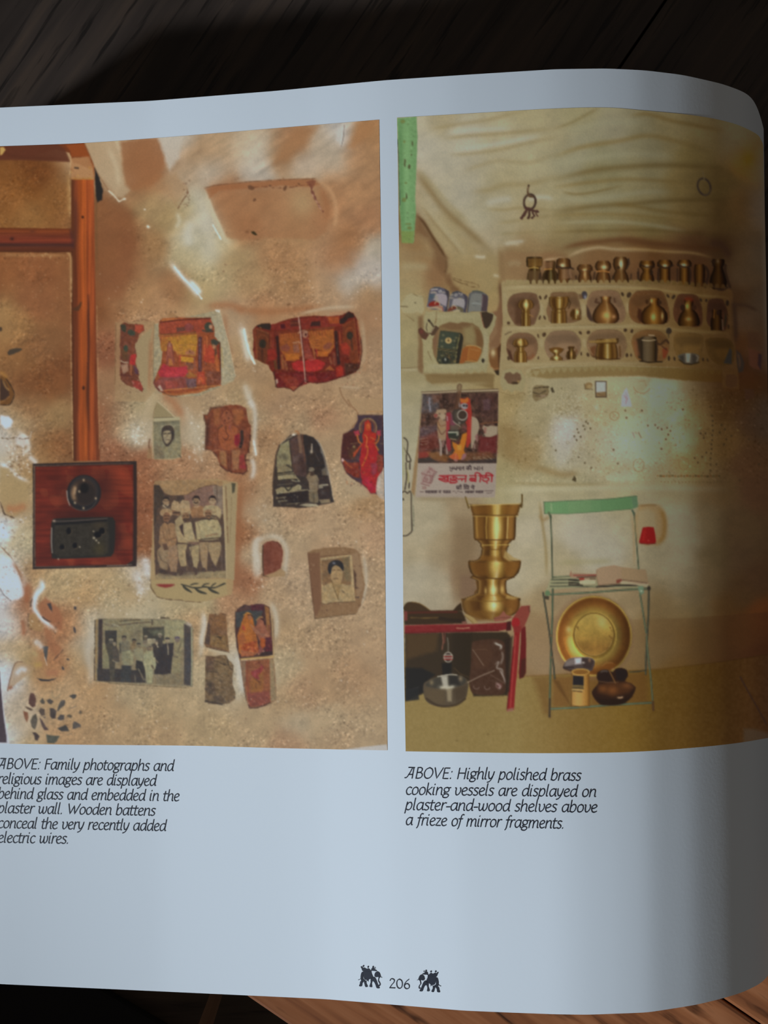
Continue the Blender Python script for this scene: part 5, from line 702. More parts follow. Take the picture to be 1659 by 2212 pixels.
# ---------------------------------------------------------------- the right printed photograph: kitchen wall with brass vessels
BRASS = [(-1,(58,38,18)),(-.86,(146,108,56)),(-.7,(106,70,30)),(-.42,(88,55,22)),(-.15,(156,115,50)),(0,(206,172,94)),(.1,(224,200,142)),(.22,(168,126,54)),(.5,(104,67,26)),(.72,(150,106,50)),(.86,(134,92,42)),(1,(54,34,15))]
DULLB = [(-1,(52,34,18)),(-.7,(120,78,38)),(-.35,(142,92,44)),(0,(168,116,58)),(.15,(196,152,92)),(.4,(140,90,42)),(.75,(104,64,30)),(1,(52,32,16))]
STEEL = [(-1,(40,38,36)),(-.7,(96,92,84)),(-.45,(66,62,56)),(-.1,(180,176,164)),(.08,(228,226,216)),(.25,(120,114,102)),(.6,(62,58,52)),(.85,(120,104,82)),(1,(44,40,36))]
def paint_kitchen():
    s = Print([(857.4,254),(930,250),(1050,243),(1200,234.5),(1311,232.5),(1394,239),(1504,250),(1582,266),(1632,288),(1645,304),(1649,316)], [(876.3,1623),(1000,1625),(1150,1627),(1300,1626),(1400,1622.5),(1500,1615),(1560,1609),(1610,1602.5),(1659,1594),(1664,1593),(1668,1592)],
              [(857.4,254),(864,660),(868.5,1000),(871.5,1360),(876.3,1623)], [(1649,316),(1655,600),(1662,1100),(1668,1592)], NET)
    O, Pq, Q, R, S_, T_ = crop(840,230,4.608), crop(1080,500,5.184), crop(1340,500,5.2), crop(855,590,5.925), crop(855,820,6.381), crop(1060,790,2.7696)
    U, V, Wc, X, Y, Z = crop(860,1040,5.184), crop(860,1280,5.53), crop(1150,1050,5.184), crop(1150,1240,5.184), crop(1200,0,3.614), crop(1400,1300,3.687)
    TX, CH, TN, BX, PO = crop(895,995,8.968), crop(860,930,8.85), crop(920,610,11.85), crop(930,700,12.76), crop(900,840,8.73)
    fld = """905 265 162 156 136 950 260 152 142 115 1000 300 165 160 142 960 340 160 155 138 915 320 164 160 145 920 380 162 156 140 950 420 160 154 134 1000 420 162 157 140 1030 470 162 157 136 1060 520 162 152 128 1080 300 158 150 124 1150 260 150 142 112 1150 350 155 148 120 1100 400 155 146 116 1200 420 150 142 112 1100 500 155 146 118 1160 480 148 136 104 1200 300 148 140 112 1250 260 138 132 102 1060 440 158 150 124 1130 300 155 148 122
    905 400 155 142 112 910 440 156 144 116 960 500 155 142 108 1000 550 158 142 106 940 520 150 134 100 880 560 140 120 86 880 600 150 132 97 905 540 130 100 66 950 590 128 96 66 1000 590 146 124 82 1060 600 152 134 92 1000 630 148 124 82 1050 570 148 130 92 870 640 150 136 100 880 720 150 138 102 890 800 148 136 102 885 900 158 150 124 880 850 155 146 116 875 480 120 92 60
    880 1000 165 158 136 880 950 160 154 128 900 1150 166 156 132 900 1250 166 158 138 930 1120 162 152 128 960 1180 152 137 110 1000 1100 150 132 105 990 1180 136 114 86 1010 1250 130 104 78 1150 1150 170 162 140 1140 1250 166 156 130 1150 1080 166 158 132 1110 1240 168 160 138 940 1270 162 152 130 885 1190 162 150 124 1130 1060 162 154 124
    1090 870 152 134 94 1100 950 142 122 84 1130 990 144 124 86 1090 1020 152 140 102 1150 900 152 140 108 1190 870 155 146 116 1230 940 165 160 146 1220 980 158 152 130 1300 880 156 146 114 1290 950 154 146 120 1350 900 155 148 118 1400 950 150 144 118 1350 960 158 152 130 1450 880 124 114 86 1430 860 134 130 110 1420 900 138 132 110 1500 900 108 92 60 1500 1000 110 95 62 1470 950 126 114 84 1530 950 96 80 50 1560 950 84 66 38 1560 880 68 50 26 1620 1000 58 42 28 1100 1050 158 150 116 1180 1040 156 148 116 1250 1060 155 148 118 1350 1030 150 143 114 1350 1060 146 138 108 1450 1060 118 110 84 1550 1060 82 68 46 1620 900 50 36 24 1645 900 50 42 36 1640 1060 58 42 30
    1250 1150 165 160 145 1250 1120 160 154 134 1300 1200 160 156 140 1200 1210 158 148 120 1420 1200 125 118 96 1400 1100 132 126 102 1450 1120 126 120 102 1480 1150 114 108 90 1465 1210 120 113 94 1480 1250 106 98 78 1540 1130 88 78 58 1545 1260 82 70 50 1590 1140 66 54 38 1600 1280 58 44 28 1550 1200 78 68 48 1600 1200 60 48 35 1640 1250 54 40 28 1500 1290 95 84 62 1160 1200 165 156 130
    1170 1300 150 132 100 1170 1350 143 118 84 1150 1400 140 116 86 1200 1300 148 128 98 1300 1285 146 130 100 1360 1300 130 114 86 1420 1320 108 92 64 1420 1360 102 82 52 1420 1410 104 86 58 1500 1370 84 64 34 1600 1350 64 42 20 1645 1330 68 40 20 1500 1330 92 78 52 1570 1310 72 54 30 1170 1440 142 120 92
    900 1580 140 120 70 1000 1550 142 120 72 1100 1600 140 120 68 880 1540 140 116 70 1150 1480 130 98 58 1200 1500 112 80 44 1200 1580 132 107 56 1300 1600 125 101 50 1300 1560 118 92 44 1400 1560 105 80 30 1400 1600 104 82 34 1450 1500 88 64 20 1450 1460 92 66 24 1500 1560 84 62 22 1560 1500 72 48 15 1620 1500 55 32 18 1640 1440 50 30 18 1640 1580 60 46 36 1600 1590 60 52 44 1560 1580 72 52 22 1060 1580 142 122 70 960 1600 138 118 68 1130 1540 140 114 64
    1300 330 125 122 96 1260 300 134 131 110 1320 290 128 124 104 1400 310 108 104 82 1500 330 86 76 46 1520 300 88 80 56 1450 290 100 92 66 1400 360 112 106 80 1300 380 122 116 86 1220 350 140 136 112 1480 400 90 78 48 1550 400 66 56 32 1600 330 60 54 40 1590 300 72 68 54 1615 345 74 52 12 1640 350 62 56 48 1640 450 60 54 48 1600 450 58 44 24 1560 470 62 50 28 1500 460 86 73 44 1400 440 112 104 76 1300 430 128 122 94 1400 490 104 92 58 1300 490 122 112 78 1220 490 132 120 86 1220 530 128 112 78 1300 545 112 86 54 1400 545 88 60 32 1500 540 64 44 26 1560 540 50 36 20 1640 560 55 48 40 1610 600 58 48 36 1600 560 55 44 30 1640 650 52 44 36 1620 700 55 44 34 1120 560 132 104 72 1110 590 140 116 82 1200 570 122 90 60 1300 570 112 80 50 1400 590 92 60 34 1500 590 70 44 24 1130 530 140 118 84 1600 640 46 32 18 1610 740 54 34 16 1600 790 44 28 16 1605 820 50 30 14 1640 760 52 40 32 1600 860 50 34 16"""
    s.field(np.array(fld.split(), float).reshape(-1, 5), 26, 5, 24)
    x, y = s.X, s.Y
    s.C *= (1+.05*fbm(x, y, 26, 3, 131))[..., None]; fz = np.where((y > 835) & (y < 1045) & (x > 1085), 1.0, .12); s.grit(.022, 5, 103, where=lambda x, y: np.where((y > 835) & (y < 1045) & (x > 1085), 1.0, .12)); sp = vnoise(x/2.4, y/2.2, 411)+.6*vnoise(x/4, y/3.6, 413); s.C += ((np.clip(sp-.32, 0, 1)*95-np.clip(-sp-.34, 0, 1)*105)*fz)[..., None]; s.C *= (1+.03*vnoise(x/2, y/2, 415))[..., None]*np.array([1.02, 1.0, .97])
    s.C *= (1+.03*fbm(x, y, 14, 3, 104, 0, 3))[..., None]
    # ceiling boards under lime wash
    bc = (128,112,68)
    for q, w, a in (("420 225 700 175 1000 130 1350 40", 5, .6), ("560 320 800 290 1100 270 1659 220", 5, .7), ("620 480 800 470 1100 430 1400 360 1659 310", 5, .6), ("760 640 900 590 1100 540 1400 560 1659 470", 5, .45), ("840 850 1000 830 1150 780 1400 770 1659 700", 7, .7), ("980 1020 1150 1030 1300 1010 1659 1040", 4, .75), ("1100 1160 1250 1140 1450 1110 1659 1080", 4, .6), ("1120 1270 1300 1260 1659 1240", 3.5, .55), ("1130 1420 1300 1430 1450 1440 1659 1420", 5, .6)):
        s.wash(O(q), w, (138,120,82), a*.72)
    for q, w, a in (("0 1000 120 960 250 890 340 845", 4, .45), ("600 900 720 890 900 940 1100 980 1300 1020", 5, .7), ("0 1220 200 1150 500 1100 700 1060 900 1090 1200 1180", 6, .75), ("0 1400 300 1330 600 1300 900 1290 1300 1310", 7, .7), ("0 1460 300 1420 600 1400 1100 1430", 5, .7), ("60 1500 160 1516 300 1500 520 1450", 3, .7), ("0 1650 300 1610 600 1590 900 1565 1300 1560", 6, .7), ("430 1590 620 1610 850 1650 1300 1690", 5, .7), ("0 1680 400 1670 800 1700 1200 1760", 4, .6), ("0 1810 400 1800 800 1800 1300 1840", 4, .6)):
        p = Y(q); m = p[:, 0].mean(); s.wash(p, w, (108,89,50) if m < 1370 else (84,67,34), a*.75)
    for q, w in (("660 430 900 400 1200 350 1500 290", 6), ("960 970 1100 930 1230 920", 8), ("1380 930 1500 900 1640 920", 6), ("1150 1370 1250 1350 1350 1340", 4), ("600 260 900 230 1200 220", 6)): s.wash(O(q), w, (172,168,152), .6)
    for q, w in (("0 1540 200 1560 400 1540 700 1500 900 1500", 7), ("0 1280 300 1230 600 1200 900 1220", 8), ("100 1020 400 960 700 960", 8), ("0 1740 400 1730 700 1750 1000 1800", 5)): s.wash(Y(q), w, (138,134,108), .5)
    s.blob(1616, 344, 11, 14, (76,52,10), .7); s.wash([(1646,320),(1650,480),(1654,620),(1658,800)], 6, (66,62,56), .5)
    # bracing beam and its capital at the upper left
    s.wash(O("265 640 400 820 560 1030 800 1250 1010 1440"), 9, (126,104,68), .75); s.wash(O("300 640 450 800 600 980 820 1180"), 6, (146,130,90), .4)
    s.wash(O("280 900 430 1080 600 1280 760 1480"), 9, (166,154,122), .5); s.wash(O("330 1000 470 1180 640 1380 720 1480"), 4, (134,112,76), .5)
    s.poly(O("275 1080 340 1150 430 1290 520 1420 575 1510 575 1600 560 1680 500 1640 450 1560 440 1440 380 1330 270 1240"), (112,82,54), 14, 2, a=.85); s.wash(O("280 1085 350 1160 430 1290 520 1430 568 1510"), 3.2, (78,52,30), .85); s.wash(O("568 1510 575 1600 560 1660"), 3.4, (90,62,38), .8)
    s.poly(O("570 1520 760 1500 940 1500 1090 1520 1100 1660 1070 1760 1000 1840 850 1850 700 1820 620 1800 560 1690 575 1600"), (152,132,94), 6, 2, a=.4); s.wash(O("850 1490 930 1500 960 1490"), 4, (184,174,150), .8); s.wash(O("1040 1680 1100 1690"), 3.4, (182,170,138), .8); s.wash(O("580 1700 640 1790 700 1830"), 5, (108,78,48), .7)
    for q in ("620 1700 750 1740 850 1760 900 1790", "680 1740 800 1790 900 1800", "640 1720 720 1760 780 1770"): s.line(O(q), 1.6, (104,80,50), .7, rag=1.5, sm=3)
    s.wash(O("1100 1400 1110 1560 1100 1680"), 5, (136,112,76), .6); s.wash(O("110 1480 300 1470 450 1480"), 8, (138,114,80), .6); s.wash(O("120 1600 250 1590 400 1600"), 9, (158,146,112), .5); s.wash(O("600 1800 680 1850 700 1900"), 7, (104,74,48), .7)
    s.poly(R("620 20 700 0 720 100 700 180 640 120"), (112,80,52), 6, 1, a=.6)
    # recess over the shelf
    s.poly(Pq("60 180 700 240 820 240 1000 190 1200 170 1659 190 1659 560 0 560 20 300"), (120,90,60), 14, 3, a=.35)
    s.wash(Pq("700 190 900 140 1150 110 1400 90 1659 100"), 6, (92,62,36), .8); s.wash(Q("0 110 200 120 500 150 900 180 1150 200"), 7, (70,45,24), .85); s.wash(Q("1000 120 1150 160 1230 300"), 9, (48,32,22), .8)
    s.wash(Pq("760 280 900 220 1100 180 1300 200 1659 210"), 4, (152,132,98), .85); s.wash(Q("0 190 200 200 500 225 800 240 1020 290"), 3.4, (120,96,60), .8); s.wash(Pq("60 135 130 130 220 140"), 5, (172,160,132), .8); s.wash(Pq("500 315 600 305 720 300"), 3.4, (160,132,96), .7); s.line(Pq("490 322 600 308"), 1.5, (180,155,120), .7)
    s.wash(Pq("80 370 180 350 230 380"), 7, (152,132,98), .5); s.wash(Pq("20 200 20 400 40 560"), 6, (128,100,68), .6); s.wash(Pq("0 560 10 700 30 900 20 1100"), 5, (92,62,42), .8)
    # ---- the green post
    gp = s.part('green_post', 'peeling green painted post')
    s.poly(O("80 115 275 100 285 300 275 600 262 900 270 1060 250 1340 240 1362 130 1355 100 900 95 500"), (106,140,92), 1.6, .6, L=gp, grain=12); s.wash(O("170 110 180 400 170 700 180 1100"), 9, (122,158,106), .6); s.wash(O("110 120 120 500 130 900 140 1300"), 5, (86,122,76), .6); s.line(O("85 330 95 500 100 750 110 980"), 2, (58,62,56), .85, rag=.6)
    for q in ("235 370 8 26", "205 600 11 22", "160 560 10 40", "225 480 6 8", "175 890 8 34", "155 350 14 14", "190 1170 26 9", "205 1210 22 16", "140 150 26 20", "170 760 12 8", "150 930 20 20"):
        a, b, r1, r2 = map(float, q.split()); p = O([a, b])[0]; s.ell(p[0], p[1], r1/4.6, r2/4.6, (74,70,44) if r1 < 12 else (104,112,62), .85, rag=1.4)
    s.poly(O("120 1240 250 1240 240 1362 130 1358"), (118,124,58), 4, 1.5, a=.6); s.specks(50, (862,260,900,520), (.8,2), [(84,92,54),(140,168,120),(70,74,50)], .6, 60)
    # ---- iron rings in the ceiling
    r1 = s.part('iron_ring', 'rusty ring with rags hanging from the ceiling'); p = O("1402 950")[0]
    s.ring(p[0], p[1], 12.6, 16.4, 5, (66,50,40), rot=8, L=r1); s.ring(p[0]-1, p[1]-1, 12.4, 16.4, 1.5, (120,98,76), .6, rot=8, t0=150, t1=260); s.line(O("1390 790 1382 840 1395 890 1430 900"), 4, (84,62,42), sm=3, L=r1); s.line(O("1385 800 1380 840"), 1.6, (150,128,98), .7); s.ell(*O("1392 788")[0], 2, 2.4, (66,50,38))
    s.line(O("1360 1010 1400 1020 1440 1040 1485 1050"), 6, (72,48,40), rag=1.4, L=r1); s.line(O("1370 1030 1345 1080 1325 1110"), 6, (76,50,42), rag=1.6, L=r1); s.line(O("1400 1040 1400 1080 1385 1115"), 5, (66,44,36), rag=1.4, L=r1); s.line(O("1430 1050 1450 1090 1425 1110"), 3.6, (72,48,40), rag=1.2, L=r1); s.line(O("1460 1060 1480 1090"), 3, (84,58,46), rag=1)
    r2 = s.part('iron_ring', 'plain dark ring hanging at the right'); p = Y("1160 1458")[0]
    s.ring(p[0], p[1], 13.4, 18.4, 4.4, (48,40,32), rot=-18, L=r2); s.ring(p[0], p[1]-.6, 13.4, 18.4, 1.4, (76,64,46), .7, rot=-18, t0=30, t1=120); s.line(Y("1150 1340 1158 1370 1160 1410"), 3, (80,70,48), .9, L=r2)
    # ---- wall left of the shelf
    s.poly(R("75 380 130 290 195 255 220 270 290 280 340 290 360 380 365 470 340 520 280 500 200 515 100 510 60 440"), (160,148,112), 2, 1, a=.9); s.line(R("60 425 150 430"), 2, (88,70,46), .8); s.blob(*R("248 380")[0], 1.4, 1.4, (60,48,34), .9); s.line(R("230 270 300 300 340 300"), 1.5, (112,90,58), .7, rag=1); s.line(R("100 520 180 570 230 610"), 1.4, (118,96,62), .7, rag=1.2)
    s.line(R("65 1215 180 1210 300 1200"), 1.6, (112,90,60), .7); s.wash(R("70 1235 180 1240 300 1235"), 3, (164,152,120), .7)
    s.poly(R("285 560 345 540 350 900 360 1200 340 1290 280 1240 290 900"), (108,76,48), 6, 1.4, a=.7); s.poly(R("1180 520 1290 480 1350 300 1370 500 1340 900 1330 1250 1260 1250 1200 1100 1190 800"), (118,84,58), 5, 1.4, a=.85); s.poly(R("1180 640 1290 560 1300 760 1210 900"), (140,110,78), 5, 1, a=.6)
    s.poly(R("360 1290 1180 1280 1260 1300 1250 1480 900 1400 460 1420 390 1370"), (124,100,62), 5, 2, a=.85); s.wash(R("400 1300 700 1330 1180 1300"), 4, (118,96,60), .6); s.wash(R("480 1430 800 1420 1180 1410"), 4, (156,138,98), .6)
    # ---- the small niche shelf
    ns = s.part('niche_shelf', 'small pale plaster shelf with one arched opening')
    s.poly(R("385 480 430 500 540 470 560 500 720 500 800 480 860 505 1080 495 1240 505 1290 560 1260 690 1200 800 1180 1000 1180 1180 1150 1280 1110 1250 1060 1280 1010 1250 960 1290 910 1240 860 1290 800 1245 750 1290 690 1245 640 1280 590 1240 540 1280 500 1240 440 1290 400 1250 360 1270 350 1100 350 900 330 840 370 760 360 600"), (152,140,102), 1.8, .8, L=ns, grain=8)
    s.wash(R("380 560 700 550 1060 560"), 5, (162,150,114), .5); s.wash(R("1140 760 1150 950 1130 1160"), 5, (162,152,122), .6); s.line(R("520 490 515 600 500 650"), 1.8, (110,80,48), .7, rag=.8); s.wash(R("400 1190 700 1200 1120 1190"), 5, (160,150,118), .6)
    s.poly(R("1090 500 1160 492 1248 530 1240 590 1200 680 1160 712 1130 690 1110 600"), (62,48,36), 1.6, .5); s.line(R("1085 505 1105 600 1135 700"), 1.6, (120,60,44), .7)
    s.poly(R("470 850 520 730 580 660 690 625 800 645 850 625 980 640 1060 690 1110 780 1125 900 1110 1000 1060 1110 1010 1140 840 1160 540 1160 490 1060 465 960"), (122,98,64), 2, .6); s.poly(R("560 680 690 630 800 650 850 630 960 650 940 720 700 720"), (110,82,54), 4, 1, a=.8); s.poly(R("870 700 980 680 1020 800 1000 930 880 900"), (140,124,84), 10, a=.8); s.poly(R("1010 700 1080 740 1115 860 1110 950 1040 930 1030 800"), (108,76,46), 5, a=.8); s.poly(R("470 850 540 730 530 900 500 1060"), (116,84,60), 4, a=.8)
    s.ell(*R("1116 1120")[0], 3.2, 4.6, (52,44,34), rag=.6); s.line(R("410 1000 430 1050 455 1110"), 2, (108,86,54), .6)
    s.poly(R("1190 680 1200 680 1215 700 1210 780 1180 800"), (150,136,96), 3, a=.5)
    bxn = s.part('dark_box', 'dark green decorated box with a round pale label')
    s.poly(BX("270 180 430 190 800 240 870 280 905 380 880 560 840 800 790 1080 600 1100 240 1100 170 1000 200 700 230 400"), (58,58,44), 1.8, .4, L=bxn, grain=9); s.poly(BX("800 250 870 285 900 390 870 560 830 800 790 1080 690 1090 740 700 790 400"), (46,40,32), 2, a=.9); s.poly(BX("280 200 640 230 760 260 700 420 660 690 210 640 250 400"), (64,70,56), 4, a=.7)
    p = BX("493 455")[0]; s.ell(p[0], p[1], 7.3, 6.8, (168,142,92)); s.ell(p[0], p[1], 1.8, 2, (72,52,30)); s.line(BX("490 380 492 440"), 1.3, (110,88,50), .8)
    s.line(BX("205 665 450 700 740 730"), 1.6, (120,104,66), .8); s.line(BX("205 690 450 720 740 745"), 1.8, (30,28,22), .9); s.line(BX("215 705 480 738 735 765"), 1.4, (140,122,80), .8)
    for q in ("350 305", "315 460", "660 460", "315 620", "650 655", "710 380", "320 870", "250 1000", "410 980"): t_ = BX(q)[0]; s.blob(t_[0], t_[1], 2.6, 2, (130,120,84), .75)
    for q in ("800 290 780 420 750 560 730 680", "715 780 700 900 680 1060"): s.line(BX(q), 2.2, (134,124,78), .75, rag=1.6)
    s.specks(70, (956,762,986,785), (.7,1.6), [(128,100,54),(30,28,24),(104,62,44),(140,120,74)], .75, 61); s.ell(*BX("410 1000")[0], 8, 7, (34,36,34), .7); s.blob(*BX("410 975")[0], 1.6, 3, (190,190,170), .9)
    ob = s.part('orange_packet', 'orange packet')
    s.poly(BX("880 690 990 600 1100 580 1260 600 1390 670 1400 800 1290 1040 1180 1050 1000 1020 880 1080 795 1085 830 900"), (148,92,44), 1.8, .4, L=ob); s.poly(BX("890 690 1040 640 1010 1010 880 1075 800 1080"), (138,80,40), 2.4, a=.9); s.line(BX("990 600 1100 585 1260 605 1390 672"), 2, (170,140,90), .9); s.line(BX("1075 650 1040 820 1020 1010"), 2, (160,108,54), .7); s.line(BX("1110 690 1350 740"), 1.5, (166,120,70), .7); s.line(BX("960 1030 1150 1010 1290 1040"), 1.8, (168,140,84), .7); s.line(BX("1130 970 1280 1020"), 1.5, (112,66,34), .6)
    wb = s.part('wooden_peg', 'dark carved pegs on a cord'); s.poly(R("285 715 320 695 370 740 425 790 385 855 330 830 290 760"), (84,56,42), 1.6, .5, L=wb); s.poly(R("440 770 480 690 510 670 555 700 500 790 460 800"), (80,60,44), 1.6, .5, L=wb); s.line(R("380 760 440 775"), 3, (92,74,54), .9); s.line(R("400 640 390 700 400 740"), 2, (66,52,38), .8); s.line(R("420 600 460 650 480 680"), 4, (64,52,38), .85); s.ell(*R("425 608")[0], 2.4, 2.4, (50,42,32)); s.blob(*R("330 750")[0], 3, 4, (120,52,48), .6)
    for k in range(4): s.ell(*R([455+k*11, 755-k*19])[0], 1, 1.4, (180,165,130))
    # three tins
    for q, lab, note in ((0, 'a', 'blue and white printed tin, left'), (1, 'b', 'blue and white printed tin, middle'), (2, 'c', 'grey label tin, right')):
        i = s.part('tin_can', note)
        if q == 0:
            s.poly(TN("60 440 80 280 110 170 220 120 350 120 480 160 590 230 600 330 560 560 540 750 430 740 400 710 300 700 100 690 20 620"), (86,82,92), 1.8, .3, L=i); s.poly(TN("470 160 590 230 600 330 560 560 540 750 480 740 530 600 550 400"), (60,54,58), 2.4); s.poly(TN("110 170 220 120 350 120 400 150 200 160 110 210"), (70,72,74), 2); s.poly(TN("110 300 260 300 230 390 60 440 80 340"), (70,82,92), 2, a=.9)
            s.poly(TN("250 290 430 280 530 330 550 420 520 620 400 560 340 500 180 440 220 410"), (150,138,140), 2, a=.95); s.line(TN("140 190 200 175 290 175"), 3.2, (165,152,146), .9); s.line(TN("140 260 180 250 270 270"), 4, (160,146,128), .75, rag=1.4); s.line(TN("330 240 345 200 390 205 400 240 360 255 325 240"), 1.6, (176,168,160), .95); s.line(TN("430 250 490 260"), 3, (150,138,128), .8, rag=1); s.poly(TN("60 580 110 510 200 480 280 490 340 540 350 580 200 615 80 610"), (124,40,30), 2.2); s.poly(TN("30 620 120 630 340 590 430 600 440 730 340 700 250 670 60 680"), (164,138,108), 2, .8, a=.95); s.line(TN("230 550 250 500 300 490 350 530 360 580"), 2, (180,158,124), .9, sm=3); s.wash(TN("240 320 260 400 280 470"), 4, (152,142,112), .5); s.line(TN("300 610 420 650 440 720"), 2, (150,60,50), .6)
        elif q == 1:
            s.poly(TN("540 740 580 640 590 500 620 330 690 250 800 220 900 250 1010 310 1070 370 1060 540 1020 770 880 760 760 720 600 745"), (92,88,92), 1.8, .3, L=i); s.poly(TN("950 290 1010 310 1070 370 1060 540 1020 770 960 760 1000 560 990 420"), (70,64,72), 2.2); s.poly(TN("690 250 800 220 900 250 930 280 760 270 640 320"), (66,66,70), 2); s.poly(TN("700 420 880 400 980 430 1000 520 980 660 860 610 780 590 660 600"), (150,142,140), 2, a=.95); s.line(TN("640 330 690 310"), 3, (150,140,120), .8, rag=1); s.line(TN("740 340 755 300 800 300 790 345 750 350"), 1.6, (170,162,152), .9); s.line(TN("850 280 930 300 900 330"), 2.4, (160,150,140), .8, rag=1); s.line(TN("610 390 700 400"), 3, (142,132,118), .75, rag=1.4); s.line(TN("830 410 920 420"), 2, (156,146,110), .7)
            s.poly(TN("560 700 640 620 720 600 780 640 780 670 660 720 560 745"), (104,54,38), 2.2); s.line(TN("660 660 680 600 740 600 790 640 790 680"), 2, (170,152,120), .9, sm=3); s.poly(TN("800 610 900 640 960 700 950 760 880 750 870 690 800 680"), (96,86,62), 2); s.poly(TN("700 720 800 690 870 700 880 750 700 760"), (160,146,112), 2, .6)
        else:
            s.poly(TN("1080 400 1110 290 1200 220 1320 210 1440 240 1560 310 1600 370 1580 600 1560 740 1410 745 1200 740 1060 770 1060 600"), (92,90,88), 1.8, .3, L=i); s.poly(TN("1170 300 1260 275 1440 300 1440 400 1410 745 1200 735 1080 770 1090 600 1130 420"), (116,114,106), 2); s.poly(TN("1440 300 1560 330 1590 420 1560 740 1420 740"), (74,60,62), 2); s.line(TN("1200 230 1320 225 1440 260"), 3, (74,78,68), .8); s.line(TN("1190 540 1290 530 1400 560"), 3, (136,138,132), .8); s.line(TN("1200 580 1280 600"), 2, (90,92,88), .6); s.line(TN("1300 480 1350 490"), 2, (84,86,84), .6); s.line(TN("1450 350 1440 500 1430 620"), 2.4, (120,104,100), .7); s.line(TN("1100 400 1090 600 1060 760"), 2.4, (60,54,56), .7)
    bk = s.part('brass_vessel', 'brass vessel tucked beside the small shelf'); s.poly(R("1195 1040 1210 980 1250 965 1300 960 1340 900 1350 960 1335 1250 1280 1245 1220 1200 1195 1120"), (116,78,44), 2, .5, L=bk); s.blob(*R("1245 1020")[0], 5, 8, (190,172,128), .95); s.line(R("1210 1190 1260 1225 1330 1215"), 2, (160,112,70), .7); s.poly(R("1300 960 1350 900 1350 1200 1320 1250"), (78,50,30), 3); s.poly(R("1260 1250 1325 1240 1320 1310 1290 1300"), (52,40,28), 2)
    # ---- the long shelf
    sh = s.part('plaster_shelf', 'long carved plaster shelf of rounded cells')
    top = [(1083,612),(1088,606),(1092,612)]
    xs = np.arange(1095, 1560, 13.2)
    for k, q in enumerate(xs):
        yy = 611+4*((q-1320)/240)**2*(1 if q > 1320 else .0)+np.clip((q-1440)/120, 0, 1)*7; top += [(q-3.4, yy-6.5), (q+3.4, yy-6.5), (q+6.6, yy+1.5)]
    top += [(1570,622),(1582,628)]
    s.poly(top+[(1583,650),(1585,720),(1594,800),(1596,840),(1560,838),(1560,800),(1500,796),(1400,791),(1300,790),(1200,790),(1150,793),(1136,800),(1132,842),(1120,836),(1085,838),(1078,800),(1086,700)], lambda X_, Y_: ink(X_, Y_, tone([(0,(153,134,95)),(.35,(145,124,85)),(.55,(126,104,67)),(.72,(102,79,45)),(.86,(84,63,33)),(1,(62,44,24))], (X_-1083)/510)+(6*fbm(X_, Y_, 12, 3, 140))[..., None]), 1.8, .5, L=sh)
    for q, a in (("40 640 300 620 700 625 1100 610 1659 640", .6), ("30 1090 300 1080 700 1070 1100 1070 1500 1060 1659 1060", .6), ("60 1500 400 1490 900 1480 1400 1480 1659 1480", .5), ("460 800 470 900 460 960", .6), ("930 800 940 900 930 960", .6), ("460 1200 470 1300", .6), ("940 1200 950 1300", .6), ("1430 800 1440 900", .5), ("50 680 60 800 60 950", .5)): s.wash(Pq(q), 4, (158,144,108), a)
    for q in ("40 600 400 590 900 600 1300 595 1659 610", "40 1050 400 1065 900 1050 1400 1040"): s.line(Pq(q), 1.4, (112,92,56), .5, rag=.6)
    s.wash(Q("0 640 300 640 600 680 900 720 1200 740"), 3, (132,114,72), .5); s.wash(Q("0 1060 400 1080 800 1120 1200 1140"), 4, (124,106,66), .5)
    cells = [(Pq, "85 800 130 720 250 690 390 700 420 760 440 860 400 990 360 1050 200 1055 140 1000 90 900", (104,76,54)), (Pq, "520 880 560 760 580 690 720 685 850 690 880 780 910 950 880 1000 750 1025 570 1015 540 960", (112,84,56)), (Pq, "970 830 1010 700 1100 665 1300 670 1350 760 1400 900 1390 980 1330 1020 1100 1025 1010 1000 975 950", (118,90,64)),
             (Q, "95 800 150 700 220 670 440 670 500 740 540 880 530 1020 350 1040 200 1030 110 960", (90,60,33)), (Q, "600 850 640 730 700 705 850 720 890 800 915 900 900 1060 750 1060 640 1030 600 950", (66,40,23)), (Q, "975 900 990 780 1050 760 1140 770 1190 880 1200 960 1180 1100 1100 1110 1000 1060 970 1000", (52,32,20)),
             (Pq, "70 1300 100 1190 200 1140 330 1150 400 1210 420 1300 390 1390 300 1450 160 1460 100 1400", (116,86,60)), (Pq, "500 1240 560 1140 650 1115 800 1120 870 1180 900 1250 880 1360 800 1430 650 1445 560 1420 510 1340", (124,98,72)), (Pq, "970 1260 1000 1170 1080 1110 1280 1105 1370 1150 1415 1250 1400 1340 1340 1430 1100 1430 1020 1390 985 1320", (116,90,62)),
             (Q, "125 1230 170 1150 280 1110 430 1120 510 1190 545 1280 530 1360 470 1460 250 1455 180 1420 150 1340", (102,72,40)), (Q, "600 1290 610 1170 720 1145 900 1165 930 1250 910 1330 880 1480 700 1480 640 1400", (86,64,32)), (Q, "960 1220 1100 1200 1220 1220 1270 1320 1250 1480 1100 1490 1010 1420 970 1320", (64,46,20))]
    for f, q, c_ in cells:
        P_ = smooth(f(q), True, 4); m = P_.mean(0); s.poly(P_+(0, 0), tuple(v*1.15 for v in c_), 1.6, .5); s.poly((P_-m)*.97+m+(1.2, -1.2), c_, 4, 1, grain=8)
        s.poly((P_-m)*(.9, .35)+m+(0, -13), tuple(v*.82 for v in c_), 7, a=.6); s.poly((P_-m)*(.55, .4)+m+(8, 6), tuple(v*1.2 for v in c_), 9, a=.55); s.line(np.vstack([P_, P_[:1]]), 1.3, tuple(v*.72 for v in c_), .5, rag=.5, dx=.8, dy=-.4)
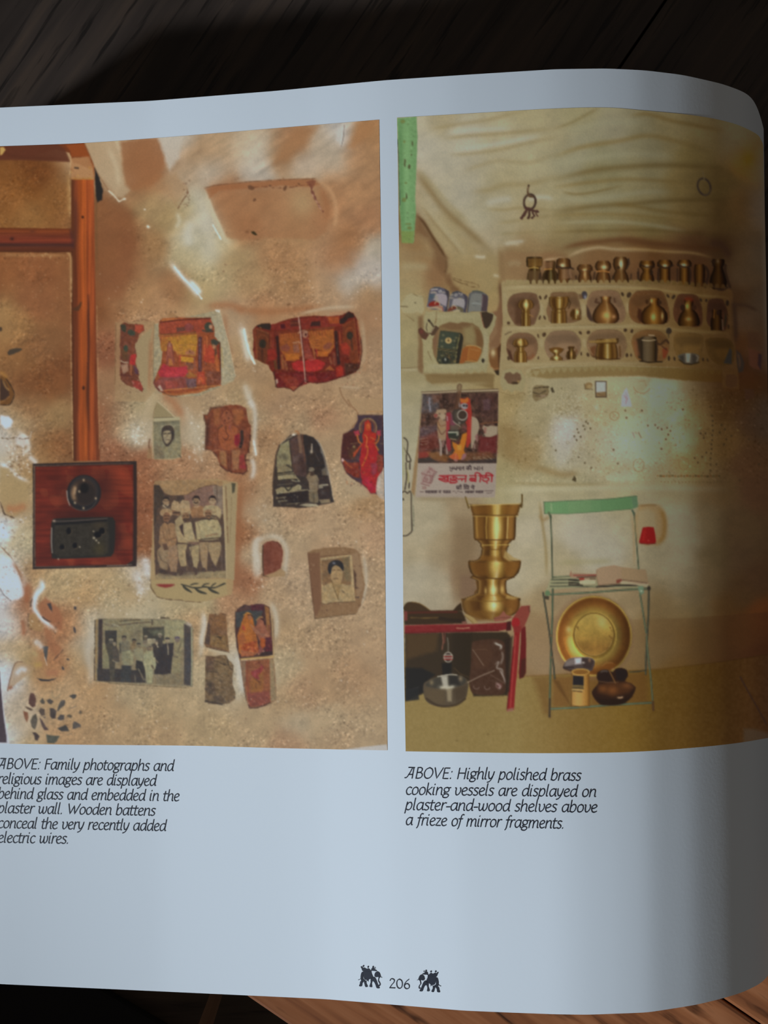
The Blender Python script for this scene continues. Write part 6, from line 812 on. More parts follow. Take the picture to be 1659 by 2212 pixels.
    for f, q in ((Pq, "450 740 14 26 -20;512 735 14 30 25;1370 700 14 22 -30;1445 710 26 36 30;95 1025 18 20 -30;445 965 12 30 20;500 965 12 28 -20;428 1170 10 24 -15;495 1155 22 28 30;900 1135 16 24 -40;990 1130 22 24 40;1405 1105 20 20 0;1478 1115 16 24 20;95 1420 14 26 -10;430 1415 9 18 10;985 1380 18 26 -20;1418 1385 12 24 10;1470 1385 9 18 0;910 1370 10 24 0"), (Q, "25 705 16 26 -20;95 715 22 34 20;535 725 14 26 -30;597 735 18 30 30;905 770 12 24 -20;965 775 14 20 10;1203 805 20 38 0;55 1110 20 20 0;130 1120 14 24 15;75 1390 16 24 0;120 1390 8 18 0;545 1425 14 30 0;608 1430 12 26 -10;930 1440 10 24 0;980 1445 8 22 -10;1215 1070 9 30 0")):
        for w in q.split(';'): a, b, c_, d_, e = map(float, w.split()); p = f([a, b])[0]; k = np.interp(p[0], [1083, 1300, 1450, 1600], [1, .92, .6, .4]); s.ell(p[0], p[1], c_/5.6, d_/5.6, (74*k, 54*k, 36*k), .95, e, rag=.4)
    s.line(Pq("60 1155 100 1130 125 1125"), 3, (92,74,52), .7)
    # toothed fringe and the wall just below
    s.poly([(1140,812),(1148,798),(1200,793),(1300,791),(1400,793),(1500,798),(1560,803),(1560,826),(1480,822),(1380,812),(1280,814),(1180,818)], lambda X_, Y_: ink(X_, Y_, tone([(0,(130,108,66)),(.5,(116,92,52)),(.75,(88,66,28)),(1,(70,48,18))], (X_-1140)/420)), 4, 1, a=.85)
    for k, q in enumerate(np.arange(1143, 1556, 15.2)):
        yb = np.interp(q, [1143, 1180, 1300, 1420, 1560], [812, 802, 797, 800, 806]); s.poly([(q-7.6, yb-7), (q+7.6, yb-7), (q+5.6, yb-1), (q, yb+5.2), (q-5.6, yb-1)], lambda X_, Y_: ink(X_, Y_, tone([(0,(150,134,94)),(.5,(126,108,68)),(.75,(94,74,38)),(1,(72,52,22))], (X_-1140)/420)), 1.6, .4)
    s.poly(Pq("30 1560 130 1530 240 1560 290 1650 270 1760 240 1800 180 1770 130 1810 90 1770 40 1780 0 1700"), (152,138,100), 2, .8); s.poly(Pq("45 1640 60 1590 110 1575 150 1600 190 1575 230 1600 240 1650 210 1700 150 1715 90 1700"), (106,80,58), 1.8, .6, grain=8); s.poly(Pq("120 1700 150 1685 210 1690 190 1712"), (60,46,30), 1.8); s.blob(*Pq("205 1680")[0], 2, 2, (180,150,80), .8); s.line(Pq("10 1800 130 1840 260 1800 280 1830"), 1.5, (116,94,60), .6, rag=1); s.wash(Pq("10 1850 140 1860 270 1850"), 5, (138,118,78), .6)
    s.poly(Q("1190 1610 1280 1600 1320 1640 1310 1740 1230 1760 1180 1720"), (54,36,24), 3, .8, a=.9); s.poly(Q("1170 1560 1330 1560 1340 1800 1150 1800 1150 1640"), (72,50,24), 4, 1, a=.35); s.poly(Q("1395 1770 1500 1770 1510 1860 1400 1900"), (48,32,22), 3, .6, a=.8)
    # neighbours past the shelf end, deep in the fold
    s.wash(Q("1270 780 1290 1000 1300 1250"), 6, (40,28,20), .8); s.wash(Q("1250 820 1400 830 1540 890"), 4, (40,28,20), .7); s.poly(Q("1300 1330 1350 1370 1395 1480 1380 1570 1330 1590 1310 1480"), (38,32,28), 2.4); s.wash(Q("1320 1370 1340 1450 1340 1530"), 2.2, (66,48,34), .7); s.poly(Q("1440 1310 1570 1350 1580 1560 1500 1540 1450 1500"), (58,36,26), 4); s.poly(Q("1550 1370 1590 1380 1580 1560 1545 1500"), (34,24,26), 3); s.poly(Q("1430 1130 1560 1140 1560 1300 1440 1300"), (50,34,24), 6, a=.7)
    s.poly(Q("1160 1480 1230 1310 1255 1340 1250 1490"), (40,38,36), 2.2)
    # ---- brass on the top ledge
    def vessel(note, cx, prof, stops=BRASS, name='brass_pot', k=1.0, **kw):
        i = s.part(name, note); s.lathe(cx, prof, [(u, tuple(v*k for v in c)) for u, c in stops], L=i, **kw); return i
    def P5(*a): return [(500+y/5.184, w/5.184) for y, w in a]
    def Q5(*a): return [(500+y/5.2, w/5.2) for y, w in a]
    px = lambda v: 1080+v/5.184
    qx = lambda v: 1340+v/5.2
    for f, q in ((Pq, "400 520 90 60;560 520 90 60;760 500 80 70;950 520 100 50;1160 510 100 60;1370 500 110 70"), (Q, "300 480 90 80;500 470 100 90;720 480 100 100;890 500 80 90;1100 520 110 100")):
        for w in q.split(';'): a, b, c_, d_ = map(float, w.split()); p = f([a, b])[0]; s.blob(p[0], p[1], c_/5, d_/5, (70,46,28) if p[0] < 1400 else (48,30,18), .6)
    vessel('first small brass pot on the top ledge', px(385), P5((285,60),(290,85),(330,92),(390,86),(405,60),(425,62),(450,70),(500,80),(585,84)), k=.62, bands=((560,12,-.4),)); s.poly(Pq("310 300 480 300 470 390 320 395"), (140,98,44), 3, a=.55); s.line(Pq("330 410 380 402 430 410"), 2.4, (178,140,70), .9); s.poly(Pq("320 440 450 440 470 560 390 580 320 570"), (92,68,42), 3, a=.7); s.line(Pq("310 320 400 295 480 310"), 1.5, (90,60,30), .8)
    vessel('small brass pot, top ledge, second', px(565), P5((330,45),(345,55),(415,52),(430,50),(470,80),(520,90),(585,80)), k=.55); s.line(Pq("500 425 580 420"), 2.6, (176,124,60), .85); s.poly(Pq("500 340 600 335 590 410 510 415"), (126,88,58), 3, a=.7)
    vessel('small brass pot, top ledge, third', px(710), P5((300,50),(320,78),(370,82),(410,88),(425,60),(470,60),(520,75),(575,70)), DULLB, k=.8); s.blob(*Pq("700 380")[0], 5, 4, (214,196,150), .95); s.line(Pq("640 390 700 412 790 405 820 420"), 4, (48,34,24), .8); s.poly(Pq("690 425 790 420 810 520 690 540"), (132,100,72), 3, a=.6)
    vessel('small brass pot, top ledge, fourth', px(950), P5((370,60),(395,85),(430,88),(445,70),(470,60),(520,75),(570,72)), DULLB, k=.85); s.line(Pq("870 400 950 395 1040 400"), 2, (84,58,34), .6); s.line(Pq("880 435 950 445 1040 435"), 2.6, (66,44,26), .8); s.blob(*Pq("945 430")[0], 4, 2.4, (210,180,124), .9); s.blob(*Pq("950 480")[0], 2.4, 8, (206,160,104), .8)
    vessel('small brass pot, top ledge, fifth', px(1155), P5((330,60),(360,85),(400,92),(430,75),(450,60),(480,70),(530,85),(575,80)), DULLB, k=.85); s.blob(*Pq("1165 400")[0], 6, 4, (214,192,142), .9); s.line(Pq("1085 450 1150 440 1220 455"), 3, (166,110,54), .8); s.line(Pq("1080 400 1075 420"), 2, (56,38,24), .8)
    vessel('small brass pot, top ledge, sixth', px(1350), P5((285,55),(310,78),(370,85),(420,70),(440,55),(490,80),(540,95),(570,90)), DULLB, k=.8); s.blob(*Pq("1355 365")[0], 4, 9, (214,196,150), .95); s.line(Pq("1440 310 1445 360 1420 410"), 4, (46,34,26), .85); s.ell(*Pq("1325 405")[0], 4, 3.6, (52,36,20), .9)
    KQ = [(-1,(40,24,10)),(-.7,(96,60,22)),(-.3,(142,94,34)),(0,(176,122,50)),(.2,(160,106,40)),(.6,(92,54,20)),(1,(34,20,10))]
    for note, c_, pr, k in (('small brass pot, top ledge, seventh', 300, ((330,70),(370,88),(400,86),(420,60),(450,45),(490,70),(560,85)), .95), ('small brass pot, top ledge, eighth', 500, ((320,60),(350,85),(390,86),(405,60),(450,58),(520,60),(575,62)), .95), ('small brass pot, top ledge, ninth', 720, ((320,55),(350,80),(390,80),(400,55),(450,55),(540,56),(600,58)), .98), ('slim brass pot, top ledge, tenth', 890, ((370,50),(400,60),(470,62),(550,58),(620,60)), .95), ('dark brass pot at the right end of the top ledge', 1100, ((310,60),(330,72),(370,66),(400,50),(440,58),(500,85),(560,98),(620,90),(650,50)), .72)):
        vessel(note, qx(c_), Q5(*pr), KQ, k=k*1.05)
    for q in ("300 390 5 3", "500 385 5 3", "710 380 6 3.4"): a, b, r, t_ = map(float, q.split()); p = Q([a, b])[0]; s.blob(p[0], p[1], r, t_, (176,160,128), .95)
    for q, w in (("220 370 290 400 380 390", 3), ("425 370 500 410 590 380", 4), ("640 370 720 400 790 390", 4), ("340 430 360 460 340 480", 4), ("430 420 425 500 420 570", 4), ("780 420 790 500 775 590", 4), ("960 400 990 480 955 620", 6), ("1180 380 1180 460 1230 620", 6), ("1030 340 1060 330 1040 380", 4), ("1030 600 1080 640 1150 655 1200 630", 5), ("200 460 205 560", 5), ("640 420 640 560", 3)): s.line(Q(q), w, (36,24,16), .8, sm=3)
    s.blob(*Q("1095 335")[0], 3, 4, (96,84,66), .7)
    for f, q in ((Pq, "450 470 440 570;640 500 650 580;850 500 858 570;1265 500 1260 550;1470 480 1465 540;1550 420 1550 560;1060 460 1050 540"),):
        for w in q.split(';'): s.line(f(w), 4, (52,36,24), .75)
    # the ledge's scalloped lip stands in front of their feet
    for k, q in enumerate(np.arange(1100, 1575, 13.2)):
        yb = 612+np.clip((q-1430)/140, 0, 1)*10; s.poly([(q-5.4, yb+2), (q-4, yb-5.5), (q, yb-8.5), (q+4, yb-5.5), (q+5.4, yb+2)], lambda X_, Y_: ink(X_, Y_, tone([(0,(148,130,90)),(.4,(136,114,74)),(.62,(104,84,48)),(.8,(80,60,28)),(1,(58,40,20))], (X_-1095)/480)), 1.6, .3, a=.95)
    # ---- vessels in the cells
    s.poly(Pq("170 800 250 760 330 900 250 1040 170 1040"), (74,48,30), 8, a=.7)
    vessel('brass goblet in the first upper cell', px(290), P5((760,40),(775,70),(820,92),(850,85),(875,45),(890,42),(905,44),(920,48),(1000,54),(1060,52)), k=.9); s.blob(*Pq("290 820")[0], 5, 6, (226,206,140), .8); s.line(Pq("245 890 290 902 335 892"), 2, (96,64,24), .7); s.line(Pq("330 930 375 955"), 2, (150,110,62), .8)
    vessel('tall brass pot in the second upper cell', px(660), P5((725,90),(735,110),(780,112),(830,100),(860,72),(880,74),(905,84),(1000,88),(1022,86)), k=.95, bulge=1.2); s.line(Pq("560 735 660 750 780 735"), 2, (100,68,28), .7); s.line(Pq("590 862 660 870 730 862"), 2.4, (78,50,18), .8); s.line(Pq("580 900 660 910 750 900"), 2, (90,60,22), .7); s.line(Pq("770 760 790 800 770 860"), 3, (60,40,20), .7)
    vessel('small brass jug beside the tall pot', px(850), P5((870,40),(890,48),(930,52),(950,42),(990,44)), k=.95); s.ell(*Pq("810 920")[0], 5, 8, (70,44,16), .9, 20); s.blob(*Pq("870 905")[0], 2.4, 6, (226,206,150), .9); s.line(Pq("820 975 860 985 900 975"), 3, (88,58,24), .8)
    vessel('round copper-brown pot in the third upper cell', px(1185), P5((725,55),(735,62),(755,50),(790,52),(815,80),(870,125),(930,148),(980,150),(1010,130),(1025,100)), DULLB, k=.95, bulge=1); s.blob(*Pq("1190 940")[0], 9, 8, (214,168,96), .75); s.blob(*Pq("1180 745")[0], 4, 4, (196,150,90), .8); s.blob(*Pq("1275 955")[0], 4, 4, (190,140,92), .7); s.line(Pq("1080 760 1070 790 1110 800"), 5, (66,42,28), .7); s.line(Pq("1280 750 1290 790"), 4, (70,46,30), .7); s.poly(Pq("970 820 1000 880 1050 1010 1010 1000 975 950"), (58,42,34), 3, a=.9)
    vessel('brass pot in the fourth upper cell', qx(380), Q5((745,50),(760,58),(785,45),(820,55),(860,110),(920,146),(980,152),(1020,140),(1036,110)), KQ, k=1.1, bulge=1); s.blob(*Q("350 780")[0], 3, 5, (200,160,96), .9); s.blob(*Q("370 960")[0], 5, 7, (196,160,92), .9); s.blob(*Q("472 950")[0], 2.4, 8, (196,160,100), .8); s.poly(Q("200 860 240 880 250 1000 220 1020 190 960"), (50,26,14), 4, a=.8); s.ell(*Q("445 800")[0], 3.4, 5, (48,30,18)); s.ell(*Q("300 790")[0], 3.4, 5, (58,36,18))
    vessel('brass pot in the fifth upper cell', qx(770), Q5((760,50),(790,50),(820,46),(880,60),(920,95),(980,118),(1030,125),(1058,110)), KQ, k=.95, bulge=1); s.blob(*Q("750 840")[0], 4, 7, (176,138,70), .9); s.blob(*Q("765 985")[0], 6, 4, (168,128,76), .7); s.ell(*Q("700 855")[0], 5, 7, (40,24,14)); s.ell(*Q("830 855")[0], 5, 6, (48,28,16)); s.wash(Q("720 770 770 755 820 780"), 4, (92,34,16), .8)
    vessel('dark brass pot in the last upper cell', qx(1085), Q5((880,50),(960,52),(980,66),(1050,70),(1110,66)), KQ, k=.8); s.line(Q("1145 990 1150 1100"), 3, (110,92,76), .7); s.line(Q("1055 880 1050 970"), 2.6, (110,72,30), .8); s.ell(*Q("1100 910")[0], 4, 6, (34,20,14)); s.poly(Q("1180 920 1195 960 1180 1060 1165 1060"), (30,28,18), 2)
    vessel('brass goblet in the first lower cell', px(230), P5((1195,40),(1215,75),(1260,92),(1285,70),(1300,42),(1330,45),(1350,65),(1400,75),(1462,72)), k=.95, bulge=.8); s.line(Pq("160 1285 230 1290 300 1280"), 2, (62,40,18), .8); s.line(Pq("190 1345 230 1352 280 1345"), 1.6, (84,56,22), .7); s.poly(Pq("75 1310 120 1340 150 1450 110 1430"), (70,44,30), 3, a=.9); s.wash(Pq("300 1400 350 1420 390 1370"), 4, (130,80,48), .6); s.blob(*Pq("215 1240")[0], 4, 5, (214,184,110), .8)
    vessel('brass footed bowl in the second lower cell', px(632), P5((1310,80),(1325,82),(1350,60),(1370,30),(1385,32),(1410,66),(1440,72)), k=.9, bulge=.6); s.ell(*Pq("632 1325")[0], 15, 5.4, (96,62,24), .9); s.blob(*Pq("625 1340")[0], 4, 3, (226,206,140), .9); s.blob(*Pq("628 1415")[0], 5, 3.4, (224,204,140), .9)
    vessel('tiny brass lota in the second lower cell', px(797), P5((1285,34),(1300,38),(1325,24),(1350,50),(1400,56),(1428,48)), k=.72, bulge=.6); s.ell(*Pq("797 1300")[0], 6.6, 2.6, (70,44,20), .8); s.blob(*Pq("800 1375")[0], 2, 6, (200,150,86), .8); s.blob(*Pq("855 1340")[0], 3, 5, (104,70,42), .8)
    i = vessel('wide brass pan in the third lower cell', px(1195), P5((1200,100),(1215,125),(1245,128),(1260,105),(1300,118),(1390,126),(1432,118)), k=.95, bulge=1.2); s.poly(Pq("1000 1225 1080 1220 1130 1215 1300 1195 1320 1240 1100 1250 1000 1245"), (140,110,56), 3, a=.8, L=i); s.poly(Pq("1300 1195 1330 1195 1330 1240 1310 1240"), (66,46,24), 2); s.poly(Pq("1010 1300 1080 1270 1060 1400 1020 1390"), (96,58,32), 4, a=.8); s.line(Pq("1090 1255 1200 1250 1310 1250"), 2.4, (70,46,18), .8); s.line(Pq("1040 1400 1200 1432 1340 1425"), 2.6, (60,38,18), .8); s.line(Pq("1340 1290 1345 1400"), 4, (78,50,22), .7); s.line(Pq("980 1270 1010 1340 1040 1380"), 2, (150,120,84), .6)
    i = vessel('tall dull metal tin in the fourth lower cell', qx(320), Q5((1175,60),(1190,84),(1215,86),(1300,84),(1440,82),(1455,80)), [(-1,(44,34,22)),(-.7,(128,106,76)),(-.2,(150,126,90)),(.3,(138,112,76)),(.7,(104,78,46)),(1,(36,28,18))], 'metal_tin', k=.92, bulge=.8); s.line(Q("240 1220 320 1228 400 1218"), 2, (186,164,128), .8); s.line(Q("320 1165 380 1170"), 2, (190,172,140), .8); s.poly(Q("180 1210 240 1190 240 1440 200 1420"), (40,30,20), 3, a=.85); s.line(Q("405 1230 410 1340 400 1455"), 5, (36,26,18), .8); s.line(Q("410 1250 450 1270 510 1220 540 1250"), 5, (54,36,22), .85, sm=3); s.poly(Q("470 1320 520 1300 540 1340 510 1420 480 1430"), (104,44,24), 3, 1, a=.8); s.line(Q("470 1290 520 1330"), 3, (60,36,24), .8); s.line(Q("220 1455 320 1470 470 1462"), 3, (30,22,14), .8); s.poly(Q("150 1240 190 1220 220 1400 170 1400"), (112,70,44), 4, 1, a=.6)
    i = s.part('steel_bowl', 'steel bowl in the fifth lower cell'); s.poly(Q("645 1400 690 1375 770 1365 850 1375 885 1400 870 1470 800 1488 720 1480 670 1440"), (70,64,54), 1.8, sm=3, L=i); s.poly(Q("735 1370 790 1368 780 1470 740 1470"), (150,140,122), 3, a=.8); s.poly(Q("660 1400 710 1390 720 1470 680 1445"), (44,40,34), 3, a=.8); s.poly(Q("810 1390 850 1390 850 1470 810 1480"), (52,46,38), 3); s.line(Q("850 1390 880 1410 860 1460"), 2.4, (110,98,80), .7); s.line(Q("660 1440 720 1485 800 1492 880 1470"), 3, (36,28,16), .8)
    i = s.part('small_jug', 'tiny dark jug hung between cells'); s.ell(*Pq("945 712")[0], 6.4, 8.6, (60,54,56), L=i); s.blob(*Pq("955 735")[0], 2.4, 4, (150,150,160), .8); s.poly(Pq("880 700 920 705 930 750 890 760"), (96,70,48), 2, .5, a=.8)
    i = s.part('small_jug', 'tiny round dark bead between lower cells'); s.ell(*Q("545 1118")[0], 6.2, 7, (48,38,28), L=i); s.ring(*Q("545 1115")[0], 6, 7, 1.4, (104,92,70), .7, t0=180, t1=320); s.line(Q("540 1150 545 1190"), 3, (66,54,36), .8)
    # ---- frieze of mirror chips
    s.tint(T_("370 300 420 290 500 320 500 430 480 520 430 600 390 560 370 400"), (1.05,1.07,1.14), 18, 8); s.tint(T_("950 100 1110 110 1180 260 1100 330 960 260"), (1.05,1.07,1.12), 18, 7); s.tint(T_("700 650 850 630 860 690 720 690"), (1.06,1.08,1.14), 8, 3); s.tint(T_("1080 300 1200 260 1260 400 1180 520 1090 480"), (1.08,1.10,1.18), 14, 5)
    s.tint(T_("700 340 900 300 1100 360 1160 480 1000 600 760 600 640 480"), (1.03,1.04,1.08), 24, 8)
    s.wash(T_("60 360 120 420 100 520 200 560"), 12, (138,112,70), .5); s.wash(T_("250 600 420 650 520 640"), 8, (132,104,62), .5); s.wash(T_("100 700 400 712 700 708"), 4, (140,122,82), .5); s.wash(T_("60 745 500 735 900 730 1400 740"), 7, (164,156,128), .5)
    def chips(n, bx, cols, seed, rr=(.8, 2), a=.8, dens=None): s.specks(n, bx, rr, cols, a, seed, dens)
    chips(150, (1230,880,1490,1025), [(120,100,66),(180,174,156),(110,92,60),(170,160,136)], 70, (.8, 2.2), .6); chips(120, (1440,860,1600,1030), [(66,48,26),(58,42,24),(104,88,54)], 71, (.8, 2), .7)
    s.specks(60, (1195,850,1262,910), (1,2.4), [(176,168,142),(128,110,74)], .7, 72)
    for k in range(26):
        a = k*2.399; r = 5.4*math.sqrt(k); p = np.array([1228+r*math.cos(a), 874+r*math.sin(a)*1.05]); s.ring(p[0], p[1], 4.2, 2.8, 1.4, (130,112,76), .55, rot=math.degrees(a), t0=0, t1=180); s.blob(p[0]+.8, p[1]-1.2, 2.4, 1.8, (178,170,144), .5)
    for q in "570 335;555 360;582 345;563 380;597 375;518 380;525 400;538 425;500 422;514 445;390 506;527 548;563 582;602 610;805 268;812 312;905 268;940 358;985 355;1000 372;1022 380;1055 372;1075 390;1062 412;1048 440;1150 262;1022 498;735 503;760 585;1275 432;1315 245;1325 300;1328 330;1327 358;1330 388;1325 415;1325 445;1322 498;1320 470;1318 525;1315 555;1315 590;1315 628;1285 405;1255 405;1290 520;1265 545;1220 552;1380 355;1370 400;1410 440;1440 420;1395 470;1400 380;1240 580;1350 590;1600 295;1610 460;1605 590;1490 685;1545 440".split(';'):
        p = T_(q)[0]; k = np.interp(p[0], [1200, 1400, 1500, 1640], [1, .85, .62, .5]); s.ell(p[0], p[1], 1.9, 2.3, (84*k,68*k,44*k), .85, rag=.5)
    for q in "605 328;632 292;632 350;570 300;680 350;695 352;575 462;540 498;640 560;500 520;460 460;845 285;1185 350;1110 410;1140 450;1200 440".split(';'): p = T_(q)[0]; s.ring(p[0], p[1], 3, 3, 1.3, (130,114,78), .6)
    s.blob(*T_("632 250")[0], 5, 5, (178,172,150), .7); s.ring(*T_("740 300")[0], 10, 9, 1.8, (124,104,66), .7); s.specks(7, (1322,893,1334,903), (.9,1.8), [(110,84,50)], .7, 73); s.ring(*T_("885 595")[0], 11.4, 14, 1.5, (112,98,66), .75); s.ring(*T_("1155 587")[0], 10.4, 13, 1.5, (96,82,52), .7); s.ring(*T_("1018 615")[0], 4.4, 7, 1.3, (112,98,66), .6)
    for q in ("875 580 885 570", "905 575 890 590", "880 610 895 605", "1150 570 1160 560 1165 570"): s.line(T_(q), 1.4, (96,82,52), .7)
    s.line(T_("850 400 860 430"), 2, (104,96,92), .7); s.line(T_("885 400 900 430"), 2.4, (96,88,66), .8); s.poly(T_("485 685 500 658 512 675 510 695"), (78,66,44), 1.5)
    for k in range(22): q = 1000+k*17.5; p = T_([q, 660+((k*7) % 5)-2])[0]; m = np.interp(p[0], [1420, 1560], [1, .62]); s.ell(p[0], p[1], 3.2 if k % 3 else 2, 2.2, tuple(v*m for v in ((112,84,44), (84,70,40), (116,76,36), (100,88,52))[k % 4]), .85, rag=.6)
    for k in range(18): p = T_([1020+k*21, 694+((k*5) % 4)])[0]; m = np.interp(p[0], [1420, 1560], [1, .66]); s.ell(p[0], p[1], 1.6, 1.6, (104*m,88*m,52*m), .7)
    for k in range(9): p = T_([1080-k*4, 470-k*k*1.2+30])[0]
    cut = s.part('newspaper_scrap', 'wrinkled clipping stuck to the wall'); s.poly(T_("250 130 270 115 345 120 350 160 340 185 270 215 250 190"), (124,106,74), 2, .8, L=cut, grain=20); s.line(T_("260 135 300 130 345 128"), 2.4, (62,52,36), .8, rag=1); s.line(T_("255 160 290 170 330 150"), 2.4, (74,62,44), .8, rag=1); s.line(T_("270 180 310 185 340 170"), 2.6, (96,74,54), .8, rag=1); s.poly(T_("358 135 370 125 382 160 365 160"), (72,62,44), 1.6, .5); s.wash(T_("300 185 330 178"), 2.4, (150,128,104), .8)
    s.ell(*T_("585 120")[0], 8.6, 7.4, (132,106,68), .95, -20, rag=.8); s.ell(*T_("590 125")[0], 5, 4, (156,134,92), .8); s.line(T_("562 110 565 140 610 142"), 1.8, (84,66,42), .8)
    mi = s.part('mirror', 'small rectangular framed mirror'); s.poly(T_("624 92 693 92 694 190 626 191"), (66,54,42), 1.5, .2, L=mi); s.poly(T_("630 97 688 97 688 155 660 162 631 160"), (160,160,152), 1.6); s.poly(T_("631 160 688 155 689 185 632 185"), (124,100,68), 1.8); s.line(T_("640 165 660 175 680 178"), 1.6, (96,72,46), .7)
    sc = s.part('paper_scrap', 'pale torn paper with red print'); s.poly(T_("780 245 783 180 800 145 815 128 820 150 835 200 846 245"), (158,148,150), 1.6, .4, L=sc); s.line(T_("800 180 815 200 808 225"), 2.6, (140,104,108), .6); s.line(T_("810 165 820 205"), 1.6, (150,110,112), .6)
    s.poly(T_("850 90 880 78 960 80 940 120 900 165 870 130"), (142,132,102), 3, 1, a=.9, grain=10); s.line(T_("890 95 920 90 930 120"), 1.6, (112,96,64), .7, rag=1); s.ring(*T_("905 120")[0], 18, 16, 2, (112,92,58), .6, t0=20, t1=170)
    s.line(T_("185 770 187 780"), 2.4, (70,58,38), .8)
    # ---- poster
    po = s.part('wall_poster', 'hanging paper calendar poster with a picture over a printed panel')
    s.poly(S_("355 195 330 560 300 860 250 1200 210 1560 260 1610 300 1200 340 700"), (140,110,74), 3, .5, a=.9)
    s.poly(PO("120 95 1545 65 1530 720 1510 1400 1500 1480 1490 1900 1475 2047 800 2052 -18 2046 10 1640 40 1100 80 560"), (158,142,128), 1.6, .2, L=po); s.poly(PO("90 60 700 30 1535 5 1545 45 760 65 105 95"), (166,146,116), 1.6, .2, L=po); s.line(PO("90 62 700 32 1535 6"), 1.5, (72,52,36), .85); s.line(PO("105 98 760 72 1545 50"), 1.6, (64,46,36), .7)
    def pic(x, y): return ink(x, y, np.clip(np.array([74., 52, 42])*(1+.5*fbm(x, y, 7, 3, 161)+.25*fbm(x, y, 3, 2, 163))[..., None], 6, 220))
    s.poly(PO("120 100 760 75 1540 65 1530 720 1505 1400 820 1400 25 1398 45 1090 80 560"), pic, 1.6, .2)
    s.poly(PO("110 120 400 110 420 380 300 460 90 440"), (84,80,82), 8, 2, a=.7, grain=26); s.line(PO("240 180 245 280 255 420"), 4, (150,146,154), .6, rag=1.4); s.poly(PO("270 130 420 110 430 250 320 280"), (112,72,52), 4, 2, a=.6, grain=30); s.poly(PO("60 720 380 680 400 860 50 960"), (92,72,74), 7, 2, a=.7, grain=24); s.poly(PO("60 920 400 800 420 1120 40 1200"), (108,52,42), 8, 2, a=.75, grain=30); s.poly(PO("1180 900 1520 880 1510 1200 1150 1280"), (104,40,38), 8, 2, a=.8, grain=16); s.poly(PO("40 1200 260 1180 220 1290 40 1310"), (138,54,44), 5, 1.5, a=.8); s.poly(PO("200 1200 420 1190 620 1290 560 1380 300 1330"), (128,84,46), 5, 1.6, a=.75, grain=20); s.poly(PO("900 1200 1400 1180 1480 1320 900 1390"), (112,74,48), 6, 2, a=.7, grain=26); s.poly(PO("30 1320 260 1300 420 1390 30 1395"), (62,52,46), 3, 1); s.poly(PO("900 1360 1500 1310 1505 1398 900 1398"), (56,48,46), 4, 1.5, a=.8); s.poly(PO("1050 120 1500 90 1520 560 1240 560"), (70,46,42), 10, 2, a=.5); s.poly(PO("1240 220 1400 180 1380 400 1260 400"), (104,76,80), 5, 2.4, a=.55, grain=30); s.line(PO("1200 660 1350 640 1530 630"), 3, (116,74,48), .7, rag=1.4)
    s.specks(170, (908,852,985,1000), (.6,1.6), [(140,120,108),(50,36,30),(150,84,56),(120,110,116)], .6, 74); s.specks(150, (1010,850,1074,1000), (.6,1.5), [(130,84,62),(48,34,30),(128,112,104),(140,64,50)], .55, 75)
    for q in ("1060 1290 1200 1280", "1070 1310 1150 1315", "1250 1290 1340 1330", "1340 1270 1420 1330", "1160 1300 1230 1330", "60 950 200 930", "80 990 220 980", "90 1050 190 1040", "150 760 250 750"): s.line(PO(q), 1.4, (160,138,112), .65, rag=.6)
    cow = (154,136,112)
    s.poly(PO("1010 540 1080 530 1140 570 1175 650 1180 740 1150 860 1155 960 1140 1000 1110 960 1080 1030 1060 1090 1040 1130 1030 1020 1015 880 1000 700"), cow, 2, .4, sm=2); s.poly(PO("1100 900 1150 830 1150 970 1130 1000"), (124,66,72), 2, a=.6); s.line(PO("1040 1000 1045 1100"), 4, cow, .9); s.line(PO("1085 1040 1095 1120"), 3, (140,112,100), .9)
    s.poly(PO("1240 740 1260 690 1300 700 1340 710 1400 690 1530 710 1515 860 1420 900 1380 910 1290 900 1240 890 1270 850 1300 830"), cow, 2, .5); s.poly(PO("1270 720 1320 730 1310 840 1270 830"), (140,92,80), 2.4, a=.8); s.poly(PO("1225 810 1255 820 1245 850 1215 830"), (54,44,42), 1.6); s.ell(*PO("1275 880")[0], 2, 1.6, (62,50,44))
    s.poly(PO("390 620 430 560 540 560 570 660 560 900 540 980 420 970 390 800"), (146,118,90), 2, .5); s.poly(PO("360 460 380 400 440 385 545 385 560 430 560 480 540 560 510 600 450 560 410 520 380 550 330 530 320 500"), (152,126,98), 1.8, .4, sm=2); s.poly(PO("330 480 390 470 400 500 370 550 325 530"), (132,72,62), 2); s.blob(*PO("432 472")[0], 1.8, 1.2, (50,38,34), .95); s.blob(*PO("545 470")[0], 1.8, 1.4, (50,38,34), .95); s.poly(PO("440 480 520 480 530 560 500 595 450 550"), (162,142,116), 3, a=.8); s.blob(*PO("520 588")[0], 2, 1.6, (60,46,42), .8)
    for k, q in enumerate(("400 600 450 700 540 680", "395 650 450 760 545 730", "400 720 470 860 550 780")): s.line(PO(q), 1.8, ((120,76,50),(160,120,74),(92,58,44))[k], .85, sm=3)
    s.line(PO("440 960 460 1090 455 1240"), 5.4, (150,130,116), .95); s.line(PO("510 970 490 1080"), 4.6, (130,98,88), .9); s.line(PO("560 1060 570 1220"), 3.6, (148,128,116), .9); s.line(PO("540 1100 520 1220"), 3, (84,54,44), .6)
    s.poly(PO("560 450 640 440 660 560 620 700 640 900 650 1150 600 1180 560 1080 560 800"), (132,48,52), 2.4, .5); s.poly(PO("640 470 760 480 780 640 700 720 640 680"), (112,62,70), 3, .6); s.wash(PO("580 520 590 700 600 900"), 2.6, (160,60,62), .7); s.line(PO("575 520 580 600"), 2.4, (160,150,146), .7)
